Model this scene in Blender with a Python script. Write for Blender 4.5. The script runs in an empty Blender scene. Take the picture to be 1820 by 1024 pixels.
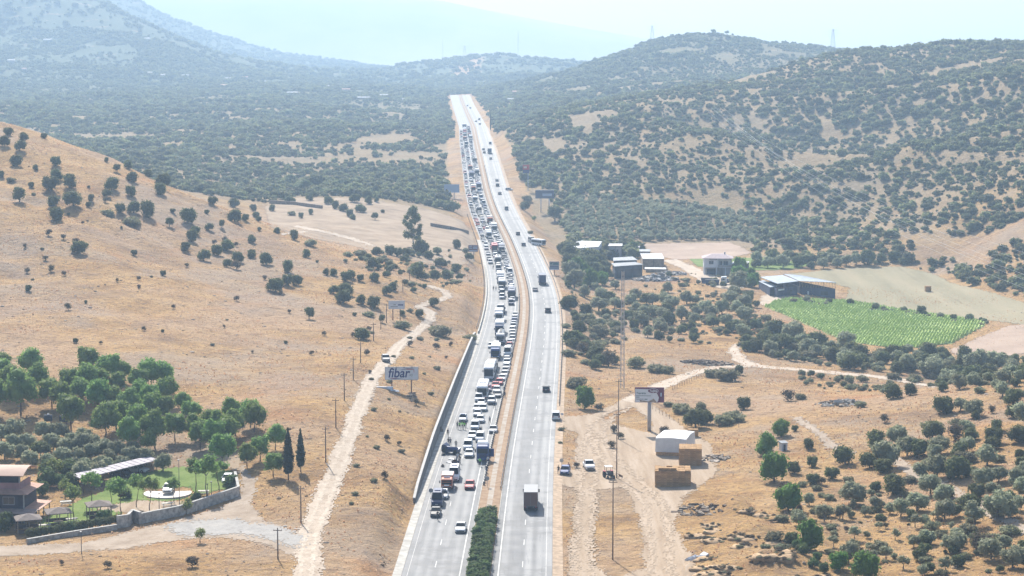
import bpy, bmesh, math, random
import numpy as np
from mathutils import Vector, Matrix

random.seed(7)
RNG = np.random.default_rng(11)
R = math.radians
S = bpy.context.scene
COL = S.collection

# ------------------------------------------------------------------ camera
FPX, CX, CY = 3600.0, 910.0, 512.0           # focal length in picture widths of 1820
ZC = 78.0                                    # drone height above the near road
PITCH = math.atan((CY - 130.0) / FPX)
cam = bpy.data.objects.new('camera', bpy.data.cameras.new('camera'))
COL.objects.link(cam)
cam.data.sensor_width = 36.0
cam.data.lens = 36.0 * FPX / 1820.0
cam.data.clip_start = 1.0
cam.data.clip_end = 60000.0
cam.location = (0, 0, ZC)
cam.rotation_euler = (math.pi / 2 - PITCH, 0, 0)
S.camera = cam

# ------------------------------------------------------------------ sky, sun, exposure
SUN_EL, SUN_AZ = R(40), R(-15)               # azimuth from +Y, negative = to the left
W = bpy.data.worlds.new('World')
S.world = W
W.use_nodes = True
nt = W.node_tree
bg = nt.nodes['Background']
sky = nt.nodes.new('ShaderNodeTexSky')
sky.sky_type = 'NISHITA'
sky.sun_disc = False
sky.sun_elevation = SUN_EL
sky.sun_rotation = SUN_AZ
sky.dust_density = 2.5
sky.air_density = 1.0
nt.links.new(sky.outputs[0], bg.inputs[0])
bg.inputs[1].default_value = 0.09
sun = bpy.data.objects.new('sun', bpy.data.lights.new('sun', 'SUN'))
COL.objects.link(sun)
sun.data.energy = 5.0
sun.data.angle = R(0.53)
sun.data.color = (1.0, 0.95, 0.87)
_sd = Vector((math.sin(SUN_AZ) * math.cos(SUN_EL), math.cos(SUN_AZ) * math.cos(SUN_EL), math.sin(SUN_EL)))
sun.rotation_euler = (-_sd).to_track_quat('-Z', 'Y').to_euler()
sun.location = (0, 300, 400)
vs = S.view_settings
vs.view_transform = 'Standard'
vs.look = 'None'
vs.exposure = 0.86
vs.gamma = 1.0
vs.use_curve_mapping = False
cy = S.cycles
cy.use_denoising = True
try:
    cy.denoiser = 'OPENIMAGEDENOISE'
except Exception:
    pass
cy.max_bounces = 5
cy.diffuse_bounces = 2
cy.glossy_bounces = 2
cy.transmission_bounces = 2
cy.transparent_max_bounces = 8
cy.volume_bounces = 2
cy.use_adaptive_sampling = False
cy.caustics_reflective = False
cy.caustics_refractive = False
HAZE_DENSITY = 0.0002
HAZE_COLOR = (0.52, 0.735, 1.0)
HAZE_ANISO = 0.2

# ------------------------------------------------------------------ small helpers
def lerp(a, b, t):
    return a + (b - a) * t

def pix_ray(u, v):
    """direction (not unit, y along depth = 1) of a picture point"""
    x = (u - CX) / FPX
    y = -(v - CY) / FPX
    cp, sp = math.cos(PITCH), math.sin(PITCH)
    d = np.array([x, cp + y * sp, -sp + y * cp])
    return d / d[1]

def project(x, y, z):
    cp, sp = math.cos(PITCH), math.sin(PITCH)
    dz = z - ZC
    dep = y * cp - dz * sp
    up = y * sp + dz * cp
    return CX + FPX * x / dep, CY - FPX * up / dep

def tag(o, label=None, cat=None, group=None, kind=None):
    if label: o['label'] = label
    if cat: o['category'] = cat
    if group: o['group'] = group
    if kind: o['kind'] = kind
    return o

def empty(name, loc, rz=0.0, label=None, cat=None, group=None):
    o = bpy.data.objects.new(name, None)
    COL.objects.link(o)
    o.location = loc
    o.rotation_euler = (0, 0, rz)
    return tag(o, label, cat, group)

def link_mesh(name, me, parent=None, loc=None, rz=None):
    o = bpy.data.objects.new(name, me)
    COL.objects.link(o)
    if parent is not None: o.parent = parent
    if loc is not None: o.location = loc
    if rz is not None: o.rotation_euler = (0, 0, rz)
    return o

def mesh_np(name, V, F, mats, smooth=False):
    """V (n,3) array, F (m,3) or (m,4) array or list of lists"""
    me = bpy.data.meshes.new(name)
    me.from_pydata(np.asarray(V).tolist(), [], np.asarray(F).tolist() if not isinstance(F, list) else F)
    for m in (mats if isinstance(mats, (list, tuple)) else [mats]):
        me.materials.append(m)
    if smooth:
        me.polygons.foreach_set('use_smooth', np.ones(len(me.polygons), dtype=bool))
    me.update()
    return me

class MB:
    """collects faces into one mesh"""
    def __init__(s):
        s.v, s.f, s.m = [], [], []
    def quad(s, pts, m=0):
        i = len(s.v); s.v += [tuple(p) for p in pts]
        s.f.append(tuple(range(i, i + len(pts)))); s.m.append(m); return s
    def box(s, x0, x1, y0, y1, z0, z1, m=0, mt=None):
        i = len(s.v)
        s.v += [(x0, y0, z0), (x1, y0, z0), (x1, y1, z0), (x0, y1, z0), (x0, y0, z1), (x1, y0, z1), (x1, y1, z1), (x0, y1, z1)]
        F = [(0, 3, 2, 1), (4, 5, 6, 7), (0, 1, 5, 4), (1, 2, 6, 5), (2, 3, 7, 6), (3, 0, 4, 7)]
        for k, q in enumerate(F):
            s.f.append(tuple(i + a for a in q)); s.m.append(mt if (mt is not None and k == 1) else m)
        return s
    def hexa(s, b, t, m=0):
        """b, t: four points each, same order (counter-clockwise from above)"""
        i = len(s.v); s.v += [tuple(p) for p in b] + [tuple(p) for p in t]
        for q in [(0, 3, 2, 1), (4, 5, 6, 7), (0, 1, 5, 4), (1, 2, 6, 5), (2, 3, 7, 6), (3, 0, 4, 7)]:
            s.f.append(tuple(i + a for a in q)); s.m.append(m)
        return s
    def tube(s, p0, p1, r0, r1=None, n=6, m=0, caps=True):
        r1 = r0 if r1 is None else r1
        p0, p1 = Vector(p0), Vector(p1)
        d = (p1 - p0).normalized()
        a = d.orthogonal().normalized(); b = d.cross(a)
        i = len(s.v)
        for p, r in ((p0, r0), (p1, r1)):
            for k in range(n):
                t = 2 * math.pi * k / n
                s.v.append(tuple(p + a * (math.cos(t) * r) + b * (math.sin(t) * r)))
        for k in range(n):
            s.f.append((i + k, i + (k + 1) % n, i + n + (k + 1) % n, i + n + k)); s.m.append(m)
        if caps:
            s.f.append(tuple(i + k for k in range(n))[::-1]); s.m.append(m)
            s.f.append(tuple(i + n + k for k in range(n))); s.m.append(m)
        return s
    def prism(s, poly, axis, a0, a1, m=0):
        """2-D polygon extruded along an axis ('x': poly=(y,z); 'y': poly=(x,z); 'z': poly=(x,y))"""
        def P(p, a):
            return {'x': (a, p[0], p[1]), 'y': (p[0], a, p[1]), 'z': (p[0], p[1], a)}[axis]
        n = len(poly); i = len(s.v)
        s.v += [P(p, a0) for p in poly] + [P(p, a1) for p in poly]
        for k in range(n):
            s.f.append((i + k, i + (k + 1) % n, i + n + (k + 1) % n, i + n + k)); s.m.append(m)
        s.f.append(tuple(range(i + n - 1, i - 1, -1))); s.m.append(m)
        s.f.append(tuple(range(i + n, i + 2 * n))); s.m.append(m)
        return s
    def loft(s, rings, m=0, caps=True, mf=None):
        n = len(rings[0]); i = len(s.v)
        for r in rings: s.v += [tuple(p) for p in r]
        for a in range(len(rings) - 1):
            for k in range(n):
                s.f.append((i + a * n + k, i + a * n + (k + 1) % n, i + (a + 1) * n + (k + 1) % n, i + (a + 1) * n + k))
                s.m.append(m if mf is None else mf(a, k))
        if caps:
            s.f.append(tuple(range(i + n - 1, i - 1, -1))); s.m.append(m)
            j = i + (len(rings) - 1) * n
            s.f.append(tuple(range(j, j + n))); s.m.append(m)
        return s
    def mesh(s, name, mats, smooth=False):
        me = bpy.data.meshes.new(name)
        me.from_pydata(s.v, [], s.f)
        for mm in (mats if isinstance(mats, (list, tuple)) else [mats]): me.materials.append(mm)
        me.polygons.foreach_set('material_index', s.m)
        bm = bmesh.new(); bm.from_mesh(me)
        bmesh.ops.recalc_face_normals(bm, faces=bm.faces[:])
        bm.to_mesh(me); bm.free()
        if smooth: me.polygons.foreach_set('use_smooth', [True] * len(me.polygons))
        me.update()
        return me
    def obj(s, name, mats, parent=None, smooth=False, loc=None, rz=None):
        return link_mesh(name, s.mesh(name, mats, smooth), parent, loc, rz)

KIDS = {}
def copy_tree(o, parent=None):
    c = o.copy(); COL.objects.link(c)
    if parent is not None: c.parent = parent
    for ch in list(o.children): copy_tree(ch, c)
    return c

# ------------------------------------------------------------------ materials
MATS = {}
def mat(name, col, rough=0.8, metal=0.0, spec=0.3, var=0.0, scale=1.0, var2=None, bump=0.0, bscale=None, detail=4.0, coord='Object', emis=None, rand=0.0, two=False):
    """principled material; var: amount of brightness noise; var2: second colour mixed in by noise; rand: brightness change per object"""
    if name in MATS: return MATS[name]
    m = bpy.data.materials.new(name); m.use_nodes = True
    t = m.node_tree; b = t.nodes['Principled BSDF']
    b.inputs['Roughness'].default_value = rough
    b.inputs['Metallic'].default_value = metal
    b.inputs['Specular IOR Level'].default_value = spec
    b.inputs['Base Color'].default_value = (*col, 1)
    out = None
    if var or var2 is not None or bump:
        tc = t.nodes.new('ShaderNodeTexCoord')
        nz = t.nodes.new('ShaderNodeTexNoise')
        nz.inputs['Scale'].default_value = scale; nz.inputs['Detail'].default_value = detail
        nz.inputs['Roughness'].default_value = 0.62
        t.links.new(tc.outputs[coord], nz.inputs['Vector'])
        rp = t.nodes.new('ShaderNodeValToRGB')
        rp.color_ramp.elements[0].position = 0.34; rp.color_ramp.elements[1].position = 0.66
        c2 = var2 if var2 is not None else tuple(min(1, c * (1 + var)) for c in col)
        c1 = col if var2 is not None else tuple(c * (1 - var) for c in col)
        rp.color_ramp.elements[0].color = (*c1, 1); rp.color_ramp.elements[1].color = (*c2, 1)
        t.links.new(nz.outputs['Fac'], rp.inputs[0])
        out = rp.outputs[0]
        if bump:
            bp = t.nodes.new('ShaderNodeBump'); bp.inputs['Strength'].default_value = bump
            n2 = nz
            if bscale:
                n2 = t.nodes.new('ShaderNodeTexNoise'); n2.inputs['Scale'].default_value = bscale; n2.inputs['Detail'].default_value = 5
                t.links.new(tc.outputs[coord], n2.inputs['Vector'])
            t.links.new(n2.outputs['Fac'], bp.inputs['Height']); t.links.new(bp.outputs[0], b.inputs['Normal'])
    if rand:
        oi = t.nodes.new('ShaderNodeObjectInfo')
        hs = t.nodes.new('ShaderNodeHueSaturation')
        mr = t.nodes.new('ShaderNodeMapRange')
        mr.inputs['To Min'].default_value = 1 - rand; mr.inputs['To Max'].default_value = 1 + rand
        t.links.new(oi.outputs['Random'], mr.inputs['Value'])
        t.links.new(mr.outputs[0], hs.inputs['Value'])
        if out is None: hs.inputs['Color'].default_value = (*col, 1)
        else: t.links.new(out, hs.inputs['Color'])
        out = hs.outputs[0]
    if out is not None: t.links.new(out, b.inputs['Base Color'])
    if emis:
        b.inputs['Emission Color'].default_value = (*emis[:3], 1); b.inputs['Emission Strength'].default_value = emis[3]
    MATS[name] = m
    return m

class NT:
    """small node-graph writer"""
    def __init__(s, m):
        s.t = m.node_tree; s.b = s.t.nodes['Principled BSDF']
    def n(s, typ, **kw):
        x = s.t.nodes.new(typ)
        for k, v in kw.items():
            if k.startswith('i_'): x.inputs[k[2:].replace('_', ' ')].default_value = v
            else: setattr(x, k, v)
        return x
    def l(s, a, b): s.t.links.new(a, b)
    def noise(s, vec, scale, detail=4.0, rough=0.6):
        x = s.n('ShaderNodeTexNoise'); x.inputs['Scale'].default_value = scale; x.inputs['Detail'].default_value = detail
        x.inputs['Roughness'].default_value = rough; s.l(vec, x.inputs['Vector']); return x.outputs['Fac']
    def ramp(s, fac, stops, interp='LINEAR'):
        x = s.n('ShaderNodeValToRGB'); r = x.color_ramp; r.interpolation = interp
        while len(r.elements) < len(stops): r.elements.new(0.5)
        for e, (p, c) in zip(r.elements, stops):
            e.position = p; e.color = (*c, 1) if len(c) == 3 else c
        s.l(fac, x.inputs[0]); return x.outputs[0]
    def step(s, fac, a, b):
        x = s.n('ShaderNodeMapRange'); x.interpolation_type = 'SMOOTHSTEP'
        x.inputs['From Min'].default_value = a; x.inputs['From Max'].default_value = b; s.l(fac, x.inputs['Value']); return x.outputs[0]
    def mix(s, fac, a, b):
        x = s.n('ShaderNodeMix', data_type='RGBA')
        if isinstance(fac, (int, float)): x.inputs[0].default_value = fac
        else: s.l(fac, x.inputs[0])
        for k, c in ((6, a), (7, b)):
            if isinstance(c, tuple): x.inputs[k].default_value = (*c, 1)
            else: s.l(c, x.inputs[k])
        return x.outputs[2]
    def math(s, op, a, b):
        x = s.n('ShaderNodeMath', operation=op)
        for k, c in ((0, a), (1, b)):
            if isinstance(c, (int, float)): x.inputs[k].default_value = c
            else: s.l(c, x.inputs[k])
        return x.outputs[0]

def newmat(name, rough=0.9, spec=0.2):
    m = bpy.data.materials.new(name); m.use_nodes = True
    g = NT(m); g.b.inputs['Roughness'].default_value = rough; g.b.inputs['Specular IOR Level'].default_value = spec
    MATS[name] = m
    return m, g
# ------------------------------------------------------------------ road alignment (picture point of the median's middle, depth in metres)
ROADP = [(868, 1024, 316), (853 + 2, 1020, 318), (870, 900, 366), (888, 800, 421), (909, 700, 495), (929, 600, 602), (933, 560, 655), (932, 523, 720),
         (921.5, 479, 795), (905.5, 435, 888), (892, 407, 945), (878, 379, 1005), (865, 338, 1105), (856.5, 297, 1240), (847.5, 256, 1420),
         (841.5, 226, 1700), (824, 187, 2180), (818, 170, 2420)]
ROADP = ROADP[1:]
_ry, _rx, _rz = [], [], []
for u, v, d in ROADP:
    r = pix_ray(u, v)
    _ry.append(d); _rx.append(r[0] * d); _rz.append(ZC + r[2] * d)
_ry, _rx, _rz = map(np.array, (_ry, _rx, _rz))
_rz[_ry < 800] = np.linspace(0, 1.0, int((_ry < 800).sum()))       # the near stretch is level
def _smooth1(xs, ys, w=90.0):
    q = np.arange(120.0, 2800.0, 5.0)
    sl0 = (ys[2] - ys[0]) / (xs[2] - xs[0]); sl1 = (ys[-1] - ys[-3]) / (xs[-1] - xs[-3])
    lin = np.interp(q, xs, ys)
    lin = np.where(q < xs[0], ys[0] + (q - xs[0]) * sl0, lin)
    lin = np.where(q > xs[-1], ys[-1] + (q - xs[-1]) * sl1, lin)
    k = np.exp(-0.5 * (np.arange(-40, 41) * 5.0 / (w / 2.2)) ** 2); k /= k.sum()
    p = np.pad(lin, 40, mode='reflect', reflect_type='odd')
    return q, np.convolve(p, k, mode='valid')
_qx, _qX = _smooth1(_ry, _rx, 80)
_qx, _qZ = _smooth1(_ry, _rz, 140)
_qZ = np.where(_qx > 2440, _qZ[np.searchsorted(_qx, 2440)] - (_qx - 2440) * 0.03, _qZ)
def road_x(y): return np.interp(y, _qx, _qX)
def road_z(y): return np.interp(y, _qx, _qZ)
def road_head(y): return math.atan2(float(road_x(y + 6) - road_x(y - 6)), 12.0)      # angle from +Y to the right
ML, MR = 1.9, 1.9            # half widths of the median
LW, RW = 10.2, 9.6           # carriageway widths

# ------------------------------------------------------------------ terrain
CTRL_D = """0 600 500;0 500 570;0 400 640;0 300 720;0 205 800;200 640 470;200 500 580;200 400 660;200 300 750;200 280 770;420 640 490;420 500 610;420 420 700;
420 375 750;600 600 540;600 500 630;600 455 690;700 500 640;780 550 620;700 600 545;780 600 570;480 400 850;600 430 790;600 400 860;700 430 820;800 420 880;
640 350 980;480 360 960;760 370 980;820 390 960;740 440 790;760 490 700;820 500 740;600 330 1100;820 350 1080;400 340 1100;800 300 1250;600 280 1350;400 280 1300;
200 250 1500;0 190 1900;200 190 2000;400 200 1900;600 220 1700;780 230 1650;800 180 2300;600 170 2400;400 160 2600;200 140 2800;0 130 2800;
0 60 3300;100 20 3400;180 8 3500;250 58 3300;330 108 3200;0 -60 3600;100 -40 3700;-300 -60 3400;-300 150 2500;-300 230 1600;
200 -22 5000;300 34 5000;400 72 5000;480 94 5000;590 111 5000;690 125 5000;300 118 4200;550 128 4200;850 98 3800;760 117 3900;950 110 3700;1050 122 3600;700 131 4000;820 160 2800;950 150 2800;850 125 4700;
700 150 3200;1160 78 2500;1265 64 2500;1330 72 2500;1400 86 2500;1100 104 2600;1560 100 2600;1700 110 2600;1300 120 2200;1050 160 2100;950 180 1900;1150 165 1900;900 168 2400;
1000 202 1450;1106 178 1500;1200 172 1520;1300 160 1550;1430 118 1600;1520 90 1650;1600 103 1600;1700 84 1600;1820 96 1500;2100 70 1500;1150 178 1750;1300 172 1850;1420 160 1950;
900 260 1400;1000 300 1200;1000 250 1320;1000 380 1020;1200 250 1300;1200 350 1080;1200 410 990;1400 200 1400;1400 300 1150;1400 400 970;1600 200 1350;
1600 300 1080;1600 400 920;1820 200 1150;1820 300 950;1820 400 850;1700 480 830;2100 250 1000;2100 400 800"""
CTRL_Z = """0 1024 2;250 1010 2;450 1000 2.5;540 1000 2.5;640 1000 2;690 1000 1.2;0 940 1.5;200 940 1.5;400 900 2;100 870 2.5;300 860 2.5;420 830 4;560 850 4;
640 850 4.5;715 850 4.5;725 800 5.2;745 760 5.6;0 760 5;200 740 6;400 740 7;520 740 8;600 740 8;640 700 8;740 700 7;680 640 9;770 680 6;800 640 5;0 690 9;-200 1000 2;-200 800 4;
1030 470 -2.5;1100 520 -4;1200 500 -3;1280 490 -2.5;1300 440 -1;1450 510 -4;1550 480 -4;1370 540 -5;1740 575 -6;1500 620 -6;1820 600 -6;1820 540 -6;1300 560 -5;1150 560 -5;
1050 560 -4;1050 620 -2.5;1100 620 -2.5;1200 640 -3;1400 660 -4;1650 690 -5;1820 660 -6;1300 700 -1.5;1150 700 -0.5;1060 690 -0.6;1040 520 -3;1000 430 -0.5;960 400 2;
1020 750 -.3;1150 780 -.3;1250 830 -.3;1150 900 -.3;1020 900 -.3;1020 1010 -.3;1150 1010 -.3;1300 900 .5;1300 780 0;1000 850 -.2;
1330 760 .5;1480 718 2.5;1640 697 4;1820 665 7;1400 850 1;1550 800 2;1700 750 5;1820 750 7;1820 850 5;1600 900 1.5;1820 1000 3;1500 1000 1;1330 970 2.2;1400 1020 2.4;
2100 700 10;2100 1000 4;2100 560 -5"""
CTRL_W = """-130 900 20;-60 800 9;-30 720 6;-230 1000 30;-330 900 62;-290 700 52;-200 560 20;-180 400 8;-190 1100 26;1500 1950 60"""
pts = []
for s in CTRL_D.replace('\n', '').split(';'):
    u, v, d = map(float, s.split()); r = pix_ray(u, v); pts.append((r[0] * d, d, ZC + r[2] * d))
for s in CTRL_Z.replace('\n', '').split(';'):
    u, v, z = map(float, s.split()); r = pix_ray(u, v); d = (z - ZC) / r[2]; pts.append((r[0] * d, d, z))
for s in CTRL_W.split(';'):
    pts.append(tuple(map(float, s.split())))
for a, d, z in [(0.09, 1950, 70), (0.16, 1950, 75), (0.24, 1950, 80), (0.1, 3200, 80), (0.2, 3500, 90), (0.3, 2500, 110), (-0.4, 800, 60), (-0.4, 400, 8), (0.4, 500, 5),
                (-0.1, 6500, 70), (0.1, 6500, 70), (-0.35, 6000, 200), (0.35, 6000, 80), (-0.2, 180, 0), (0, 180, 0), (0.2, 180, 0)]:
    pts.append((a * d, d, z))
for y in np.geomspace(200, 2400, 26):
    pts.append((float(road_x(y)) - 0.5, y, float(road_z(y))))
P = np.array(pts)
def warp(x, y): return np.stack([x / y * 1.0, np.log(y) * 0.45], -1)
Q = warp(P[:, 0], P[:, 1])
def phi(r): return np.sqrt(r * r + 0.012 ** 2)
A = phi(np.linalg.norm(Q[:, None] - Q[None], axis=-1))
n = len(P)
M = np.zeros((n + 3, n + 3)); M[:n, :n] = A - np.eye(n) * 0.004; M[:n, n] = 1; M[:n, n + 1:] = Q; M[n, :n] = 1; M[n + 1:, :n] = Q.T
SOL = np.linalg.solve(M, np.concatenate([P[:, 2], np.zeros(3)]))
def base_height(x, y):
    shp = x.shape; q = warp(x.ravel(), y.ravel()); out = np.empty(len(q))
    for i in range(0, len(q), 20000):
        d = phi(np.linalg.norm(q[i:i + 20000, None] - Q[None], axis=-1))
        out[i:i + 20000] = d @ SOL[:n] + SOL[n] + q[i:i + 20000] @ SOL[n + 1:]
    return out.reshape(shp)

# value noise on a hashed lattice
def vnoise(x, y, s, seed=0):
    x = np.asarray(x) / s; y = np.asarray(y) / s
    xi = np.floor(x).astype(np.int64); yi = np.floor(y).astype(np.int64)
    fx = x - xi; fy = y - yi
    fx = fx * fx * (3 - 2 * fx); fy = fy * fy * (3 - 2 * fy)
    def h(a, b):
        k = (a * 374761393 + b * 668265263 + seed * 974634777) & 0x7fffffff
        k = ((k ^ (k >> 13)) * 1274126177) & 0x7fffffff
        return ((k ^ (k >> 16)) & 0xffff) / 65535.0
    return lerp(lerp(h(xi, yi), h(xi + 1, yi), fx), lerp(h(xi, yi + 1), h(xi + 1, yi + 1), fx), fy) * 2 - 1
def sstep(a, b, x):
    t = np.clip((x - a) / (b - a), 0, 1); return t * t * (3 - 2 * t)

def wall_h(y):
    """height of the cutting wall on the left of the road"""
    return np.interp(y, [362, 372, 420, 500, 560, 590, 596], [0, 1.2, 2.5, 2.6, 2.0, 1.2, 0])
def poly_mask(u, v, poly, soft=0):
    u = np.asarray(u, float); v = np.asarray(v, float); inside = np.zeros(u.shape, bool)
    n = len(poly)
    for i in range(n):
        x0, y0 = poly[i]; x1, y1 = poly[(i + 1) % n]
        c = ((y0 > v) != (y1 > v)) & (u < (x1 - x0) * (v - y0) / (y1 - y0 + 1e-9) + x0)
        inside ^= c
    return inside
def height_fn(x, y):
    z = base_height(x, y)
    far = sstep(700, 1500, y)
    lat = x - road_x(y)
    off = sstep(16, 60, np.abs(lat))
    hillness = sstep(8, 30, z)
    # long gullies and spurs on the hills
    g = (1 - np.abs(vnoise(x + 0.35 * y, y * 0.5, 150, 3))) * 1.0
    g2 = (1 - np.abs(vnoise(x - 0.25 * y, y * 0.6, 62, 5)))
    z = z + off * hillness * far * (g - 0.6) * np.interp(y, [900, 1500, 3000, 5000], [4, 7, 9, 13])
    z = z + off * hillness * far * (g2 - 0.6) * np.interp(y, [900, 1500, 3000], [3, 5, 6])
    near = 1 - far
    env = sstep(900, 1050, y) * (1 - sstep(1350, 1480, y)) * sstep(25, 90, x)
    sp = 1 - np.abs(vnoise(x * 0.8 + 0.55 * y, y * 0.45 - x * 0.2, 95, 41)); sp2 = 1 - np.abs(vnoise(x * 0.9 + 0.4 * y, y * 0.5, 40, 42))
    z = z + off * env * ((sp - 0.62) * 24 + (sp2 - 0.6) * 8)
    z = z + near * off * hillness * (vnoise(x + .3 * y, y * .7, 46, 8) * 1.5)
    z = z + off * (vnoise(x, y, 17, 1) * 0.35 + vnoise(x, y, 7, 2) * 0.14) * np.interp(z, [-6, 3, 12], [0.5, 1.0, 1.6])
    fx = x * 0.62 + y * 0.78; fy = x * 0.78 - y * 0.62
    gl = 1 - np.abs(vnoise(fx, fy * 0.22, 19, 14)); gl2 = 1 - np.abs(vnoise(fx, fy * 0.3, 8, 15))
    z = z - near * off * hillness * (x < 0) * (np.clip(gl - .55, 0, 1) * 4.2 + np.clip(gl2 - .6, 0, 1) * 1.6)
    z = z + off * near * vnoise(x, y, 4.2, 16) * 0.10
    # heaps of earth near the front on the right
    uu, vv = project(x, y, z)
    m = poly_mask(uu, vv, [(1215, 900), (1330, 880), (1420, 960), (1500, 1010), (1560, 1080), (1180, 1080), (1230, 985)])
    z = z + m * np.clip(vnoise(x * 1.0, y * .45, 5.0, 21), 0, 1) * 1.9
    # road corridor
    zr = road_z(y)
    al = np.abs(lat)
    wl = wall_h(y)
    inner_l = np.where(wl > 0.2, 13.75, 13.6)
    wid_l = np.where(wl > 0.2, 0.9, np.interp(y, [300, 700, 1200], [5, 7, 9]))
    tl = sstep(0, 1, (al - inner_l) / wid_l)
    tr = sstep(0, 1, (al - 12.6) / np.interp(y, [300, 420, 520, 640, 900, 1400], [3, 4, 10, 14, 11, 9]))
    t = np.where(lat < 0, tl, tr)
    # ground kept at the wall's top just behind it
    tw = np.where((lat < 0) & (wl > 0.2), np.exp(-np.clip(al - 14.5, 0, 99) / 9.0), 0)
    z = lerp(z, zr + wl, tw)
    zc = zr - 0.12
    return lerp(zc, z, np.where(y < 2460, t, 1.0)), lat

NA, NY, AM, Y0, Y1 = 440, 600, 0.37, 150.0, 7000.0
ga = np.linspace(-AM, AM, NA); gy = np.geomspace(Y0, Y1, NY)
GA, GY = np.meshgrid(ga, gy)
GX = GA * GY
GZ, GLAT = height_fn(GX, GY)
_ly0, _ly1 = math.log(Y0), math.log(Y1)
def H(x, y):
    """height of the ground sheet, exactly on its triangles"""
    x = np.asarray(x, float); y = np.asarray(y, float)
    r = np.clip(((np.log(y) - _ly0) / (_ly1 - _ly0) * (NY - 1)).astype(int), 0, NY - 2)
    r = np.where(gy[r] > y, r - 1, r); r = np.where(gy[np.clip(r + 1, 0, NY - 1)] < y, r + 1, r); r = np.clip(r, 0, NY - 2)
    c = np.clip(((x / y + AM) / (2 * AM) * (NA - 1)).astype(int), 0, NA - 2)
    def bary(i0, i1, i2):
        (r0, c0), (r1, c1), (r2, c2) = i0, i1, i2
        x0, y0, z0 = GX[r0, c0], GY[r0, c0], GZ[r0, c0]; x1, y1, z1 = GX[r1, c1], GY[r1, c1], GZ[r1, c1]; x2, y2, z2 = GX[r2, c2], GY[r2, c2], GZ[r2, c2]
        den = (y1 - y2) * (x0 - x2) + (x2 - x1) * (y0 - y2)
        a = ((y1 - y2) * (x - x2) + (x2 - x1) * (y - y2)) / den
        b = ((y2 - y0) * (x - x2) + (x0 - x2) * (y - y2)) / den
        return a, b, 1 - a - b, a * z0 + b * z1 + (1 - a - b) * z2
    a1, b1, c1, z1 = bary((r, c), (r, c + 1), (r + 1, c + 1))
    a2, b2, c2, z2 = bary((r, c), (r + 1, c + 1), (r + 1, c))
    return np.where(np.minimum(np.minimum(a1, b1), c1) > np.minimum(np.minimum(a2, b2), c2), z1, z2)
_RD = np.geomspace(200, 6900, 1500)
def hit(u, v):
    """where the picture point meets the ground"""
    r = pix_ray(u, v)
    zr = ZC + r[2] * _RD; zt = H(r[0] * _RD, _RD)
    below = np.nonzero(zr <= zt)[0]
    if len(below) == 0: i = len(_RD) - 1
    else: i = max(1, int(below[0]))
    e0 = zr[i - 1] - zt[i - 1]; e1 = zr[i] - zt[i]
    t = 0.5 if e0 == e1 else min(1, max(0, e0 / (e0 - e1)))
    d = lerp(_RD[i - 1], _RD[i], t)
    x = r[0] * d
    return float(x), float(d), float(H(x, d))
def ridge_hit(u, v, far):
    """first ground nearer than far at or below the picture point"""
    for dv in range(0, 80):
        q = hit(u, v + dv)
        if q[1] < far: return q
    return q
def scale_at(y): return FPX / y          # picture points per metre at depth y

idx = np.arange(NA * NY).reshape(NY, NA)
F1 = np.stack([idx[:-1, :-1], idx[:-1, 1:], idx[1:, 1:]], -1).reshape(-1, 3)
F2 = np.stack([idx[:-1, :-1], idx[1:, 1:], idx[1:, :-1]], -1).reshape(-1, 3)
V = np.stack([GX, GY, GZ], -1).reshape(-1, 3)
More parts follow.
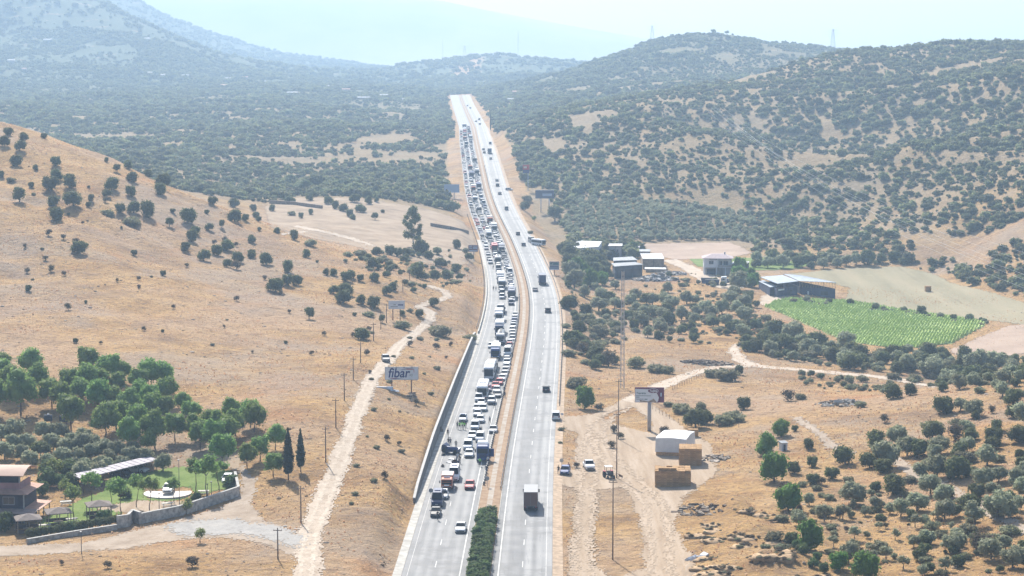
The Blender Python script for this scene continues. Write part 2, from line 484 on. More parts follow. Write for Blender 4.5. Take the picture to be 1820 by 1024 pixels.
# ------------------------------------------------------------------ ground material
def ground_material():
    m, g = newmat('dry_ground', 0.95, 0.1)
    tc = g.n('ShaderNodeTexCoord'); P = tc.outputs['Object']
    big = g.noise(P, 0.012, 5, 0.6); mid = g.noise(P, 0.07, 6, 0.65); fine = g.noise(P, 0.55, 6, 0.7); vf = g.noise(P, 2.6, 4, 0.7)
    c = g.ramp(mid, [(0.32, (0.23, 0.13, 0.058)), (0.44, (0.39, 0.235, 0.098)), (0.56, (0.49, 0.31, 0.135)), (0.70, (0.42, 0.285, 0.158))])
    c = g.mix(g.math('MULTIPLY', g.step(big, 0.46, 0.62), 0.6), c, (0.43, 0.30, 0.21))
    c = g.mix(g.math('MULTIPLY', g.step(fine, 0.52, 0.66), 0.75), c, (0.21, 0.13, 0.075))
    c = g.mix(g.math('MULTIPLY', g.step(vf, 0.54, 0.72), 0.5), c, (0.60, 0.42, 0.225))
    red = g.noise(P, 0.03, 4, 0.6)
    c = g.mix(g.math('MULTIPLY', g.step(red, 0.56, 0.70), 0.65), c, (0.44, 0.215, 0.09))
    scr = g.noise(P, 0.010, 6, 0.68)
    c = g.mix(g.math('MULTIPLY', g.step(scr, 0.52, 0.62), 0.5), c, g.ramp(fine, [(0.4, (0.18, 0.125, 0.09)), (0.6, (0.36, 0.265, 0.195))]))
    gr = g.noise(P, 0.021, 5, 0.62)
    c = g.mix(g.math('MULTIPLY', g.step(gr, 0.50, 0.63), 0.6), c, (0.36, 0.285, 0.22))
    dk = g.noise(P, 0.16, 6, 0.72)
    c = g.mix(g.math('MULTIPLY', g.step(dk, 0.53, 0.68), 0.62), c, (0.24, 0.15, 0.085))
    stone = g.noise(P, 0.9, 3, 0.6)
    c = g.mix(g.math('MULTIPLY', g.step(stone, 0.56, 0.68), 0.7), c, (0.20, 0.15, 0.115))
    # scrub cover drawn in the far hills, where single bushes no longer show
    at = g.n('ShaderNodeAttribute', attribute_name='scrub')
    s1 = g.noise(P, 0.035, 6, 0.7)
    sc = g.math('MULTIPLY', at.outputs['Fac'], g.step(s1, 0.30, 0.44))
    c = g.mix(g.math('MULTIPLY', g.n('ShaderNodeAttribute', attribute_name='scrubland').outputs['Fac'], 0.66), c, g.ramp(fine, [(0.4, (0.15, 0.135, 0.075)), (0.6, (0.33, 0.255, 0.165))]))
    c = g.mix(sc, c, (0.075, 0.10, 0.05))
    g.l(c, g.b.inputs['Base Color'])
    bp = g.n('ShaderNodeBump'); bp.inputs['Strength'].default_value = 0.9; bp.inputs['Distance'].default_value = 1.1
    g.l(g.math('ADD', g.math('ADD', fine, g.math('MULTIPLY', dk, 2.0)), g.math('MULTIPLY', vf, 0.5)), bp.inputs['Height']); g.l(bp.outputs[0], g.b.inputs['Normal'])
    return m
M_GROUND = ground_material()
me = mesh_np('ground', V, np.concatenate([F1, F2]), M_GROUND, smooth=True)
_sc = sstep(1500, 3000, GY.ravel()) * (np.abs(GLAT.ravel()) > 25) * 0.95
at = me.attributes.new('scrub', 'FLOAT', 'POINT'); at.data.foreach_set('value', _sc.astype(np.float32))
_sl = sstep(880, 1050, GY.ravel() + np.where(GX.ravel() < 0, 20, 60)) * (np.abs(GLAT.ravel()) > 22)
at = me.attributes.new('scrubland', 'FLOAT', 'POINT'); at.data.foreach_set('value', _sl.astype(np.float32))
ground = link_mesh('ground', me); ground['kind'] = 'structure'

# the faint mountain far behind everything, and the plain it stands on
def mountain_sheet():
    xs = np.linspace(-4600, 4600, 120); ys = np.linspace(6800, 9400, 50)
    X, Y = np.meshgrid(xs, ys)
    ridge_u = np.array([-2600, -600, 100, 500, 780, 950, 1150, 1400, 2000, 3000]); ridge_v = np.array([40, -5, -12, -10, 2, 32, 66, 92, 112, 118])
    u, _ = project(X, 7900 + 0 * X, 78 + 0 * X)
    hgt = (130 - np.interp(u, ridge_u, ridge_v)) / FPX * 7900 + 78
    prof = np.exp(-((Y - 7900) / 620.0) ** 2)
    Z = 60 + (hgt - 60) * prof + vnoise(X, Y, 700, 4) * 14 * prof + vnoise(X, Y, 300, 6) * 6 * prof
    Z[0, :] = -200
    i = np.arange(X.size).reshape(X.shape)
    F = np.stack([i[:-1, :-1], i[:-1, 1:], i[1:, 1:], i[1:, :-1]], -1).reshape(-1, 4)
    return mesh_np('mountain', np.stack([X, Y, Z], -1).reshape(-1, 3), F, mat('mountain_scrub', (0.30, 0.27, 0.2), 0.95, var2=(0.42, 0.36, 0.27), scale=0.004), smooth=True)
mo = link_mesh('mountain', mountain_sheet()); mo['kind'] = 'structure'

# ------------------------------------------------------------------ haze
hz = MB().box(-5000, 5000, -800, 9600, -260, 440)
m = bpy.data.materials.new('haze'); m.use_nodes = True
t = m.node_tree
t.nodes.remove(t.nodes['Principled BSDF'])
pv = t.nodes.new('ShaderNodeVolumePrincipled')
pv.inputs['Color'].default_value = (*HAZE_COLOR, 1)
pv.inputs['Density'].default_value = HAZE_DENSITY
pv.inputs['Anisotropy'].default_value = HAZE_ANISO
t.links.new(pv.outputs[0], t.nodes['Material Output'].inputs['Volume'])
hz = hz.obj('haze', m); hz['kind'] = 'stuff'; hz['label'] = 'thin bluish summer haze filling the valley air'

# ------------------------------------------------------------------ road
def strip(name, y0, y1, offs, dz, mats, parent=None, step=None, kind='structure', uvw=True, smooth=True):
    """sheet along the road between lateral offsets"""
    ys = [y0]
    while ys[-1] < y1: ys.append(min(y1, ys[-1] + (step or max(3.0, ys[-1] * 0.012))))
    ys = np.array(ys); offs = np.array(offs, float)
    X = road_x(ys)[:, None] + offs[None]; Y = np.repeat(ys[:, None], len(offs), 1)
    dzz = np.array(dz if hasattr(dz, '__len__') else [dz] * len(offs))
    Z = road_z(ys)[:, None] + dzz[None]
    i = np.arange(X.size).reshape(X.shape)
    F = np.stack([i[:-1, :-1], i[:-1, 1:], i[1:, 1:], i[1:, :-1]], -1).reshape(-1, 4)
    me = mesh_np(name, np.stack([X, Y, Z], -1).reshape(-1, 3), F, mats, smooth)
    a = me.attributes.new('lat', 'FLOAT', 'POINT'); a.data.foreach_set('value', np.repeat(offs[None], len(ys), 0).ravel().astype(np.float32))
    o = link_mesh(name, me, parent)
    if kind and parent is None: o['kind'] = kind
    return o
def asphalt(name, tracks):
    m, g = newmat(name, 0.7, 0.25)
    tc = g.n('ShaderNodeTexCoord'); P = tc.outputs['Object']
    mp = g.n('ShaderNodeMapping'); mp.inputs['Scale'].default_value = (1.0, 0.05, 1.0); g.l(P, mp.inputs['Vector'])
    lat = g.n('ShaderNodeAttribute', attribute_name='lat').outputs['Fac']
    c = g.ramp(g.noise(mp.outputs[0], 0.9, 4), [(0.3, (0.105, 0.11, 0.117)), (0.7, (0.155, 0.16, 0.168))])
    w = g.noise(mp.outputs[0], 0.35, 3)
    for x0, x1, col, k in tracks:
        a = g.step(g.math('ABSOLUTE', g.math('SUBTRACT', lat, (x0 + x1) / 2), 0.0), abs(x1 - x0) / 2 + 0.35, abs(x1 - x0) / 2 - 0.35)
        c = g.mix(g.math('MULTIPLY', a, g.math('MULTIPLY', w, k * 2)), c, col)
    pat = g.noise(P, 0.05, 5, 0.7)
    c = g.mix(g.math('MULTIPLY', g.step(pat, 0.54, 0.60), 0.55), c, (0.095, 0.099, 0.105))
    sm = g.noise(mp.outputs[0], 2.4, 4, 0.7)
    c = g.mix(g.math('MULTIPLY', g.step(sm, 0.55, 0.7), 0.5), c, (0.07, 0.073, 0.078))
    g.l(c, g.b.inputs['Base Color'])
    g.l(g.ramp(g.noise(P, 0.3, 4), [(0.3, (0.62,) * 3), (0.7, (0.75,) * 3)]), g.b.inputs['Roughness'])
    bp = g.n('ShaderNodeBump'); bp.inputs['Strength'].default_value = 0.15; g.l(g.noise(P, 6.0, 3), bp.inputs['Height']); g.l(bp.outputs[0], g.b.inputs['Normal'])
    return m
WORN = (0.25, 0.254, 0.258)
A_L = asphalt('asphalt_down', [(-4.6, -3.8, WORN, .5), (-6.4, -5.6, WORN, .5), (-8.3, -7.5, WORN, .45), (-10.0, -9.2, WORN, .45), (-12.2, -10.6, (0.17, 0.17, 0.175), .5)])
A_R = asphalt('asphalt_up', [(3.3, 4.3, (0.27, 0.275, 0.28), .5), (7.1, 8.1, WORN, .7), (8.9, 9.9, WORN, .7), (10.1, 11.5, (0.30, 0.30, 0.30), .5)])
YE = 2460.0
road_l = strip('road', 160, YE, [-12.1, -10.5, -8.9, -7.0, -5.4, -3.6, -1.9], 0.02, A_L)
road_r = strip('road', 160, YE, [1.9, 3.6, 5.4, 7.0, 8.9, 10.3, 11.5], 0.02, A_R)
tag(road_l, 'grey asphalt carriageway jammed with queueing traffic'); tag(road_r, 'grey asphalt carriageway with few vehicles driving away')
M_CONC = mat('pale_concrete', (0.40, 0.385, 0.35), 0.9, var=0.25, scale=0.6, bump=0.3)
M_DUST = mat('median_earth', (0.22, 0.135, 0.075), 0.95, var2=(0.33, 0.23, 0.145), scale=0.8, bump=0.6)
med = strip('median', 160, YE, [-1.88, -1.6, -0.6, 0.6, 1.6, 1.88], [0.10, 0.16, 0.12, 0.13, 0.16, 0.10], M_DUST)
M_MEDC = mat('median_gravel', (0.40, 0.365, 0.32), 0.95, var2=(0.29, 0.22, 0.155), scale=0.5)
strip('gravel_strip', 160, YE, [-0.5, 0, 0.5], 0.15, M_MEDC, med)
def kerb(x0, x1, y0, y1, h, name='kerb'):
    o = strip(name, y0, y1, [x0, x0 + 0.01, x1 - 0.01, x1], [-0.05, h, h, -0.05], M_CONC, smooth=False); return o
tag(kerb(-2.05, -1.9, 160, 1500, 0.13), 'low concrete kerb on the jammed side of the median')
tag(kerb(1.9, 2.05, 160, 1500, 0.13), 'low concrete kerb on the open side of the median')
tag(strip('gutter', 160, 900, [-13.5, -12.9, -12.12], [0.09, 0.03, 0.05], M_CONC), 'pale concrete gutter beside the jammed carriageway')
tag(strip('road_shoulder', 160, 1700, [11.52, 12.3, 13.2], [0.01, -0.03, -0.08], mat('shoulder_gravel', (0.37, 0.275, 0.19), 0.95, var=0.3, scale=0.8)), 'stony verge along the open carriageway')
M_PAINT = mat('road_paint', (0.50, 0.50, 0.49), 0.7, var=0.25, scale=0.7)
for x, p, y1, hw in ((-3.0, road_l, 1700, .085), (-11.2, road_l, 1700, .03), (3.0, road_r, 1700, .085), (10.5, road_r, 1700, .035)):
    strip('edge_line', 160, y1, [x - hw, x + hw], 0.026, M_PAINT, p)
def dashes(x, p):
    y = 300.0; shared = None
    while y < 900:
        b = MB(); L = 4.0
        for k in range(1):
            q = [(road_x(y) + x - .06, y, road_z(y) + .027), (road_x(y) + x + .06, y, road_z(y) + .027), (road_x(y + L) + x + .06, y + L, road_z(y + L) + .027), (road_x(y + L) + x - .06, y + L, road_z(y + L) + .027)]
            b.quad(q)
        b.obj('lane_dash', M_PAINT, p)
        y += 15.0
dashes(-7.1, road_l); dashes(6.75, road_r)
# ------------------------------------------------------------------ draped patches: tracks, fields, yards
def patch(name, polys, m, dz=0.06, holes=(), cell=(0.30, 0.55), jit=2.0, label=None, seed=0, parent=None, zf=None, kind='structure'):
    """sheet lying on the ground wherever its picture outline falls; edges uneven"""
    allp = np.array([p for q in polys for p in q], float)
    us, vs_ = allp[:, 0], allp[:, 1]
    corners = [hit(u, v) for u, v in allp]
    ya, yb = min(c[1] for c in corners) - 2, max(c[1] for c in corners) + 2
    ta, tb = (us.min() - CX) / FPX - 0.003, (us.max() - CX) / FPX + 0.003
    ym = (ya + yb) / 2; kx = cell[0] * max(1, ym / 450); ky = cell[1] * max(1, ym / 450)
    A_ = np.arange(ta * 1.0, tb + kx / ym, kx / ym); Y_ = np.arange(ya, yb + ky, ky)
    TA, TY = np.meshgrid(A_, Y_); X = TA * TY; Z = H(X, TY)
    def inside(x, y, z):
        u, v = project(x, y, z)
        sc = 450 / y
        u = u + vnoise(x, y, 2.2, seed + 5) * jit * sc * 1.4 + vnoise(x, y, 9, seed + 7) * jit * sc * 2; v = v + vnoise(x, y, 3, seed + 6) * jit * 0.5 * sc
        rn = np.random.default_rng(seed); u = u + rn.normal(0, 1, u.shape) * jit * 1.1 * sc; v = v + rn.normal(0, 1, v.shape) * jit * .3 * sc
        r = np.zeros(u.shape, bool)
        for q in polys: r |= poly_mask(u, v, q)
        for q in holes: r &= ~poly_mask(u, v, q)
        return r
    xc = (X[:-1, :-1] + X[1:, 1:]) / 2; yc = (TY[:-1, :-1] + TY[1:, 1:]) / 2; zc = (Z[:-1, :-1] + Z[1:, 1:]) / 2
    ins = inside(xc, yc, zc)
    i = np.arange(X.size).reshape(X.shape)
    F = np.stack([i[:-1, :-1], i[:-1, 1:], i[1:, 1:], i[1:, :-1]], -1)[ins]
    used, inv = np.unique(F, return_inverse=True)
    Vp = np.stack([X, TY, Z + dz], -1).reshape(-1, 3)[used]
    if zf is not None: Vp[:, 2] += zf(Vp[:, 0], Vp[:, 1])
    o = link_mesh(name, mesh_np(name, Vp, inv.reshape(-1, 4), m, smooth=True), parent)
    if parent is None: o['kind'] = kind
    if label: o['label'] = label
    return o
def band(line, w):
    """picture outline of a track: points (u, v, half width in picture points)"""
    L, Rr = [], []
    n = len(line)
    for k, p in enumerate(line):
        a = line[max(0, k - 1)]; b = line[min(n - 1, k + 1)]
        hw = (p[2] if len(p) > 2 else w) 
        du, dv = b[0] - a[0], (b[1] - a[1]) * 4.5        # the ground is seen at a low angle
        ln = math.hypot(du, dv) or 1
        nx, ny = -dv / ln, du / ln
        L.append((p[0] + nx * hw, p[1] + ny * hw / 4.5)); Rr.append((p[0] - nx * hw, p[1] - ny * hw / 4.5))
    return L + Rr[::-1]
def soil(name, c1, c2, c3, scale=0.25, streak=None):
    m, g = newmat(name, 0.95, 0.1)
    P_ = g.n('ShaderNodeTexCoord').outputs['Object']
    vec = P_
    if streak:
        mp = g.n('ShaderNodeMapping'); mp.inputs['Rotation'].default_value = (0, 0, streak[0]); mp.inputs['Scale'].default_value = streak[1]; g.l(P_, mp.inputs['Vector']); vec = mp.outputs[0]
    c = g.ramp(g.noise(vec, scale, 6, 0.65), [(0.3, c1), (0.5, c2), (0.7, c3)])
    f = g.noise(P_, 1.8, 5, 0.7)
    c = g.mix(g.math('MULTIPLY', g.step(f, 0.52, 0.7), 0.35), c, tuple(x * 0.6 for x in c1))
    g.l(c, g.b.inputs['Base Color'])
    bp = g.n('ShaderNodeBump'); bp.inputs['Strength'].default_value = 0.5; bp.inputs['Distance'].default_value = 0.3; g.l(f, bp.inputs['Height']); g.l(bp.outputs[0], g.b.inputs['Normal'])
    return m
M_TRACK = soil('pale_track', (0.36, 0.285, 0.215), (0.46, 0.38, 0.30), (0.52, 0.445, 0.365), 0.35)
M_YARD = soil('packed_yard', (0.28, 0.205, 0.14), (0.365, 0.28, 0.20), (0.43, 0.345, 0.265), 0.45, (R(-4), (1, 0.07, 1)))
M_GRAVEL = soil('brown_gravel', (0.27, 0.21, 0.155), (0.35, 0.28, 0.215), (0.41, 0.34, 0.275), 0.3)
M_GREYG = soil('grey_chippings', (0.27, 0.255, 0.24), (0.34, 0.325, 0.305), (0.40, 0.375, 0.345), 0.4)
M_LAWN = soil('lawn', (0.10, 0.15, 0.035), (0.15, 0.21, 0.05), (0.20, 0.24, 0.08), 0.3)
M_STUB = soil('stubble', (0.23, 0.205, 0.13), (0.29, 0.255, 0.165), (0.34, 0.285, 0.19), 0.08, (R(25), (1, 0.12, 1)))
M_PLOW = soil('ploughed', (0.31, 0.235, 0.18), (0.38, 0.285, 0.22), (0.43, 0.335, 0.26), 0.08)
M_GREYD = soil('grey_dry', (0.22, 0.165, 0.115), (0.32, 0.24, 0.165), (0.38, 0.295, 0.215), 0.1)
TRK = [(543, 1050, 30), (548, 985, 29), (552, 950, 29), (575, 890, 27), (598, 840, 25), (615, 790, 23), (632, 740, 21), (648, 700, 19), (665, 668, 18), (690, 640, 17), (710, 615, 15), (736, 594, 14), (762, 570, 13), (768, 556, 12), (750, 546, 8)]
COMPROAD = [(-60, 975), (150, 965), (240, 943), (330, 925), (410, 893), (430, 860), (425, 825), (455, 850), (448, 900), (470, 925), (530, 950), (548, 975), (530, 990), (470, 965), (400, 956), (330, 958), (220, 975), (100, 985), (-60, 992)]
TRK = [(a, b, c * .76) for a, b, c in TRK]
patch('dirt_path', [band(TRK, 10)], M_TRACK, 0.07, label='pale winding dirt track below the bare hill', seed=1)
_ruts = [band([(a + s_ * c * .46, b, c * .20) for a, b, c in TRK], 3) for s_ in (-1, 1)]
patch('wheel_ruts', _ruts, soil('pale_ruts', (0.40, 0.325, 0.25), (0.50, 0.42, 0.335), (0.57, 0.49, 0.405), 0.5), 0.10, label='paired wheel ruts worn into the pale track', seed=41, jit=1.0)
_YR = [[(1040, 1060, 9), (1040, 960, 9), (1042, 880, 8), (1046, 800, 8), (1060, 755, 8), (1110, 722, 7)], [(1185, 1060, 12), (1170, 960, 11), (1160, 900, 11), (1130, 860, 10), (1080, 815, 9), (1060, 770, 8)]]
patch('wheel_ruts', [band([(a + s_ * 1.5 * c, b, c * .5) for a, b, c in q], 3) for q in _YR for s_ in (-1, 1)], soil('yard_ruts', (0.33, 0.25, 0.175), (0.405, 0.315, 0.23), (0.46, 0.37, 0.285), 0.5), 0.11, label='paired wheel ruts crossing the hay yard', seed=42, jit=2.6)
patch('dirt_path', [band([(738, 548, 6), (765, 538, 10), (795, 528, 9), (790, 517, 7), (760, 508, 5)], 6)], M_TRACK, 0.09, label='upper bend of the pale track beyond the low mound', seed=2)
patch('gravel_road', [COMPROAD], M_GRAVEL, 0.05, label='grey gravel road passing the walled garden', seed=3)
patch('gravel_road', [[(290, 937), (360, 925), (420, 922), (490, 936), (545, 955), (548, 978), (470, 957), (400, 951), (340, 953)]], M_GREYG, 0.10, label='strip of grey chippings where the garden road meets the track', seed=33, jit=5.0)
patch('dirt_path', [[(330, 795), (365, 790), (425, 800), (432, 850), (410, 835), (380, 815), (330, 810)]], M_GREYD, 0.04, label='shaded dirt drive between the pines', seed=4)
YARD = [[(998, 742), (1060, 735), (1112, 708), (1140, 704), (1180, 735), (1225, 768), (1265, 792), (1275, 838), (1240, 872), (1215, 885), (1192, 935), (1228, 985), (1240, 1080), (1005, 1080), (1022, 900), (1024, 868), (992, 862), (990, 842), (1020, 835), (1026, 770), (996, 757)]]
YHOLE = [[(1060, 872), (1105, 866), (1130, 900), (1142, 960), (1150, 1010), (1090, 1030), (1052, 1000), (1058, 940)], [(1062, 742), (1125, 722), (1160, 752), (1160, 770), (1110, 758)]]
patch('dirt_yard', YARD, M_YARD, 0.06, YHOLE, label='pale packed earth yard beside the open carriageway', seed=5)
patch('dirt_path', [band([(1112, 714, 14), (1150, 697, 16), (1190, 680, 17), (1235, 662, 14), (1290, 652, 13), (1340, 650, 12), (1400, 656, 10), (1470, 662, 10), (1540, 668, 9), (1600, 676, 9), (1665, 688, 8)], 10)], M_TRACK, 0.07, label='pale farm track curving from the billboard to the creek', seed=6)
patch('dirt_path', [band([(1345, 652, 12), (1315, 640, 12), (1302, 622, 10), (1312, 612, 7)], 9)], M_TRACK, 0.08, label='short spur of the farm track beside the brush pile', seed=16)
patch('dirt_path', [band([(1415, 742, 8), (1445, 765, 9), (1485, 795, 10), (1520, 806, 8)], 8), band([(1590, 815, 12), (1640, 850, 20), (1700, 880, 22), (1760, 910, 19), (1830, 950, 16)], 20)], M_GRAVEL, 0.08, label='worn pale path over the olive knoll', seed=7)
patch('dirt_path', [band([(525, 402, 7), (580, 413, 7), (625, 425, 6), (665, 437, 5)], 6), band([(500, 417, 5), (545, 412, 5)], 5)], M_TRACK, 0.12, label='thin pale path across the grassy bench', seed=8)
patch('dirt_path', [band([(1190, 462, 12), (1222, 476, 14), (1250, 492, 18), (1285, 506, 26), (1310, 514, 14)], 14)], M_TRACK, 0.1, label='pale farm road leading past the white house', seed=9)
patch('dirt_yard', [[(1352, 528), (1372, 520), (1405, 525), (1398, 535), (1365, 545), (1350, 541)]], M_TRACK, 0.1, label='pale yard in front of the long cattle shed', seed=10)
patch('field', [[(1140, 434), (1298, 431), (1336, 450), (1290, 459), (1200, 462), (1165, 455)]], M_PLOW, 0.1, label='pinkish ploughed field below the orchard', seed=11)
patch('field', [[(1225, 461), (1300, 459), (1375, 458), (1440, 470), (1420, 478), (1330, 482), (1240, 474)]], M_LAWN, 0.14, label='narrow green field behind the white house', seed=12)
patch('field', [[(1395, 488), (1500, 477), (1600, 474), (1655, 486), (1690, 503), (1760, 520), (1840, 545), (1840, 580), (1760, 570), (1640, 555), (1500, 535), (1510, 512), (1450, 495)]], M_STUB, 0.1, label='wide stubble field with a lone tree', seed=13)
patch('field', [[(1690, 622), (1740, 600), (1790, 580), (1840, 575), (1840, 625), (1750, 640), (1700, 632)]], M_PLOW, 0.1, label='bare pinkish field at the creek bend', seed=14)
patch('field', [[(470, 368), (520, 352), (640, 352), (760, 372), (820, 392), (845, 420), (840, 470), (760, 470), (640, 440), (560, 425), (480, 405)]], M_GREYD, 0.08, label='dry grassy bench behind the bare ridge', seed=15, holes=[band([(525, 402, 9), (580, 413, 9), (625, 425, 8), (665, 437, 7)], 6)])
LAWN = [[(60, 935), (110, 905), (165, 880), (210, 862), (245, 842), (330, 830), (412, 838), (420, 866), (345, 883), (250, 900), (200, 918), (100, 948)]]
LAWNH = [[(165, 905), (225, 893), (250, 889), (330, 893), (340, 905), (235, 912)], [(255, 868), (340, 866), (345, 884), (255, 886)]]
patch('lawn', LAWN, M_LAWN, 0.07, LAWNH, label='green lawn of the walled garden', seed=17, cell=(0.28, 0.5))
patch('dirt_yard', [LAWNH[0]], M_YARD, 0.06, label='sandy patch inside the garden wall', seed=18, cell=(0.28, 0.5))
# round paved terrace
cx_, cy_, cz_ = hit(298, 877)
b = MB(); ring = [(math.cos(t) * 4.3, math.sin(t) * 4.3) for t in np.linspace(0, 2 * math.pi, 49)[:-1]]
b.prism(ring, 'z', -0.5, -0.02)
b.obj('paved_terrace', mat('pale_paving', (0.62, 0.58, 0.52), 0.8, var=0.12, scale=1.5), None, loc=(cx_, cy_, cz_ + 0.12))['kind'] = 'structure'

# ------------------------------------------------------------------ vegetation
def leaf_mat(name, col, col2, rand=0.18, trans=0.48, scale=1.2):
    m, g = newmat(name, 0.7, 0.15)
    tc = g.n('ShaderNodeTexCoord'); oi = g.n('ShaderNodeObjectInfo')
    c = g.mix(g.step(g.noise(tc.outputs['Object'], scale * 3, 3), 0.35, 0.65), col, col2)
    hs = g.n('ShaderNodeHueSaturation'); mr = g.n('ShaderNodeMapRange'); mr.inputs['To Min'].default_value = 1 - rand; mr.inputs['To Max'].default_value = 1 + rand
    g.l(oi.outputs['Random'], mr.inputs['Value']); g.l(mr.outputs[0], hs.inputs['Value']); g.l(c, hs.inputs['Color'])
    mh = g.n('ShaderNodeMapRange'); mh.inputs['To Min'].default_value = 0.475; mh.inputs['To Max'].default_value = 0.515; g.l(oi.outputs['Random'], mh.inputs['Value']); g.l(mh.outputs[0], hs.inputs['Hue'])
    g.l(hs.outputs[0], g.b.inputs['Base Color'])
    tr = g.n('ShaderNodeBsdfTranslucent'); g.l(hs.outputs[0], tr.inputs['Color'])
    mx = g.n('ShaderNodeMixShader'); mx.inputs[0].default_value = trans
    g.l(g.b.outputs[0], mx.inputs[1]); g.l(tr.outputs[0], mx.inputs[2])
    out = [x for x in g.t.nodes if x.type == 'OUTPUT_MATERIAL'][0]; g.l(mx.outputs[0], out.inputs['Surface'])
    return m
L_PINE = leaf_mat('pine_needles', (0.14, 0.24, 0.06), (0.23, 0.34, 0.10))
L_GREEN = leaf_mat('fresh_leaves', (0.09, 0.18, 0.035), (0.14, 0.25, 0.055))
L_OAK = leaf_mat('evergreen_leaves', (0.085, 0.105, 0.042), (0.155, 0.175, 0.072))
L_OLIVE = leaf_mat('olive_leaves', (0.23, 0.25, 0.15), (0.34, 0.36, 0.235))
L_CYP = leaf_mat('cypress_leaves', (0.035, 0.052, 0.028), (0.055, 0.075, 0.04))
L_PALE = leaf_mat('dusty_scrub_leaves', (0.20, 0.205, 0.115), (0.29, 0.28, 0.165))
L_WOOD = leaf_mat('wood_leaves', (0.115, 0.135, 0.058), (0.21, 0.22, 0.105), rand=0.45)
L_HEDGE = leaf_mat('hedge_leaves', (0.08, 0.13, 0.045), (0.14, 0.20, 0.08))
L_BROWN = leaf_mat('brown_scrub_leaves', (0.10, 0.085, 0.055), (0.16, 0.13, 0.085))
L_LIME = leaf_mat('lime_leaves', (0.17, 0.22, 0.06), (0.24, 0.28, 0.09))
M_BARK = mat('bark', (0.12, 0.085, 0.06), 0.95, var=0.3, scale=3)
M_BARKG = mat('grey_bark', (0.17, 0.15, 0.125), 0.95, var=0.3, scale=3)

_ico = bmesh.new(); bmesh.ops.create_icosphere(_ico, subdivisions=2, radius=1.0)
ICO_V = np.array([v.co[:] for v in _ico.verts]); ICO_F = np.array([[v.index for v in f.verts] for f in _ico.faces]); _ico.free()
def crown_arrays(lobes, n, leaf, seed, core=0.8, jitter=0.7, shell=(0.82, 1.08)):
    r = np.random.default_rng(seed)
    L = np.array(lobes, float)
    w = (L[:, 3] * L[:, 4] + L[:, 4] * L[:, 5] + L[:, 3] * L[:, 5]); w /= w.sum()
    k = r.choice(len(L), n, p=w)
    d = r.normal(size=(n, 3)); d /= np.linalg.norm(d, axis=1)[:, None]
    rad = r.uniform(*shell, n)[:, None]
    C = L[k, :3] + d * L[k, 3:] * rad
    nrm = d / L[k, 3:]; nrm /= np.linalg.norm(nrm, axis=1)[:, None]
    nrm = nrm + r.normal(size=(n, 3)) * jitter; nrm /= np.linalg.norm(nrm, axis=1)[:, None]
    t = np.cross(nrm, r.normal(size=(n, 3))); t /= np.linalg.norm(t, axis=1)[:, None]
    b = np.cross(nrm, t)
    s = leaf * r.uniform(0.55, 1.35, n)[:, None]
    Vv = np.stack([C - t * s, C - b * s * 0.55, C + t * s, C + b * s * 0.55], 1).reshape(-1, 3)
    Ff = np.arange(4 * n).reshape(n, 4).tolist()
    Vv = [Vv]; off = 4 * n
    if core:  # solid inner lobes added to block light passing through the leaves
        for j, l in enumerate(L):
            q = ICO_V * l[3:] * core * (1 + 0.10 * r.normal(size=(len(ICO_V), 1))) + l[:3]
            Vv.append(q); Ff += (ICO_F + off).tolist(); off += len(q)
    return np.concatenate(Vv), Ff
def crown_mesh(name, lobes, n, leaf, m, seed, **kw):
    Vv, Ff = crown_arrays(lobes, n, leaf, seed, **kw)
    return mesh_np(name, Vv, Ff, m)
def lobes_round(seed, k=9, flat=1.0, spread=0.28, base=0.30, z0=0.5, low=-0.8):
    r = np.random.default_rng(seed); out = [(0, 0, z0, base + .05, base + .05, (base + .05) * flat)]
    for i in range(k):
        d = r.normal(size=3); d /= np.linalg.norm(d)
        if d[2] < low: d[2] *= -0.5
        s = r.uniform(0.15, 0.24)
        out.append((d[0] * spread, d[1] * spread, z0 + d[2] * spread * flat, s, s, s * flat * r.uniform(.8, 1.05)))
    return out
def trunk_mesh(name, h, r0, m, seed, limbs=4, top=0.5, lean=0.0):
    r = random.Random(seed); b = MB()
    p = Vector((0, 0, -0.15)); n = 4; q = p
    for i in range(n):
        q2 = Vector((lean * h * ((i + 1) / n) ** 1.5 + r.uniform(-.03, .03) * h, r.uniform(-.03, .03) * h, h * (i + 1) / n))
        b.tube(q, q2, r0 * (1 - .16 * i), r0 * (1 - .16 * (i + 1)), 6, caps=False); q = q2
    for i in range(limbs):
        a = 2 * math.pi * i / limbs + r.random(); 
        e = q + Vector((math.cos(a) * top * .6, math.sin(a) * top * .6, top * r.uniform(.5, 1)))
        b.tube(q * 0.98, e, r0 * .4, r0 * .12, 5, caps=False)
    return b.mesh(name, m, smooth=True)
CROWNS, TRUNKS = {}, {}
def _reg(kind, mats_lobes): CROWNS[kind] = mats_lobes
NV = 4
for kind, lm, nl, leaf, fl, k, z0 in [('pine', L_PINE, 1300, 0.040, 0.98, 14, 0.46), ('green', L_GREEN, 1200, 0.038, 1.05, 13, 0.47), ('oak', L_OAK, 760, 0.050, 0.95, 12, 0.44),
                                     ('olive', L_OLIVE, 760, 0.050, 0.86, 11, 0.42), ('pale', L_PALE, 520, 0.055, 0.55, 9, 0.24), ('brown', L_BROWN, 420, 0.050, 0.8, 7, 0.38), ('lime', L_LIME, 420, 0.055, 0.95, 8, 0.45), ('hedge', L_HEDGE, 600, 0.055, 0.9, 8, 0.4)]:
    CROWNS[kind] = [crown_mesh('crown', lobes_round(100 + j * 7 + len(kind), k, fl, z0=z0), nl, leaf, lm, 50 + j, core=0.72 if kind not in ('lime', 'brown') else 0.5) for j in range(NV)]
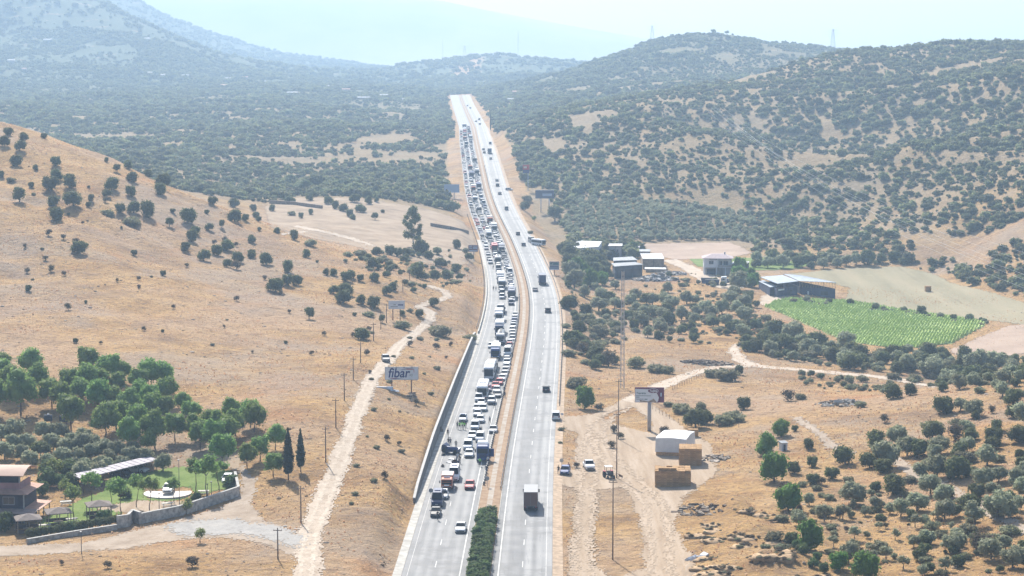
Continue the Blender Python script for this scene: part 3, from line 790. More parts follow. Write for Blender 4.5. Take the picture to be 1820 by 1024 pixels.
for kind, lm, nl in [('airy', L_PINE, 620), ('airy_olive', L_OLIVE, 420)]:
    CROWNS[kind] = [crown_mesh('crown', lobes_round(300 + j, 10, 0.72, 0.32, 0.2, z0=0.4), nl, 0.048, lm, 80 + j, core=0.62) for j in range(NV)]
CROWNS['cypress'] = [crown_mesh('crown', [(0, 0, z, r_, r_, 0.12) for z, r_ in [(.12, .12), (.25, .15), (.4, .15), (.55, .125), (.7, .095), (.82, .065), (.92, .035)]], 900, 0.028, L_CYP, 5 + j, core=0.85) for j in range(2)]
def euc_lobes(seed):
    r = np.random.default_rng(seed); out = []
    for i in range(26):
        z = r.uniform(.22, .92); a = r.uniform(0, 6.28); w = (0.30 if z < .62 else 0.30 * (1 - (z - .62) / .42)) * math.sqrt(r.random())
        s = r.uniform(.06, .11); out.append((math.cos(a) * w, math.sin(a) * w, z, s * 1.2, s * 1.2, s))
    return out
CROWNS['eucalyptus'] = [crown_mesh('crown', euc_lobes(3), 1600, 0.022, L_OAK, 9, core=0.72)]
TRUNKS['pine'] = [trunk_mesh('trunk', 0.42, 0.035, M_BARK, j, 4, 0.22) for j in range(3)]
TRUNKS['tall'] = [trunk_mesh('trunk', 0.95, 0.03, M_BARK, j, 5, 0.3, lean=(j - 1) * 0.16) for j in range(3)]
TRUNKS['short'] = [trunk_mesh('trunk', 0.2, 0.05, M_BARKG, j, 4, 0.3) for j in range(3)]
TRUNKS['olive'] = [trunk_mesh('trunk', 0.36, 0.05, M_BARKG, 20 + j, 4, 0.3, lean=(j - 1) * .1) for j in range(3)]
# kind of tree -> crown, trunk, height of crown's bottom (in crown widths), object name, category, height stretch
KIND = {'pine': ('pine', 'pine', 0.22, 'pine_tree', 'tree', 1.0), 'tallpine': ('airy', 'tall', 0.86, 'pine_tree', 'tree', 1.0), 'green': ('green', 'short', -0.10, 'leafy_tree', 'tree', 1.08),
        'oak': ('oak', 'short', -0.13, 'evergreen_shrub', 'shrub', 1.0), 'oaktree': ('oak', 'olive', 0.06, 'evergreen_tree', 'tree', 1.0), 'olive': ('olive', 'olive', 0.02, 'olive_tree', 'tree', 1.0),
        'thinolive': ('airy_olive', 'olive', 0.18, 'olive_tree', 'tree', 1.0), 'pale': ('pale', 'short', -0.08, 'dusty_shrub', 'shrub', 1.0), 'brown': ('brown', 'short', 0.0, 'withered_shrub', 'shrub', 1.0),
        'lime': ('lime', 'olive', 0.3, 'young_tree', 'tree', 1.0), 'hedge': ('hedge', 'short', -.05, 'garden_shrub', 'shrub', 1.0)}
TREES = []        # (kind, area, x, y, z, width, u)
_cnt = [0]
def tree(kind, area, u, v, wpx, grow=1.0, stretch=None):
    x, y, z = hit(u, v)
    TREES.append((kind, area, x, y, z, wpx / scale_at(y) * grow, u, v, stretch))
def from_crop(kind, area, x0, y0, k, txt):
    for s in txt.replace('\n', ' ').split(';'):
        p = s.split()
        if not p: continue
        kd = kind
        if p[-1].isalpha(): kd = p[-1]; p = p[:-1]
        x, y, w = map(float, p[:3])
        tree(kd, area, x0 + x / k, y0 + y / k, w / k)
HILL = 'bare hillside above the pines'
from_crop('oak', HILL, 0, 200, 2.439, """40 100 55;20 145 50;100 125 55;85 165 58;192 112 35;75 232 65;240 232 55;155 250 35;5 280 40;45 300 45 pale;245 295 60;300 325 75;222 340 85;85 390 75 oaktree;
135 325 35;235 405 65;320 405 95;245 470 85;395 385 38;385 410 30;465 450 70 pale;460 365 50;485 335 75;568 362 58;520 435 55;580 435 65;640 455 90;578 300 65;555 242 50;462 215 25;508 258 40 oaktree;
640 280 45;710 335 75 oaktree;695 355 70;345 610 85;735 495 45 oaktree;812 478 85;850 530 55;832 560 65;807 600 55;883 642 65;980 600 75;940 618 60;905 510 45;898 440 30;962 500 35 oaktree;925 400 55;1010 410 60;
1018 475 65;1065 470 40;1090 560 40;1090 625 48;1032 648 60;982 670 48;575 490 90 pale;1025 680 45 brown;1110 460 40""")
from_crop('oak', 'lower end of the bare ridge', 440, 300, 3.2, """65 350 30;25 420 50;25 510 55;105 545 85;170 370 50;335 505 65;230 590 85;265 405 70;360 440 80 pale;397 535 22;160 700 110;230 665 85;280 660 70;450 605 50;490 610 60;
560 640 80;588 625 70;555 720 95;545 765 100;490 710 70;640 640 50;705 570 90;745 570 45;718 635 65;795 610 45;790 715 70;830 690 70;720 790 90;650 770 70;945 700 42;1005 680 35;350 855 70 oaktree;648 970 105;
1055 780 70;690 840 80 pale;765 875 50 oaktree;880 910 110 pale;975 840 60;925 815 50 pale;1100 955 150 pale;1060 925 80 pale;1270 975 90 pale;880 830 40""")
from_crop('oak', 'grassy bench', 440, 300, 3.2, """965 620 110;1065 630 70;1130 630 70;1190 590 80;1100 560 80;800 590 60;640 500 90 pale;570 500 70 pale;735 490 70;810 490 70;850 500 70;900 500 70;985 480 100;1030 510 60;
1190 455 65;770 250 28;725 292 45 oaktree;600 290 45;580 270 50;305 280 40;360 260 40;250 265 60 pale;65 300 40;610 190 70;645 250 70;690 200 60;560 100 60;330 130 90;390 110 100;500 230 60;545 240 60;460 200 60;
680 170 60;735 190 40;350 180 60;240 200 70;140 240 45;30 240 50""")
VAL = 'valley olive grove'
from_crop('olive', VAL, 880, 300, 3.2, """165 235 70 oak;222 305 30 lime;180 185 80 pale;200 370 40 pale;395 510 95 oaktree;430 570 110 oak;500 560 100 oak;565 620 120 oak;590 570 100 oak;425 620 110;450 680 120;
570 690 50;685 685 60;983 705 65;785 490 70 green;420 800 120 oak;510 730 70;590 810 100;600 750 80;680 795 75;780 790 80;800 745 70;895 775 75;1000 800 95;840 840 70;955 860 80;1090 770 80;1140 770 60;
1200 830 90;1060 860 80;1130 880 70;1150 840 70;1290 830 90;1340 770 90;1360 740 80;830 900 90;930 900 70;515 870 120 pale;680 890 80 pale;600 950 160 pale;405 905 60 pale;930 970 60 oak;1075 915 65 oak;1130 950 60 oak;
1240 900 80 oak;1320 900 80;1340 930 80 oak;1420 870 70;500 1015 100 oak;440 1010 110 pale;590 1015 110 pale;1390 690 110;1440 760 90 oak;1440 830 80 oak;1460 900 70 oak;760 850 80 pale;700 930 90 pale;340 300 105 oaktree""")
KN = 'olive knoll'
from_crop('oak', KN, 1320, 600, 2.416, """165 425 75 green;100 505 105 green;135 620 125 green;195 745 120 green;285 915 120 green;525 1040 120 green;410 1000 90 green;300 985 50 hedge;320 960 45 hedge;260 930 50 hedge;230 905 45 hedge;350 1010 50 hedge;225 402 35;283 480 60;440 545 105;300 555 60;300 630 75;215 585 70;385 608 75;
450 620 60 pale;320 655 55 pale;570 480 110;545 560 90;600 580 95;650 475 25;645 670 120;570 660 60;700 685 60 pale;475 720 110 olive;570 740 60 olive;350 790 75 thinolive;240 810 80 olive;170 790 70 pale;285 720 60 olive;815 435 105;
750 510 105;845 500 95 olive;930 515 90;765 610 80 olive;835 600 100 olive;925 605 130;915 440 90 brown;1005 350 50;968 305 35;1015 290 30;1160 285 100;1165 345 80;1090 400 70;1080 455 95;1070 325 40 brown;1050 550 105 olive;1190 520 50;
1100 620 80 olive;1170 640 80 olive;1195 560 60;1000 690 90;1095 780 125 olive;995 810 100 thinolive;1030 925 105 brown;1160 990 110 olive;1200 910 60;930 900 60;910 920 50;960 950 60 pale;680 770 80 olive;725 780 60;740 815 60 thinolive;
785 810 50 olive;755 740 40 thinolive;820 778 35 thinolive;895 830 40 thinolive;870 922 45 thinolive;930 870 40 olive;480 870 60 thinolive;390 900 55 thinolive;470 922 55 thinolive;585 828 35 thinolive;655 868 45 thinolive;615 952 60 thinolive;690 995 60 thinolive;
760 960 75;790 890 75 olive;735 900 50 olive;870 1005 65 thinolive;770 1025 55 olive;455 970 90 olive;370 930 55 pale;525 955 50 olive;430 780 60 thinolive;610 365 45 brown;840 800 40 brown""")
CK = 'creek below the corn field'
from_crop('oak', CK, 1320, 600, 2.416, """645 262 90;720 248 65;855 232 60;930 222 75 olive;1020 238 60 pale;1090 228 50 olive;245 265 60 pale;195 272 65 brown;505 300 60 pale;20 60 60;460 135 115;390 105 90;370 70 70;690 135 100;775 135 90;935 132 60;1130 120 40;
1190 190 60 olive;1120 195 60 olive;310 90 60 olive;120 75 70 olive;190 45 40;580 145 60 pale;250 90 60 pale;540 110 60 pale;640 180 70 pale;740 190 80 pale;830 180 70 pale;870 150 60 olive;1000 150 60 pale;1060 170 60 olive;900 200 60 olive;820 90 60 pale;60 50 60 pale""")
from_crop('oak', 'roadside slope by the yard', 880, 600, 2.415, """385 305 85 green;350 215 110 pale;320 80 70 pale;335 32 100;390 60 60;430 95 90;455 122 75;515 115 60;600 130 100 pale;690 150 90 pale;745 155 70 pale;800 325 100 pale;860 385 110;905 370 80;885 305 60 pale;890 340 60 pale;
745 295 50 pale;725 420 50 brown;925 170 85 pale;970 150 30;1045 160 50;1000 185 120 pale;1030 360 120 pale;1065 310 70;975 375 100 pale;285 400 35 pale;280 455 25 pale;450 315 45 brown;540 435 35 brown;1080 35 70;350 560 30 brown;510 410 40 brown;500 475 40 brown""")
PN = 'pine grove'
from_crop('pine', PN, 0, 600, 2.415, """20 150 70;135 170 100;45 255 110;90 330 145;222 300 105;300 240 90;380 250 110;375 155 90;470 195 100;535 195 65;305 395 115;420 335 110;455 435 130;510 245 80;600 245 90;650 225 100;705 225 90;560 350 105;640 315 90;660 365 95;720 295 90;
780 325 75;665 475 115;750 445 95;550 485 100;635 495 70;835 440 85;890 415 85;990 365 85;1075 385 90;985 460 95;920 485 100;955 560 105;1060 560 80;-25 330 110;0 200 90;170 235 95;260 330 100;350 300 100;500 395 110;590 420 100;700 360 95;430 240 90;600 300 95;820 370 80;860 480 90;1010 420 90;480 330 95;940 420 80""")
from_crop('pine', PN, 440, 600, 2.415, "30 405 95;55 530 85;120 482 85;110 598 85")
from_crop('tallpine', 'walled garden', 0, 600, 2.415, "315 785 92;395 725 88;480 708 60;518 772 98;585 728 80;642 742 84;745 705 60;842 672 96;885 695 112;940 655 78")
from_crop('hedge', 'walled garden', 0, 600, 2.415, "20 835 95;840 715 60 hedge;995 640 70 hedge;700 575 80 olive;175 520 95 oaktree;290 600 90 hedge;240 610 80 lime;310 655 80 hedge;200 640 90 hedge;280 690 70 lime;350 620 90 olive;420 600 80 olive;180 680 70 hedge;350 830 60 hedge;300 840 60 hedge;450 790 70 hedge;540 690 60 hedge;60 440 90 olive;210 590 80 hedge;260 640 70 hedge;800 762 60 lime;858 880 54 lime;462 990 40 brown;825 985 60 brown;265 975 26 brown")
_r = random.Random(5)
_og = [(5, 425), (60, 470), (120, 470), (20, 500), (190, 415), (250, 420), (310, 440), (360, 430), (230, 465), (290, 480), (350, 475), (400, 460), (270, 520), (330, 520), (390, 505), (440, 490), (470, 520), (430, 545), (370, 560), (310, 565), (500, 500), (520, 545), (560, 520), (570, 480), (620, 520), (240, 560), (210, 540), (130, 540), (90, 505), (460, 560)]
for x, y in _og:
    tree('olive', 'olive plot behind the long shed', x / 2.415, 600 + (y + 22) / 2.415, _r.uniform(64, 92) / 2.415)
# more of the nearer trees of the valley and its edges, one by one
KPATH = band([(1570, 800, 20), (1590, 815, 22), (1640, 850, 34), (1700, 880, 38), (1760, 910, 34), (1830, 950, 30)], 20)
def fill(kind, area, poly, n, w0, w1, seed, gap=0.72):
    r = random.Random(seed); got = []
    us = [p[0] for p in poly]; vv = [p[1] for p in poly]; tries = 0
    while len(got) < n and tries < 4000:
        tries += 1
        u, v = r.uniform(min(us), max(us)), r.uniform(min(vv), max(vv))
        if not poly_mask(np.array([u]), np.array([v]), poly)[0]: continue
        if area == 'olive knoll' and poly_mask(np.array([u]), np.array([v]), KPATH)[0]: continue
        w = r.uniform(w0, w1)
        if any(abs(u - a) < gap * (w + c) / 2 and abs(v - b_) < gap * (w + c) / 5 for a, b_, c in got): continue
        got.append((u, v, w)); tree(kind if isinstance(kind, str) else r.choice(kind), area, u, v, w)
fill(['oak', 'oak', 'olive', 'pale'], CK, [(1375, 590), (1440, 610), (1600, 640), (1720, 640), (1820, 660), (1820, 690), (1700, 680), (1560, 650), (1420, 640), (1360, 610)], 34, 22, 40, 1)
fill(['olive', 'oak', 'pale'], VAL, [(1330, 545), (1375, 575), (1430, 600), (1440, 620), (1370, 625), (1310, 600), (1290, 560)], 20, 20, 34, 2)
fill(['olive', 'oak'], VAL, [(1010, 520), (1080, 530), (1250, 545), (1290, 585), (1180, 600), (1040, 600), (1020, 560)], 18, 18, 30, 3)
fill(['oak', 'oaktree', 'green'], 'farm', [(1000, 445), (1060, 460), (1085, 500), (1060, 520), (1005, 490)], 16, 22, 38, 4)
fill(['oak', 'green'], 'farm', [(1300, 488), (1345, 492), (1345, 515), (1310, 508)], 7, 20, 32, 6)
fill(['oak', 'oak', 'olive'], 'hedgerow above the stubble field', [(1340, 476), (1460, 478), (1600, 470), (1600, 464), (1440, 468), (1345, 465)], 26, 20, 34, 7)
fill(['pale', 'oak', 'brown'], 'roadside slope by the yard', [(1005, 540), (1030, 560), (1060, 640), (1100, 660), (1060, 670), (1010, 640), (1004, 580)], 9, 20, 34, 8)

fill(['brown', 'brown', 'pale', 'oak'], HILL, [(0, 300), (120, 300), (420, 420), (640, 560), (600, 640), (420, 640), (250, 620), (0, 600)], 52, 6, 15, 11, 1.0)
fill(['brown', 'pale'], 'lower end of the bare ridge', [(560, 560), (700, 600), (760, 600), (830, 600), (800, 660), (720, 800), (650, 900), (600, 900), (660, 700), (640, 620)], 34, 7, 17, 12, 1.0)
fill(['oak', 'olive', 'olive', 'pale'], KN, [(1620, 730), (1830, 690), (1830, 1010), (1700, 1010), (1600, 900), (1560, 800)], 44, 26, 50, 13, .8)
fill(['olive', 'pale', 'pale', 'brown'], KN, [(1370, 860), (1600, 850), (1680, 1010), (1520, 1010)], 26, 12, 26, 14, .9)
fill(['oak', 'olive', 'pale'], CK, [(1310, 610), (1420, 605), (1600, 632), (1720, 632), (1830, 650), (1830, 685), (1660, 682), (1500, 652), (1330, 635)], 40, 22, 42, 15, .6)
def ordinal(n): return '%d%s' % (n, 'th' if 10 <= n % 100 <= 20 else {1: 'st', 2: 'nd', 3: 'rd'}.get(n % 10, 'th'))
LOOK = {'pine': 'round-crowned green pine', 'tallpine': 'slender pine with bare trunk and airy crown', 'green': 'bright green bushy tree', 'oak': 'dark round evergreen shrub', 'oaktree': 'dark evergreen tree on a short trunk',
        'olive': 'grey-green olive tree', 'thinolive': 'small airy olive tree', 'pale': 'low dusty shrub', 'brown': 'withered brownish shrub', 'lime': 'young yellow-green tree', 'hedge': 'leafy green shrub'}
PREP = {HILL: 'on the bare hillside', 'lower end of the bare ridge': 'on the lower bare ridge', 'grassy bench': 'on the grassy bench behind the ridge', VAL: 'in the valley grove', KN: 'on the olive knoll', CK: 'along the creek below the corn',
        'roadside slope by the yard': 'on the slope by the hay yard', PN: 'in the pine grove', 'walled garden': 'in the walled garden', 'olive plot behind the long shed': 'behind the long shed', 'farm': 'beside the farm roofs', 'hedgerow above the stubble field': 'in the hedgerow above the stubble'}
_groups = {}
for t_ in TREES: _groups.setdefault((t_[0], t_[1]), []).append(t_)
SRC = {}
for (kind, area), lst in _groups.items():
    lst.sort(key=lambda t_: t_[6])
    cr, tk, zb, nm, cat, st = KIND[kind]
    for i, (kd, ar, x, y, z, w, u, v, stretch) in enumerate(lst):
        rr = random.Random(int(x * 31 + y * 17))
        lab = LOOK[kind] + ' ' + PREP[area] + ('' if len(lst) == 1 else ', %s from the left' % ordinal(i + 1))
        e = empty(nm, (x, y, z), rr.uniform(0, 6.28), lab, cat, '%ss %s' % (nm.replace('_', ' '), PREP[area]))
        hs = st * rr.uniform(0.9, 1.12)
        cme = CROWNS[cr][rr.randrange(len(CROWNS[cr]))]
        c = link_mesh('crown', cme, e, (0, 0, zb * w)); k_ = 1.3 if kind == 'pine' else 1.07 if kind in ('oak', 'oaktree', 'pale') else 1.2
        c.scale = (w * k_, w * k_ * rr.uniform(.92, 1.06), w * k_ * hs)
        tr_ = link_mesh('trunk', TRUNKS[tk][rr.randrange(3)], e); tr_.scale = (w, w, w)
        SRC.setdefault(cr, {})[cme.name] = c
def special(kind, name, u, v, wpx, hpx, label, trunk='short', zb=0.0):
    x, y, z = hit(u, v); s = scale_at(y); w = wpx / s; h = hpx / s
    e = empty(name, (x, y, z), 0.7, label, 'tree')
    c = link_mesh('crown', CROWNS[kind][0 if len(CROWNS[kind]) == 1 else int(u) % 2], e, (0, 0, zb * h)); c.scale = (w, w, h)
    t_ = link_mesh('trunk', TRUNKS[trunk][0], e); t_.scale = (h * .5, h * .5, h * .7)
    return e
special('cypress', 'cypress_tree', 512.5, 853, 25 * 2.9, 83, 'taller dark cypress at the edge of the pine grove', 'pine', 0.12)
special('cypress', 'cypress_tree', 534.5, 839, 20 * 2.9, 69, 'shorter dark cypress next to the pale track', 'pine', 0.12)
special('eucalyptus', 'eucalyptus_tree', 735, 440, 44 * 1.5, 76, 'big ragged eucalyptus towering over the grassy bench', 'olive')
special('cypress', 'cypress_tree', 872, 232, 3.5 * 2.9, 32, 'tall dark cypress right beside the far road', 'pine', 0.05)
special('cypress', 'cypress_tree', 722, 212, 4 * 2.9, 20, 'small dark cypress in the far olive plain', 'pine', 0.05)

# ------------------------------------------------------------------ woodland on the far slopes (uncountable)
WCROWN = [('wood_crown_%d' % j) for j in range(3)]
def gn_scatter(name, Pp, scl, rot, pick, sources, label):
    me = bpy.data.meshes.new(name); me.from_pydata(Pp.tolist(), [], [])
    for nm, typ, arr in (('scl', 'FLOAT', scl), ('rot', 'FLOAT', rot)):
        a = me.attributes.new(nm, typ, 'POINT'); a.data.foreach_set('value', arr.astype(np.float32))
    a = me.attributes.new('pick', 'INT', 'POINT'); a.data.foreach_set('value', pick.astype(np.int32))
    o = link_mesh(name, me); o['kind'] = 'stuff'; o['label'] = label
    ng = bpy.data.node_groups.new(name, 'GeometryNodeTree')
    ng.interface.new_socket('Geometry', in_out='INPUT', socket_type='NodeSocketGeometry'); ng.interface.new_socket('Geometry', in_out='OUTPUT', socket_type='NodeSocketGeometry')
    N = ng.nodes; gi = N.new('NodeGroupInput'); go = N.new('NodeGroupOutput'); ip = N.new('GeometryNodeInstanceOnPoints'); jn = N.new('GeometryNodeJoinGeometry')
    for s_ in sources:
        oi = N.new('GeometryNodeObjectInfo'); oi.transform_space = 'ORIGINAL'; oi.inputs['Object'].default_value = s_; oi.inputs['As Instance'].default_value = True
        ng.links.new(oi.outputs['Geometry'], jn.inputs[0])
    def attr(nm, typ):
        a_ = N.new('GeometryNodeInputNamedAttribute'); a_.data_type = typ; a_.inputs['Name'].default_value = nm; return a_.outputs[0]
    ng.links.new(gi.outputs[0], ip.inputs['Points']); ng.links.new(jn.outputs[0], ip.inputs['Instance'])
    ip.inputs['Pick Instance'].default_value = True
    ng.links.new(attr('pick', 'INT'), ip.inputs['Instance Index'])
    cx = N.new('ShaderNodeCombineXYZ'); ng.links.new(attr('rot', 'FLOAT'), cx.inputs[2])
    er = N.new('FunctionNodeEulerToRotation'); ng.links.new(cx.outputs[0], er.inputs[0]); ng.links.new(er.outputs[0], ip.inputs['Rotation'])
    sx = N.new('ShaderNodeCombineXYZ'); sc_ = attr('scl', 'FLOAT')
    for k in range(3): ng.links.new(sc_, sx.inputs[k])
    ng.links.new(sx.outputs[0], ip.inputs['Scale'])
    ng.links.new(ip.outputs[0], go.inputs[0])
    md = o.modifiers.new('scatter', 'NODES'); md.node_group = ng
    return o
# three real trees on the far crest lend their crowns
WS = []
for j in range(3):
    cm = crown_mesh('crown', lobes_round(500 + j, 5, 0.78, 0.27, 0.26, z0=0.34), 120, 0.105, L_WOOD, 500 + j, core=0.82)
    x, y, z = ridge_hit((1268, 1292, 1380)[j], (60, 62, 78)[j], 2900)
    z = float(H(x, y)); 
    e = empty('lone_tree', (x, y, z), j, ('dark lone tree on the highest point of the far ridge', 'smaller lone tree on the far ridge beside the summit', 'rounded tree on the falling shoulder of the far ridge')[j], 'tree', 'trees on the far ridge')
    c = link_mesh('crown', cm, e, (0, 0, 1.0)); c.scale = (9 - 2 * j,) * 3
    t_ = link_mesh('trunk', TRUNKS['olive'][j], e); t_.scale = (7, 7, 7)
    WS.append(c)
NOVEG = [[(470, 368), (520, 350), (640, 350), (760, 366), (850, 392), (880, 480), (760, 520), (640, 480)],                                   # bench
         [(1125, 462), (1140, 430), (1300, 428), (1345, 450), (1440, 470), (1600, 470), (1700, 498), (1840, 540), (1900, 600), (1820, 1100), (0, 1100), (0, 470), (1000, 470)],
         [(960, 330), (985, 370), (1010, 430), (1000, 460), (930, 420), (900, 340)], [(1000, 380), (1030, 352), (1150, 350), (1335, 372), (1345, 440), (1300, 430), (1140, 430), (1010, 425)],
         [(625, 248), (690, 236), (740, 244), (735, 256), (650, 256)], [(765, 258), (800, 255), (812, 275), (790, 275)], [(630, 262), (660, 270), (650, 285), (630, 275)],
         [(1440, 205), (1460, 200), (1500, 240), (1480, 252)], [(1010, 205), (1060, 200), (1075, 222), (1020, 226)], [(960, 250), (1000, 245), (1010, 270), (970, 268)]]
def scatter_far():
    r = np.random.default_rng(3)
    def cand(n, ya, yb, am):
        y = np.sqrt(r.uniform(ya * ya, yb * yb, n)); return r.uniform(-am, am, n) * y, y
    x1, y1 = cand(185000, 740, 3300, 0.30)
    x2, y2 = cand(34000, 3300, 6000, 0.32)
    x = np.concatenate([x1, x2]); y = np.concatenate([y1, y2]); z = H(x, y)
    u, v = project(x, y, z)
    lat = x - road_x(y)
    keep = (np.abs(lat) > np.where(y < 1500, 22, 17)) | (y > 2480)
    # the bare hill on the left keeps only the trees placed one by one
    hillside = (x < -14) & (y < 960) & (y < 1040 + (x + 60) * 1.0 + 60)
    keep &= ~hillside
    for q in NOVEG: keep &= ~poly_mask(u, v, q)
    gul = 1 - np.abs(vnoise(x - 0.25 * y, y * 0.6, 62, 5))
    d = 0.55 - 0.55 * (gul - 0.62) + 0.28 * vnoise(x, y, 95, 31) + 0.4 * vnoise(x, y, 34, 32) + 0.25 * vnoise(x, y, 14, 33)
    d = np.where((x > 0) & (y < 2000), d + 0.28, d + 0.10)
    d = np.where(lat > 0, d, d + 0.05)
    d = np.where((lat < 0) & (y < 1200) & (v < 352), d + 0.2, d)
    keep &= (r.random(len(x)) * 0.5 + 0.22) < d
    x, y, z = x[keep], y[keep], z[keep]
    s = r.gamma(4, 0.95, len(x)).clip(1.3, 9) * np.where(y > 3300, 2.1, 1.0) * np.interp(y, [800, 1500, 3300], [0.92, 1.02, 1.25])
    s *= 1 + 0.3 * vnoise(x, y, 120, 40)
    return np.stack([x, y, z - 0.08 * s], -1), np.clip(s, 1.5, 15), r.uniform(0, 6.28, len(x)), r.integers(0, 3, len(x))
Pp, scl, rot, pick = scatter_far()
gn_scatter('woodland', Pp, scl, rot, pick, WS, 'scrub and olive woodland covering the far slopes')
# orchard in rows on the valley side
def orchard():
    r = np.random.default_rng(8)
    poly = [(1000, 392), (1028, 356), (1100, 352), (1200, 362), (1335, 380), (1350, 436), (1300, 428), (1140, 429), (1010, 425)]
    xs, ys = np.meshgrid(np.arange(0, 140, 4.0), np.arange(930, 1180, 4.3)); x = xs.ravel() + r.normal(0, .8, xs.size); y = ys.ravel() + r.normal(0, .9, xs.size)
    z = H(x, y); u, v = project(x, y, z); k = poly_mask(u, v, poly)
    x, y, z = x[k], y[k], z[k]
    return np.stack([x, y, z - .1], -1), r.normal(3.7, .5, len(x)), r.uniform(0, 6.28, len(x)), r.integers(0, 2, len(x))
_oc = sorted(SRC['olive'].items())
Pp, scl, rot, pick = orchard()
gn_scatter('orchard_rows', Pp, scl, rot, pick, [c for _, c in _oc][:2], 'dense rows of grey-green orchard trees on the valley slope')

# dusty undergrowth in the valley bottom and along the creek
def undergrowth():
    r = np.random.default_rng(29); polys = [[(1340, 560), (1400, 585), (1500, 615), (1620, 630), (1720, 628), (1830, 640), (1830, 690), (1660, 690), (1500, 655), (1380, 640), (1320, 610)], [(1000, 500), (1060, 520), (1120, 545), (1290, 550), (1345, 545), (1340, 600), (1240, 615), (1120, 600), (1050, 640), (1010, 640)],
        [(1000, 430), (1060, 440), (1090, 500), (1060, 530), (1000, 500)], [(1230, 480), (1330, 490), (1350, 530), (1300, 545), (1180, 520), (1130, 505)], [(1330, 945), (1420, 960), (1500, 1010), (1480, 1040), (1380, 1000)], [(1410, 660), (1600, 685), (1580, 700), (1420, 690)], [(600, 470), (700, 440), (830, 450), (850, 500), (740, 520), (640, 500)],
        [(1440, 880), (1820, 860), (1820, 1030), (1500, 1030)], [(1400, 536), (1500, 540), (1640, 558), (1760, 573), (1750, 580), (1640, 566), (1490, 545), (1400, 540)]]
    dens = [.045, .034, .035, .014, .04, .03, .02, .016, .05]
    X, Y = [], []
    for q, dn in zip(polys, dens):
        c = [hit(u, v) for u, v in q]; x0, x1 = min(p[0] for p in c), max(p[0] for p in c); y0, y1 = min(p[1] for p in c), max(p[1] for p in c); n = int((x1 - x0) * (y1 - y0) * dn * 2.2)
        x = r.uniform(x0, x1, n); y = r.uniform(y0, y1, n); u, v = project(x, y, H(x, y)); k = poly_mask(u, v, q) & (vnoise(x, y, 14, 71) + r.normal(0, .4, n) > -.15); X.append(x[k]); Y.append(y[k])
    x, y = np.concatenate(X), np.concatenate(Y); k = (np.abs(x - road_x(y)) > 16); x, y = x[k], y[k]
    return np.stack([x, y, H(x, y) - .1], -1), r.gamma(4, .5, len(x)).clip(.7, 4.2), r.uniform(0, 6.28, len(x)), r.integers(0, 4, len(x))
Pp, scl, rot, pick = undergrowth()
gn_scatter('undergrowth', Pp, scl, rot, pick, [c for _, c in sorted(SRC['pale'].items())][:2] + [_oc[0][1]] + [c for _, c in sorted(SRC['oak'].items())][:1], 'low dusty undergrowth in the valley bottom and along the creek')

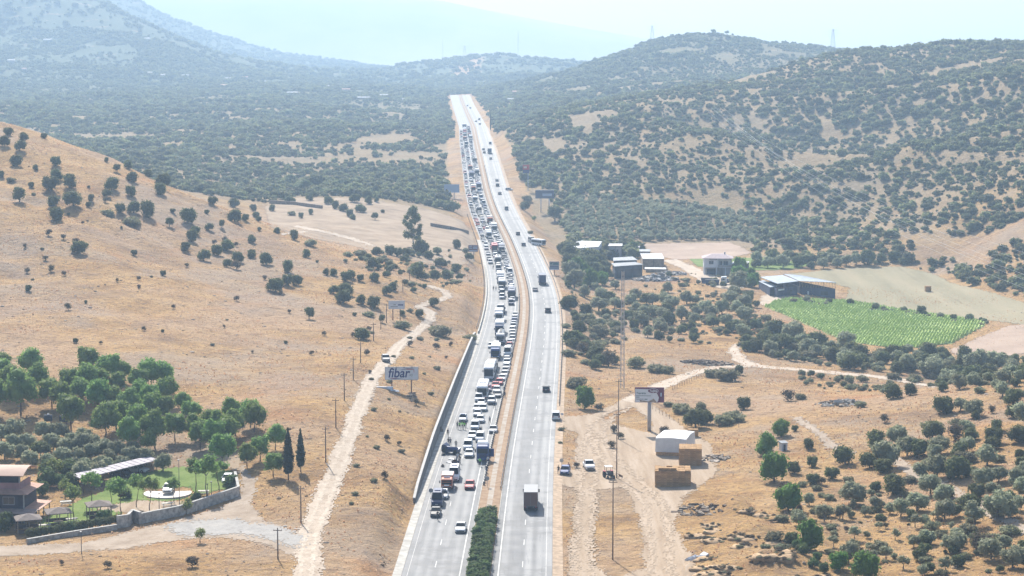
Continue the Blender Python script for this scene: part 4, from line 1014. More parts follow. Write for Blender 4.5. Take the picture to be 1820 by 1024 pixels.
# ------------------------------------------------------------------ dry grass, stones
TRACKS = [band(TRK, 10), COMPROAD] + YARD + LAWN
def dry_cover():
    r = np.random.default_rng(17); n = 95000
    y = np.sqrt(r.uniform(280 ** 2, 800 ** 2, n)); x = r.uniform(-.30, .30, n) * y; z = H(x, y); u, v = project(x, y, z)
    lat = x - road_x(y); wl = wall_h(y)
    k = (lat < np.where(wl > .2, -16, -14.5)) | (lat > 13.8)
    for q in TRACKS: k &= ~poly_mask(u, v, q)
    k &= ~poly_mask(u, v, [(1360, 545), (1400, 530), (1500, 533), (1640, 555), (1750, 570), (1745, 580), (1690, 610), (1600, 620), (1500, 605), (1420, 570)])
    d = 0.5 + .5 * vnoise(x, y, 11, 51) + .3 * vnoise(x, y, 38, 52)
    k &= r.random(n) < d
    x, y, z = x[k], y[k], z[k]; n = len(x)
    Vv, Ff, Mi = [], [], []
    h = r.uniform(.12, .38, n) * (1 + .4 * vnoise(x, y, 25, 53)); w = r.uniform(.10, .26, n)
    mi = (vnoise(x, y, 16, 54) + r.normal(0, .35, n) > .25).astype(int) + (r.random(n) < .10) * 1
    tri = []
    for j in range(3):
        a = r.uniform(0, 6.28, n); lean = r.uniform(-.25, .25, (n, 2))
        dx, dy = np.cos(a) * w, np.sin(a) * w
        tri.append(np.stack([np.stack([x - dx, y - dy, z - .05], -1), np.stack([x + dx, y + dy, z - .05], -1), np.stack([x + lean[:, 0], y + lean[:, 1], z + h * r.uniform(.7, 1.1, n)], -1)], 1))
    T = np.stack(tri, 1).reshape(-1, 3)
    me = mesh_np('dry_grass', T, np.arange(len(T)).reshape(-1, 3), [leaf_mat('straw', (0.56, 0.40, 0.23), (0.66, 0.50, 0.31), 0, .5, .1), leaf_mat('russet_weed', (0.50, 0.31, 0.17), (0.56, 0.37, 0.20), 0, .5, .1), leaf_mat('grey_weed', (0.30, 0.25, 0.17), (0.36, 0.30, 0.2), 0, .5, .1)])
    me.polygons.foreach_set('material_index', np.repeat(np.clip(mi, 0, 2), 3).astype(np.int32))
    o = link_mesh('dry_grass', me); o['kind'] = 'stuff'; o['label'] = 'sun-bleached dry grass and weeds on the slopes'
    # low tussocks and stones
    n = 15000
    y = np.sqrt(r.uniform(290 ** 2, 760 ** 2, n)); x = r.uniform(-.29, .29, n) * y; z = H(x, y); u, v = project(x, y, z); lat = x - road_x(y); wl = wall_h(y)
    k = ((lat < np.where(wl > .2, -17, -15)) | (lat > 14.5)) & (r.random(n) < .3 + .6 * (vnoise(x, y, 20, 61) > .1))
    for q in TRACKS: k &= ~poly_mask(u, v, q)
    k &= ~poly_mask(u, v, [(1360, 545), (1400, 530), (1500, 533), (1640, 555), (1750, 570), (1745, 580), (1690, 610), (1600, 620), (1500, 605), (1420, 570)])
    x, y, z = x[k], y[k], z[k]; n = len(x)
    bmx = bmesh.new(); bmesh.ops.create_icosphere(bmx, subdivisions=1, radius=1); iv = np.array([q.co[:] for q in bmx.verts]); jf = np.array([[q.index for q in f.verts] for f in bmx.faces]); bmx.free()
    s = r.gamma(3, .06, n).clip(.08, .6)
    Vv = iv[None] * (s[:, None, None] * r.uniform(.6, 1.3, (n, 1, 3)) * np.array([1, 1, .6])) * r.uniform(.8, 1.2, (n, len(iv), 1)) + np.stack([x, y, z], -1)[:, None]
    Ff = (jf[None] + (np.arange(n) * len(iv))[:, None, None]).reshape(-1, 3)
    me = mesh_np('stones', Vv.reshape(-1, 3), Ff, [mat('field_stone', (0.34, 0.28, 0.22), .95, var=.3, scale=.4), mat('dead_tussock', (0.31, 0.215, 0.13), .95, var=.3, scale=.5)])
    me.polygons.foreach_set('material_index', np.repeat((r.random(n) < .6).astype(np.int32), len(jf)))
    o = link_mesh('gravel', me); o['kind'] = 'stuff'; o['label'] = 'scattered stones and dead tussocks on the dry ground'
dry_cover()

# ------------------------------------------------------------------ corn field, hedge on the median
def corn():
    poly = [(1360, 545), (1378, 535), (1405, 530), (1500, 534), (1640, 556), (1752, 571), (1745, 582), (1690, 611), (1600, 621), (1500, 606), (1420, 571)]
    r = np.random.default_rng(4)
    ang = R(16); dx, dy = math.sin(ang), math.cos(ang)
    V_, F_ = [], []; off = 0
    c0 = np.array(hit(1550, 580)[:2])
    for k in range(-135, 135):
        ox, oy = c0[0] + dy * k * 1.0, c0[1] - dx * k * 1.0
        tt = np.arange(-110, 110, 0.75); x = ox + dx * tt; y = oy + dy * tt
        x = x + r.normal(0, .10, len(x)); z = H(x, y); u, v = project(x, y, z); ok = poly_mask(u, v, poly)
        idx_ = np.nonzero(ok)[0]
        if len(idx_) < 3: continue
        x, y, z = x[idx_], y[idx_], z[idx_]; n = len(x); w = .62
        hgt = r.uniform(.7, 1.0, n) * (1 + .3 * vnoise(x, y, 9, 77)); hgt[0] = hgt[-1] = .3
        Lp = np.stack([x - dy * w, y + dx * w, z], -1); Tp = np.stack([x + r.normal(0, .15, n), y + r.normal(0, .15, n), z + hgt], -1); Rp = np.stack([x + dy * w, y - dx * w, z], -1)
        V_.append(np.stack([Lp, Tp, Rp], 1).reshape(-1, 3)); b_ = off + np.arange(n - 1) * 3
        F_.append(np.stack([b_, b_ + 1, b_ + 4, b_ + 3], -1)); F_.append(np.stack([b_ + 1, b_ + 2, b_ + 5, b_ + 4], -1)); off += 3 * n
    o = link_mesh('corn_rows', mesh_np('corn_rows', np.concatenate(V_), np.concatenate(F_), leaf_mat('corn_leaves', (0.36, 0.50, 0.135), (0.50, 0.64, 0.22), rand=0, scale=.2, trans=.3)))
    o['kind'] = 'stuff'; o['label'] = 'bright green rows of maize in the valley field'
    patch('field', [poly], soil('maize_soil', (0.20, 0.25, 0.085), (0.28, 0.34, 0.12), (0.34, 0.39, 0.16), 0.2), 0.08, label='green field carrying the maize rows', seed=31)
corn()
# oleander hedge: shrub after shrub, each its own
def median_hedge():
    r = random.Random(9); i = 0; spots = []
    y = 285.0
    while y < 351:
        for sx in (-0.8, 0.8):
            spots.append((sx * .85 + r.uniform(-.2, .2), y + r.uniform(-.4, .4)))
        y += 1.9
    spots.sort(key=lambda s: -s[1])
    for i, (sx, y) in enumerate(spots):
        x = float(road_x(y)) + sx; z = float(road_z(y)) + .12; w = r.uniform(2.5, 3.0)
        e = empty('oleander_shrub', (x, y, z), r.uniform(0, 6.28), 'dark green oleander shrub in the median hedge, %s from its far end' % ordinal(i + 1), 'shrub', 'oleander hedge on the median')
        c = link_mesh('crown', CROWNS['hedge'][r.randrange(NV)], e, (0, 0, -.1)); c.scale = (w, w, w * r.uniform(.95, 1.15))
        link_mesh('trunk', TRUNKS['short'][0], e).scale = (w, w, w)
median_hedge()
# ------------------------------------------------------------------ walls, rails and posts along the road
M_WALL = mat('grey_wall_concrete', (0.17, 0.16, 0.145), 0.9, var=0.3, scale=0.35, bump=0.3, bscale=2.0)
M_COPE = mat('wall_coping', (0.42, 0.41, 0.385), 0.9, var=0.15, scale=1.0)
M_STEEL = mat('galvanised_steel', (0.42, 0.43, 0.44), 0.5, 0.6, var=0.15, scale=2)
M_DSTEEL = mat('dark_steel', (0.10, 0.10, 0.11), 0.6, 0.3)
M_RUST = mat('rusty_post', (0.13, 0.07, 0.045), 0.9, var=0.3, scale=3)
M_WOODP = mat('weathered_pole', (0.16, 0.12, 0.095), 0.95, var=0.3, scale=2)
def road_pt(y, lat, dz=0.0): return (float(road_x(y)) + lat, y, float(road_z(y)) + dz)
wall = empty('retaining_wall', road_pt(480, -13.6), 0, 'long grey concrete retaining wall holding back the cut slope', 'wall')
ys = np.arange(363, 597.1, 9.0)
wo = Vector(wall.location)
def rel(p, o): return (p[0] - o[0], p[1] - o[1], p[2] - o[2])
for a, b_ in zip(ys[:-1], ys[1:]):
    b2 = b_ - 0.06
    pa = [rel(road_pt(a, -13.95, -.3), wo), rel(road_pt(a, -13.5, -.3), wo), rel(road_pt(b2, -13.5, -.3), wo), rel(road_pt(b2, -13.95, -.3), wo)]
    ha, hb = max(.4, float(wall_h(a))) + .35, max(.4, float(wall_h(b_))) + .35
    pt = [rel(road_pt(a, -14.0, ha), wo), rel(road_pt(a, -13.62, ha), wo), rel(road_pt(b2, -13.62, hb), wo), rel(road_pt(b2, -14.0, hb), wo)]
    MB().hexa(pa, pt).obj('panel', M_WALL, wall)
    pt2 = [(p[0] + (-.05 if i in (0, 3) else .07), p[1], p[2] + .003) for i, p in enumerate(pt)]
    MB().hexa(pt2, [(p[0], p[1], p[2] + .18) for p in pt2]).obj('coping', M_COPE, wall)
def barrier(y0, y1, lat, label, step=8.0, h=.85):
    e = empty('concrete_barrier', road_pt((y0 + y1) / 2, lat), 0, label, 'barrier'); o = Vector(e.location)
    for a in np.arange(y0, y1 - step + .1, step):
        b_ = a + step - .08
        q = [rel(road_pt(a, lat - .28, -.2), o), rel(road_pt(a, lat + .28, -.2), o), rel(road_pt(b_, lat + .28, -.2), o), rel(road_pt(b_, lat - .28, -.2), o)]
        t_ = [rel(road_pt(a, lat - .12, h), o), rel(road_pt(a, lat + .12, h), o), rel(road_pt(b_, lat + .12, h), o), rel(road_pt(b_, lat - .12, h), o)]
        MB().hexa(q, t_).obj('segment', M_CONC, e)
barrier(600, 800, -13.0, 'low pale concrete barrier edging the jammed carriageway beyond the wall')
def guard_rail(y0, y1, lat, side, gap, label, dark=False):
    e = empty('guard_rail', road_pt(y0, lat), 0, label, 'guard rail'); o = Vector(e.location)
    ys = np.arange(y0, y1, max(gap, 4.0)); V_, F_ = [], []
    prof = [(0, .45), (.05, .50), (0, .57), (.05, .64), (.05, .70), (0, .77), (-.03, .77), (-.03, .45)]
    n = len(prof)
    for y in ys: V_ += [rel(road_pt(y, lat + side * px_, pz), o) for px_, pz in prof]
    for k in range(len(ys) - 1):
        for j in range(n): F_.append((k * n + j, k * n + (j + 1) % n, (k + 1) * n + (j + 1) % n, (k + 1) * n + j))
    link_mesh('rail_beam', mesh_np('rail_beam', V_, F_, M_DSTEEL if dark else M_STEEL), e)
    pm = (MB().box(-.16, .16, -.16, .16, -.2, .86) if gap < 3 else MB().box(-.05, .05, -.07, .07, -.2, .82)).mesh('post', M_DSTEEL)
    for y in np.arange(y0, y1, gap):
        link_mesh('post', pm, e, rel(road_pt(y, lat - side * .10), o))
guard_rail(378, 700, -1.72, -1, 2.4, 'nearer steel guard rail on close-set dark posts beside the queue')
guard_rail(700.5, 1250, -1.72, -1, 4.0, 'far stretch of steel guard rail beside the queue', True)
guard_rail(374, 1250, 1.72, 1, 4.0, 'dark steel guard rail on the open side of the median', True)
guard_rail(470, 900, 12.0, -1, 4.0, 'dark steel guard rail along the outer edge of the open carriageway', True)
guard_rail(612, 1000, -13.9, 1, 4.0, 'steel guard rail running behind the pale concrete barrier', True)

def pole(u, v, h, label, name='utility_pole', r=0.13, arms=True, m=None):
    x, y, z = hit(u, v); e = empty(name, (x, y, z), random.uniform(-.3, .3), label, 'pole', 'utility poles' if arms else None)
    MB().tube((0, 0, -.4), (0, 0, h), r, r * .62, 8).obj('shaft', m or M_WOODP, e, True)
    if arms:
        MB().box(-.7, .7, -.05, .05, h - .5, h - .38).obj('crossarm', M_WOODP, e)
        for s_ in (-.6, 0, .6): MB().tube((s_, 0, h - .38), (s_, 0, h - .14), .05, .03, 6).obj('insulator', M_COPE, e)
    return e
for i, (u, v, top) in enumerate([(494, 994, 937), (535, 930, 863), (579, 822, 758), (597, 760, 708), (612, 712, 663), (628, 675, 635), (641, 645, 608), (664, 606, 574), (677, 586, 552), (687, 574, 540), (728, 498, 480), (716, 518, 497)]):
    h = (v - top) / scale_at(hit(u, v)[1]) * 1.02
    pole(u, v, h, 'thin wooden pole beside the pale track, %s from the near end' % ordinal(i + 1))
for i, (u, v, h, lb) in enumerate([(1089, 995, 13.2, 'nearest tall wooden pole between the yard tracks'), (1096, 850, 13.0, 'tall wooden pole next to the small tractor in the yard'), (1099, 781, 13.0, 'tall wooden pole at the far end of the yard')]):
    pole(u, v, h, lb, r=.12)
def lattice(name, x, y, z, h, w0, w1, n, label, m, arms=()):
    e = empty(name, (x, y, z), 0.2, label, 'mast')
    b = MB(); r = max(.05, w0 * .022)
    def cor(k, t): w = lerp(w0, w1, t) / 2; return ((-w, w, w, -w)[k], (-w, -w, w, w)[k], h * t)
    for k in range(4): b.tube(cor(k, 0), cor(k, 1), r, r, 4)
    b.obj('mast_leg', m, e); b = MB()
    for i in range(n):
        t0, t1 = i / n, (i + 1) / n
        for k in range(4):
            b.tube(cor(k, t0), cor((k + 1) % 4, t1), r * .6, r * .6, 4); b.tube(cor((k + 1) % 4, t0), cor(k, t1), r * .6, r * .6, 4)
    b.obj('bracing', m, e)
    for t, L in arms:
        b = MB(); b.tube((-L, 0, h * t), (L, 0, h * t), r, r, 4); b.tube((-L, 0, h * t), (0, 0, h * t + L * .2), r * .6, r * .6, 4); b.tube((L, 0, h * t), (0, 0, h * t + L * .2), r * .6, r * .6, 4); b.obj('crossarm', m, e)
    return e
x, y, z = hit(1106, 690)
lattice('radio_mast', x, y, z, 29.5, .95, .55, 22, 'slender pale lattice mast standing by the road embankment', mat('mast_paint', (0.45, 0.42, 0.40), .6))
M_PYL = mat('pylon_steel', (0.6, 0.62, 0.64), .6, 0)
for (u, v, top, w, ar, lb) in [(1480, 86, 52, 6, ((.66, 7), (.8, 9), (.93, 6)), 'big power pylon above the saddle of the right-hand ridge'), (1159, 70, 46, 5, ((.75, 6), (.95, 6)), 'small power pylon on the far ridge'), (826, 102, 82, 6, ((.7, 9), (.95, 9)), 'faint power pylon on the central hill')]:
    r_ = pix_ray(u, v); 
    x, y, z = ridge_hit(u, v, 2900 if u > 900 else 4800); vb = project(x, y, z)[1]; h = (vb - top) / scale_at(y)
    lattice('power_pylon', x, y, z, h, w, w * .25, 6, lb, M_PYL, ar)
for u, v, top, lb in [(787, 108, 72, 'thinner radio mast on the central hill'), (921, 104, 56, 'taller radio mast on the central hill')]:
    x, y, z = ridge_hit(u, v, 4800); h = (project(x, y, z)[1] - top) / scale_at(y)
    lattice('radio_mast', x, y, z, h, 1.8, 1.2, 14, lb, M_PYL)
# power lines over the right hillside
def wires():
    A_ = [(1262, 190), (1268, 188), (1276, 192), (1283, 190), (1256, 196), (1272, 198)]; B_ = [(1840, 470), (1840, 486), (1840, 505), (1840, 455), (1840, 520), (1840, 495)]
    for i, (a, b_) in enumerate(zip(A_, B_)):
        ra, rb = pix_ray(*a), pix_ray(*b_); p = Vector((ra[0] * 1330, 1330, ZC + ra[2] * 1330)); q = Vector((rb[0] * 640, 640, ZC + rb[2] * 640))
        m_ = MB(); pr = None
        for k in range(41):
            t = k / 40; c = p.lerp(q, t); c.z -= 9 * 4 * t * (1 - t)
            if pr is not None: m_.tube(pr, c, .03, .03, 4, caps=False)
            pr = c.copy()
        tag(m_.obj('power_line', mat('wire', (0.6, 0.6, 0.6), .4, .5)), 'thin bright power line crossing the right-hand hillside, %s from the top' % ordinal((4, 1, 3, 2, 6, 5)[i]), 'power line', 'power lines over the hillside')
wires()

# ------------------------------------------------------------------ signs
def text_mesh(s, size, m, ext=0.012, shear=0.0, bold=0.0):
    c = bpy.data.curves.new('text', 'FONT'); c.body = s; c.size = size; c.extrude = ext; c.shear = shear; c.align_x = 'CENTER'; c.align_y = 'CENTER'; c.offset = bold
    o = bpy.data.objects.new('text', c); COL.objects.link(o)
    dg = bpy.context.evaluated_depsgraph_get()
    me = bpy.data.meshes.new_from_object(o.evaluated_get(dg)); bpy.data.objects.remove(o)
    me.materials.clear(); me.materials.append(m); return me
def put_text(parent, s, size, x, y, z, m, sx=1.0, shear=0.0, bold=0.0, name='lettering'):
    o = link_mesh(name, text_mesh(s, size, m, .012, shear, bold), parent, (x, y, z)); o.rotation_euler = (math.pi / 2, 0, 0); o.scale = (sx, 1, 1); return o
P_WHITE = mat('sign_white', (0.62, 0.64, 0.68), .6, var=.06, scale=.8); P_NAVY = mat('sign_navy', (0.035, 0.045, 0.16), .6); P_RED = mat('sign_red', (0.45, 0.05, 0.05), .6)
P_WINE = mat('sign_burgundy', (0.13, 0.02, 0.06), .5); P_GREY = mat('sign_grey', (0.25, 0.28, 0.30), .6); P_TEAL = mat('sign_teal', (0.05, 0.12, 0.12), .6)
P_DARK = mat('sign_dark', (0.05, 0.055, 0.08), .6); P_BROWN = mat('sign_maroon', (0.16, 0.085, 0.11), .6); P_BLUEP = mat('sign_pale_blue', (0.35, 0.42, 0.55), .6); P_CREAM = mat('sign_cream', (0.6, 0.52, 0.42), .7)
def sign(name, u, v, hpost, w, h, posts, label, face, rz=0.0, pm=None, pr=.13):
    """base at the picture point; panel w x h, lower edge at hpost; faces the camera"""
    x, y, z = hit(u, v); e = empty(name, (x, y, z), rz, label, 'billboard')
    MB().box(-w / 2, w / 2, 0, .22, hpost, hpost + h).obj('panel', face, e)
    for px_ in posts:
        b = MB()
        zg = float(H(x + px_ * math.cos(rz), y + .3)) - z
        b.tube((px_, .25 + pr, min(-.5, zg - .3)), (px_, .25 + pr, hpost + h * .75), pr, pr, 10); b.obj('post', pm or M_RUST, e, True)
    return e
def frame(e, w, h, z0, m, t=.1):
    b = MB()
    for q in ((-w / 2 - t, w / 2 + t, z0 - t, z0), (-w / 2 - t, w / 2 + t, z0 + h, z0 + h + t), (-w / 2 - t, -w / 2, z0, z0 + h), (w / 2, w / 2 + t, z0, z0 + h)): b.box(q[0], q[1], -.03, .24, q[2], q[3])
    b.obj('frame', m, e)
e = sign('billboard', 714, 696, 2.75, 7.5, 2.85, (-2.25, 2.2), 'white billboard reading fibar beside the pale track', P_WHITE); frame(e, 7.5, 2.85, 2.75, P_GREY, .06)
put_text(e, 'fibar', 3.0, -.7, -.016, 2.75 + 1.45, P_NAVY, .9, .18, .05)
def arc(e, x0, x1, z0, bow, m, t0=.10, name='swoosh'):
    b = MB(); n = 16; pts_ = []
    for k in range(n + 1):
        s_ = k / n; pts_.append((lerp(x0, x1, s_), z0 + bow * math.sin(math.pi * s_ * .5) if bow > 0 else z0 + bow * math.sin(math.pi * s_), t0 * math.sin(math.pi * min(.98, max(.06, s_)))))
    for k in range(n): b.hexa([(pts_[k][0], -.02, pts_[k][1]), (pts_[k + 1][0], -.02, pts_[k + 1][1]), (pts_[k + 1][0], .002, pts_[k + 1][1]), (pts_[k][0], .002, pts_[k][1])], [(pts_[k][0], -.02, pts_[k][1] + pts_[k][2] + .02), (pts_[k + 1][0], -.02, pts_[k + 1][1] + pts_[k + 1][2] + .02), (pts_[k + 1][0], .002, pts_[k + 1][1] + pts_[k + 1][2] + .02), (pts_[k][0], .002, pts_[k][1] + pts_[k][2] + .02)])
    b.obj(name, m, e)
arc(e, -.2, 2.75, 5.0, .2, P_NAVY, .14); arc(e, 1.0, 2.85, 5.05, -.0, P_RED, .16); arc(e, -2.9, .3, 3.05, -.14, P_NAVY, .1); arc(e, -2.9, -1.0, 3.12, -.1, P_RED, .08)
MB().prism([(2.7, 5.1), (2.82, 5.1), (2.86, 4.4), (2.8, 4.3)], 'y', -.02, .002).obj('swoosh', P_RED, e)
put_text(e, 'AŞ', .6, 2.1, -.016, 3.75, P_GREY, 1.1, .2)
for k in range(4):
    b = MB(); lx = -2.9 + k * 1.75; b.tube((lx, .1, 5.6), (lx, -.7, 5.75), .03, .03, 5); b.box(lx - .22, lx + .22, -.9, -.6, 5.66, 5.80); b.obj('flood_lamp', P_DARK, e)
x, y, z = hit(1154, 767); W_, H_ = 6.3, 3.25
e = sign('billboard', 1154, 767, 6.5, W_, H_, (0,), 'burgundy and white billboard with an oval logo above the yard', P_WHITE, rz=-.06, pm=mat('grey_column', (0.34, 0.33, 0.34), .7), pr=.42)
frame(e, W_, H_, 6.5, P_WINE, .05)
zt = 6.5 + H_
b = MB(); b.prism([(-W_ / 2, zt - .002), (-W_ / 2, zt - .3), (-.35, zt - .36), (.2, zt - .55), (1.4, zt - .9), (1.75, zt - 1.5), (2.05, zt - 2.2), (1.9, zt - 2.9), (1.7, zt - 3.24), (W_ / 2, zt - 3.24), (W_ / 2, zt - .002)][::-1], 'y', -.014, .001); b.obj('printed_field', P_WINE, e)
def disc(e, cx, cz, rx, rz_, y0, m, name):
    MB().prism([(cx + math.cos(t) * rx, cz + math.sin(t) * rz_) for t in np.linspace(0, 2 * math.pi, 33)[:-1]], 'y', y0, y0 + .012).obj(name, m, e)
disc(e, .75, zt - .72, 1.2, .55, -.030, P_WHITE, 'logo_ring'); disc(e, .75, zt - .72, 1.1, .47, -.046, P_WINE, 'logo_oval')
put_text(e, 'Tuğba', .62, .78, -.06, zt - .72, P_WHITE, 1.05, .2, .015)
put_text(e, 'Toprakta', .58, -1.85, -.016, zt - 1.25, P_TEAL, .95, 0, .01)
for k, (zz, x0, x1, hh) in enumerate([(1.78, -2.95, .25, .09), (2.08, -2.95, -2.2, .12), (2.5, -2.9, -1.3, .14), (2.5, -1.1, -.45, .16)]):
    MB().box(x0, x1, -.014, .001, zt - zz - hh, zt - zz).obj('small_print', P_TEAL if k != 2 else P_GREY, e)
MB().prism([(-2.2, zt - 2.75), (-.2, zt - 3.05), (.2, zt - 2.85), (.9, zt - 2.4), (1.3, zt - 2.9), (1.6, zt - 3.2), (-2.0, zt - 3.2)][::-1], 'y', -.013, .001).obj('printed_picture', mat('print_earth', (0.20, 0.12, 0.08), .7, var2=(0.42, 0.38, 0.33), scale=2.2), e)
MB().box(2.35, 2.7, -.03, -.012, zt - 1.95, zt - 1.15).obj('printed_badge', P_BLUEP, e)
e = sign('billboard', 705, 571, 3.6, 4.6, 2.35, (-1.1, 1.0), 'small pale billboard among the shrubs beside the upper track', P_WHITE); frame(e, 4.6, 2.35, 3.6, P_GREY, .05)
for k, (a, b_, zz, hh, mm) in enumerate([(-1.9, .2, 5.3, .12, P_BLUEP), (-.9, -.2, 4.8, .3, P_GREY), (.4, 1.9, 4.75, .34, P_NAVY), (-1.7, .4, 4.25, .22, P_GREY), (.7, 2.0, 4.3, .08, P_BLUEP)]):
    MB().box(a, b_, -.014, .001, zz - hh / 2, zz + hh / 2).obj('small_print', mm, e)
e = sign('road_sign', 841, 459, 2.6, 3.9, 2.75, (.25,), 'maroon board with pale lettering strips above the jam', P_BROWN, pm=M_DSTEEL)
for a, b_, zz, hh in [(-1.6, -.5, 4.9, .4), (-1.6, -.5, 4.1, .35), (-.1, 1.7, 4.9, .25), (-.1, 1.7, 4.15, .55), (-1.7, 1.7, 3.0, .45)]:
    MB().box(a, b_, -.014, .001, zz - hh / 2, zz + hh / 2).obj('lettering_strip', P_BLUEP, e)
e = sign('road_sign', 985, 489, 2.0, 3.7, 3.2, (0.1,), 'dark grey board with faint print beside the embankment trees', P_GREY)
MB().box(-1.85, 1.85, -.016, .001, 4.85, 5.2).obj('lettering_strip', P_DARK, e)
for a, b_, zz, hh, mm in [(-1.7, -.7, 4.4, .35, P_TEAL), (-.4, 1.7, 4.3, .6, P_TEAL), (-1.7, 1.7, 3.35, .25, P_NAVY), (-1.8, 1.8, 2.7, .25, P_NAVY), (-1.8, 1.8, 2.2, .3, P_BLUEP)]:
    MB().box(a, b_, -.014, .001, zz - hh / 2, zz + hh / 2).obj('lettering_strip', mm, e)
e = sign('road_sign', 935, 338, 9.3, 3.6, 4.6, (1.1,), 'tall red and blue sign on one slim post by the far bend', P_RED, pm=P_BLUEP, pr=.22)
MB().box(-1.75, 1.75, -.016, .001, 9.3, 11.2).obj('lower_board', P_NAVY, e); MB().box(-1.4, .4, -.016, .001, 12.0, 13.0).obj('lettering_strip', P_CREAM, e)
e = sign('billboard', 968, 377, 7.0, 9.6, 4.2, (-1.9, 2.3), 'wide dark billboard on pale posts by the roadside tree', mat('sign_slate', (0.10, 0.11, 0.17), .6), pm=P_WHITE, pr=.28)
MB().box(-1.2, 3.7, -.016, .001, 8.2, 9.5).obj('lettering_strip', P_BLUEP, e); MB().box(-4.9, 4.9, -.1, .3, 11.2, 11.4).obj('top_rail', P_WHITE, e)
e = sign('billboard', 803, 352, 3.0, 8.0, 4.2, (1.2,), 'plain pale-blue billboard beside the far jam', P_BLUEP, pm=P_WHITE, pr=.3)
MB().box(-4.0, 4.0, -.5, .3, 2.7, 2.9).obj('catwalk', P_WHITE, e)
def small_sign(u, v, h, r_, label, m, back=None):
    x, y, z = hit(u, v); e = empty('road_sign', (x, y, z), 0, label, 'road sign')
    MB().tube((0, 0, -.3), (0, 0, h), .045, .045, 6).obj('post', M_STEEL, e)
    MB().prism([(math.cos(t) * r_, h + math.sin(t) * r_) for t in np.linspace(0, 6.283, 21)[:-1]], 'y', -.05, -.02).obj('disc', m, e)
small_sign(866, 868, 1.9, .42, 'round grey traffic sign standing on the median', mat('sign_back', (0.30, 0.32, 0.33), .6, .3))
small_sign(766, 888, 1.7, .42, 'round grey traffic sign beside the police van', MATS['sign_back']); small_sign(998, 836, 2.0, .4, 'round traffic sign by the blue car', P_CREAM); small_sign(999, 747, 1.4, .3, 'short marker sign beside the yard entrance', P_WHITE)

# ------------------------------------------------------------------ buildings
def at_z(u, v, z):
    r_ = pix_ray(u, v); d = (z - ZC) / r_[2]; return Vector((r_[0] * d, d, z))
def tin(name, col, rough=.45, sc=6.0):
    return mat(name, col, .75, 0, .2, var=.18, scale=.5)
T_WHITE = tin('white_tin', (0.52, 0.53, 0.54)); T_GREY = tin('grey_tin', (0.30, 0.32, 0.34)); T_BLUE = tin('blue_grey_tin', (0.36, 0.41, 0.47)); T_LILAC = tin('lilac_tin', (0.36, 0.33, 0.36)); T_PINK = mat('terracotta_roof', (0.46, 0.27, 0.20), .8, var=.2, scale=.8)
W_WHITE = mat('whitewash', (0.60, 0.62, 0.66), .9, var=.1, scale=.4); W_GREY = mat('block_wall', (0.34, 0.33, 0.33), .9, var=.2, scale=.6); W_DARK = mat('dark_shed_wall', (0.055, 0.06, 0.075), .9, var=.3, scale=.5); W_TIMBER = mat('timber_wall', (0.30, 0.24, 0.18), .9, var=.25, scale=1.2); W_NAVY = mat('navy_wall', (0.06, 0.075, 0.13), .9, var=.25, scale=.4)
M_GLASS = mat('window_glass', (0.03, 0.035, 0.045), .15, 0, .6); M_WFRAME = mat('window_frame', (0.5, 0.5, 0.5), .6)
def shed(name, px4, hgt, roof_m, wall_m, label, cat='shed', closed=True, wall_h_=None, inset=.5, th=.14, posts=True, zg=None, back_lift=0.0, ribs=True):
    """four picture points of a roof (front-left, front-right, back-right, back-left) at height hgt over the ground"""
    if zg is None:
        c0 = [hit(u, v + hgt * scale_at(hit(u, v)[1]) * .98) for u, v in px4[:2]]; zg = min(c[2] for c in c0)
    C = [at_z(u, v, zg + hgt + (back_lift if k > 1 else 0)) for k, (u, v) in enumerate(px4)]
    o = sum(C, Vector()) / 4; o.z = zg
    e = empty(name, o, 0, label, cat)
    L = [c - o for c in C]
    top = [(p.x, p.y, p.z) for p in L]; bot = [(p.x, p.y, p.z - th) for p in L]
    rf = MB().hexa(bot, top).obj('roof', roof_m, e)
    if ribs:
        n = max(3, min(24, int((L[1] - L[0]).length / 1.6)))
        for k in range(n + 1):
            a = L[0].lerp(L[1], k / n); b_ = L[3].lerp(L[2], k / n); dv = (L[1] - L[0]).normalized() * .05
            MB().hexa([a - dv, a + dv, b_ + dv, b_ - dv], [q + Vector((0, 0, .06)) for q in (a - dv, a + dv, b_ + dv, b_ - dv)]).obj('roof_rib', roof_m, rf)
    cen = sum(L, Vector()) / 4
    I = [(p - cen) * (1 - 2 * inset / max(2, (p - cen).length * 2)) + cen for p in L]
    if closed:
        for k in range(4):
            a, b_ = I[k], I[(k + 1) % 4]; nn = Vector((-(b_ - a).y, (b_ - a).x, 0)).normalized() * .12
            ha, hb = (a.z - th - .01, b_.z - th - .01) if wall_h_ is None else (wall_h_, wall_h_)
            d_ = (b_ - a).normalized() * .13
            MB().hexa([Vector((a.x, a.y, -.5)) + d_, Vector((b_.x, b_.y, -.5)) - d_, Vector((b_.x, b_.y, -.5)) - d_ + nn, Vector((a.x, a.y, -.5)) + d_ + nn],
                      [Vector((a.x, a.y, ha)) + d_, Vector((b_.x, b_.y, hb)) - d_, Vector((b_.x, b_.y, hb)) - d_ + nn, Vector((a.x, a.y, ha)) + d_ + nn]).obj('wall', wall_m, e)
    if posts:
        for k in (0, 3):
            a, b_ = (I[0], I[1]) if k == 0 else (I[3], I[2]); n = max(2, int((b_ - a).length / 4.5))
            for j in range(n + 1):
                p = a.lerp(b_, j / n); MB().tube((p.x, p.y, -.5), (p.x, p.y, p.z - th - .01), .08, .08, 6).obj('post', M_DSTEEL, e)
    return e, L, I
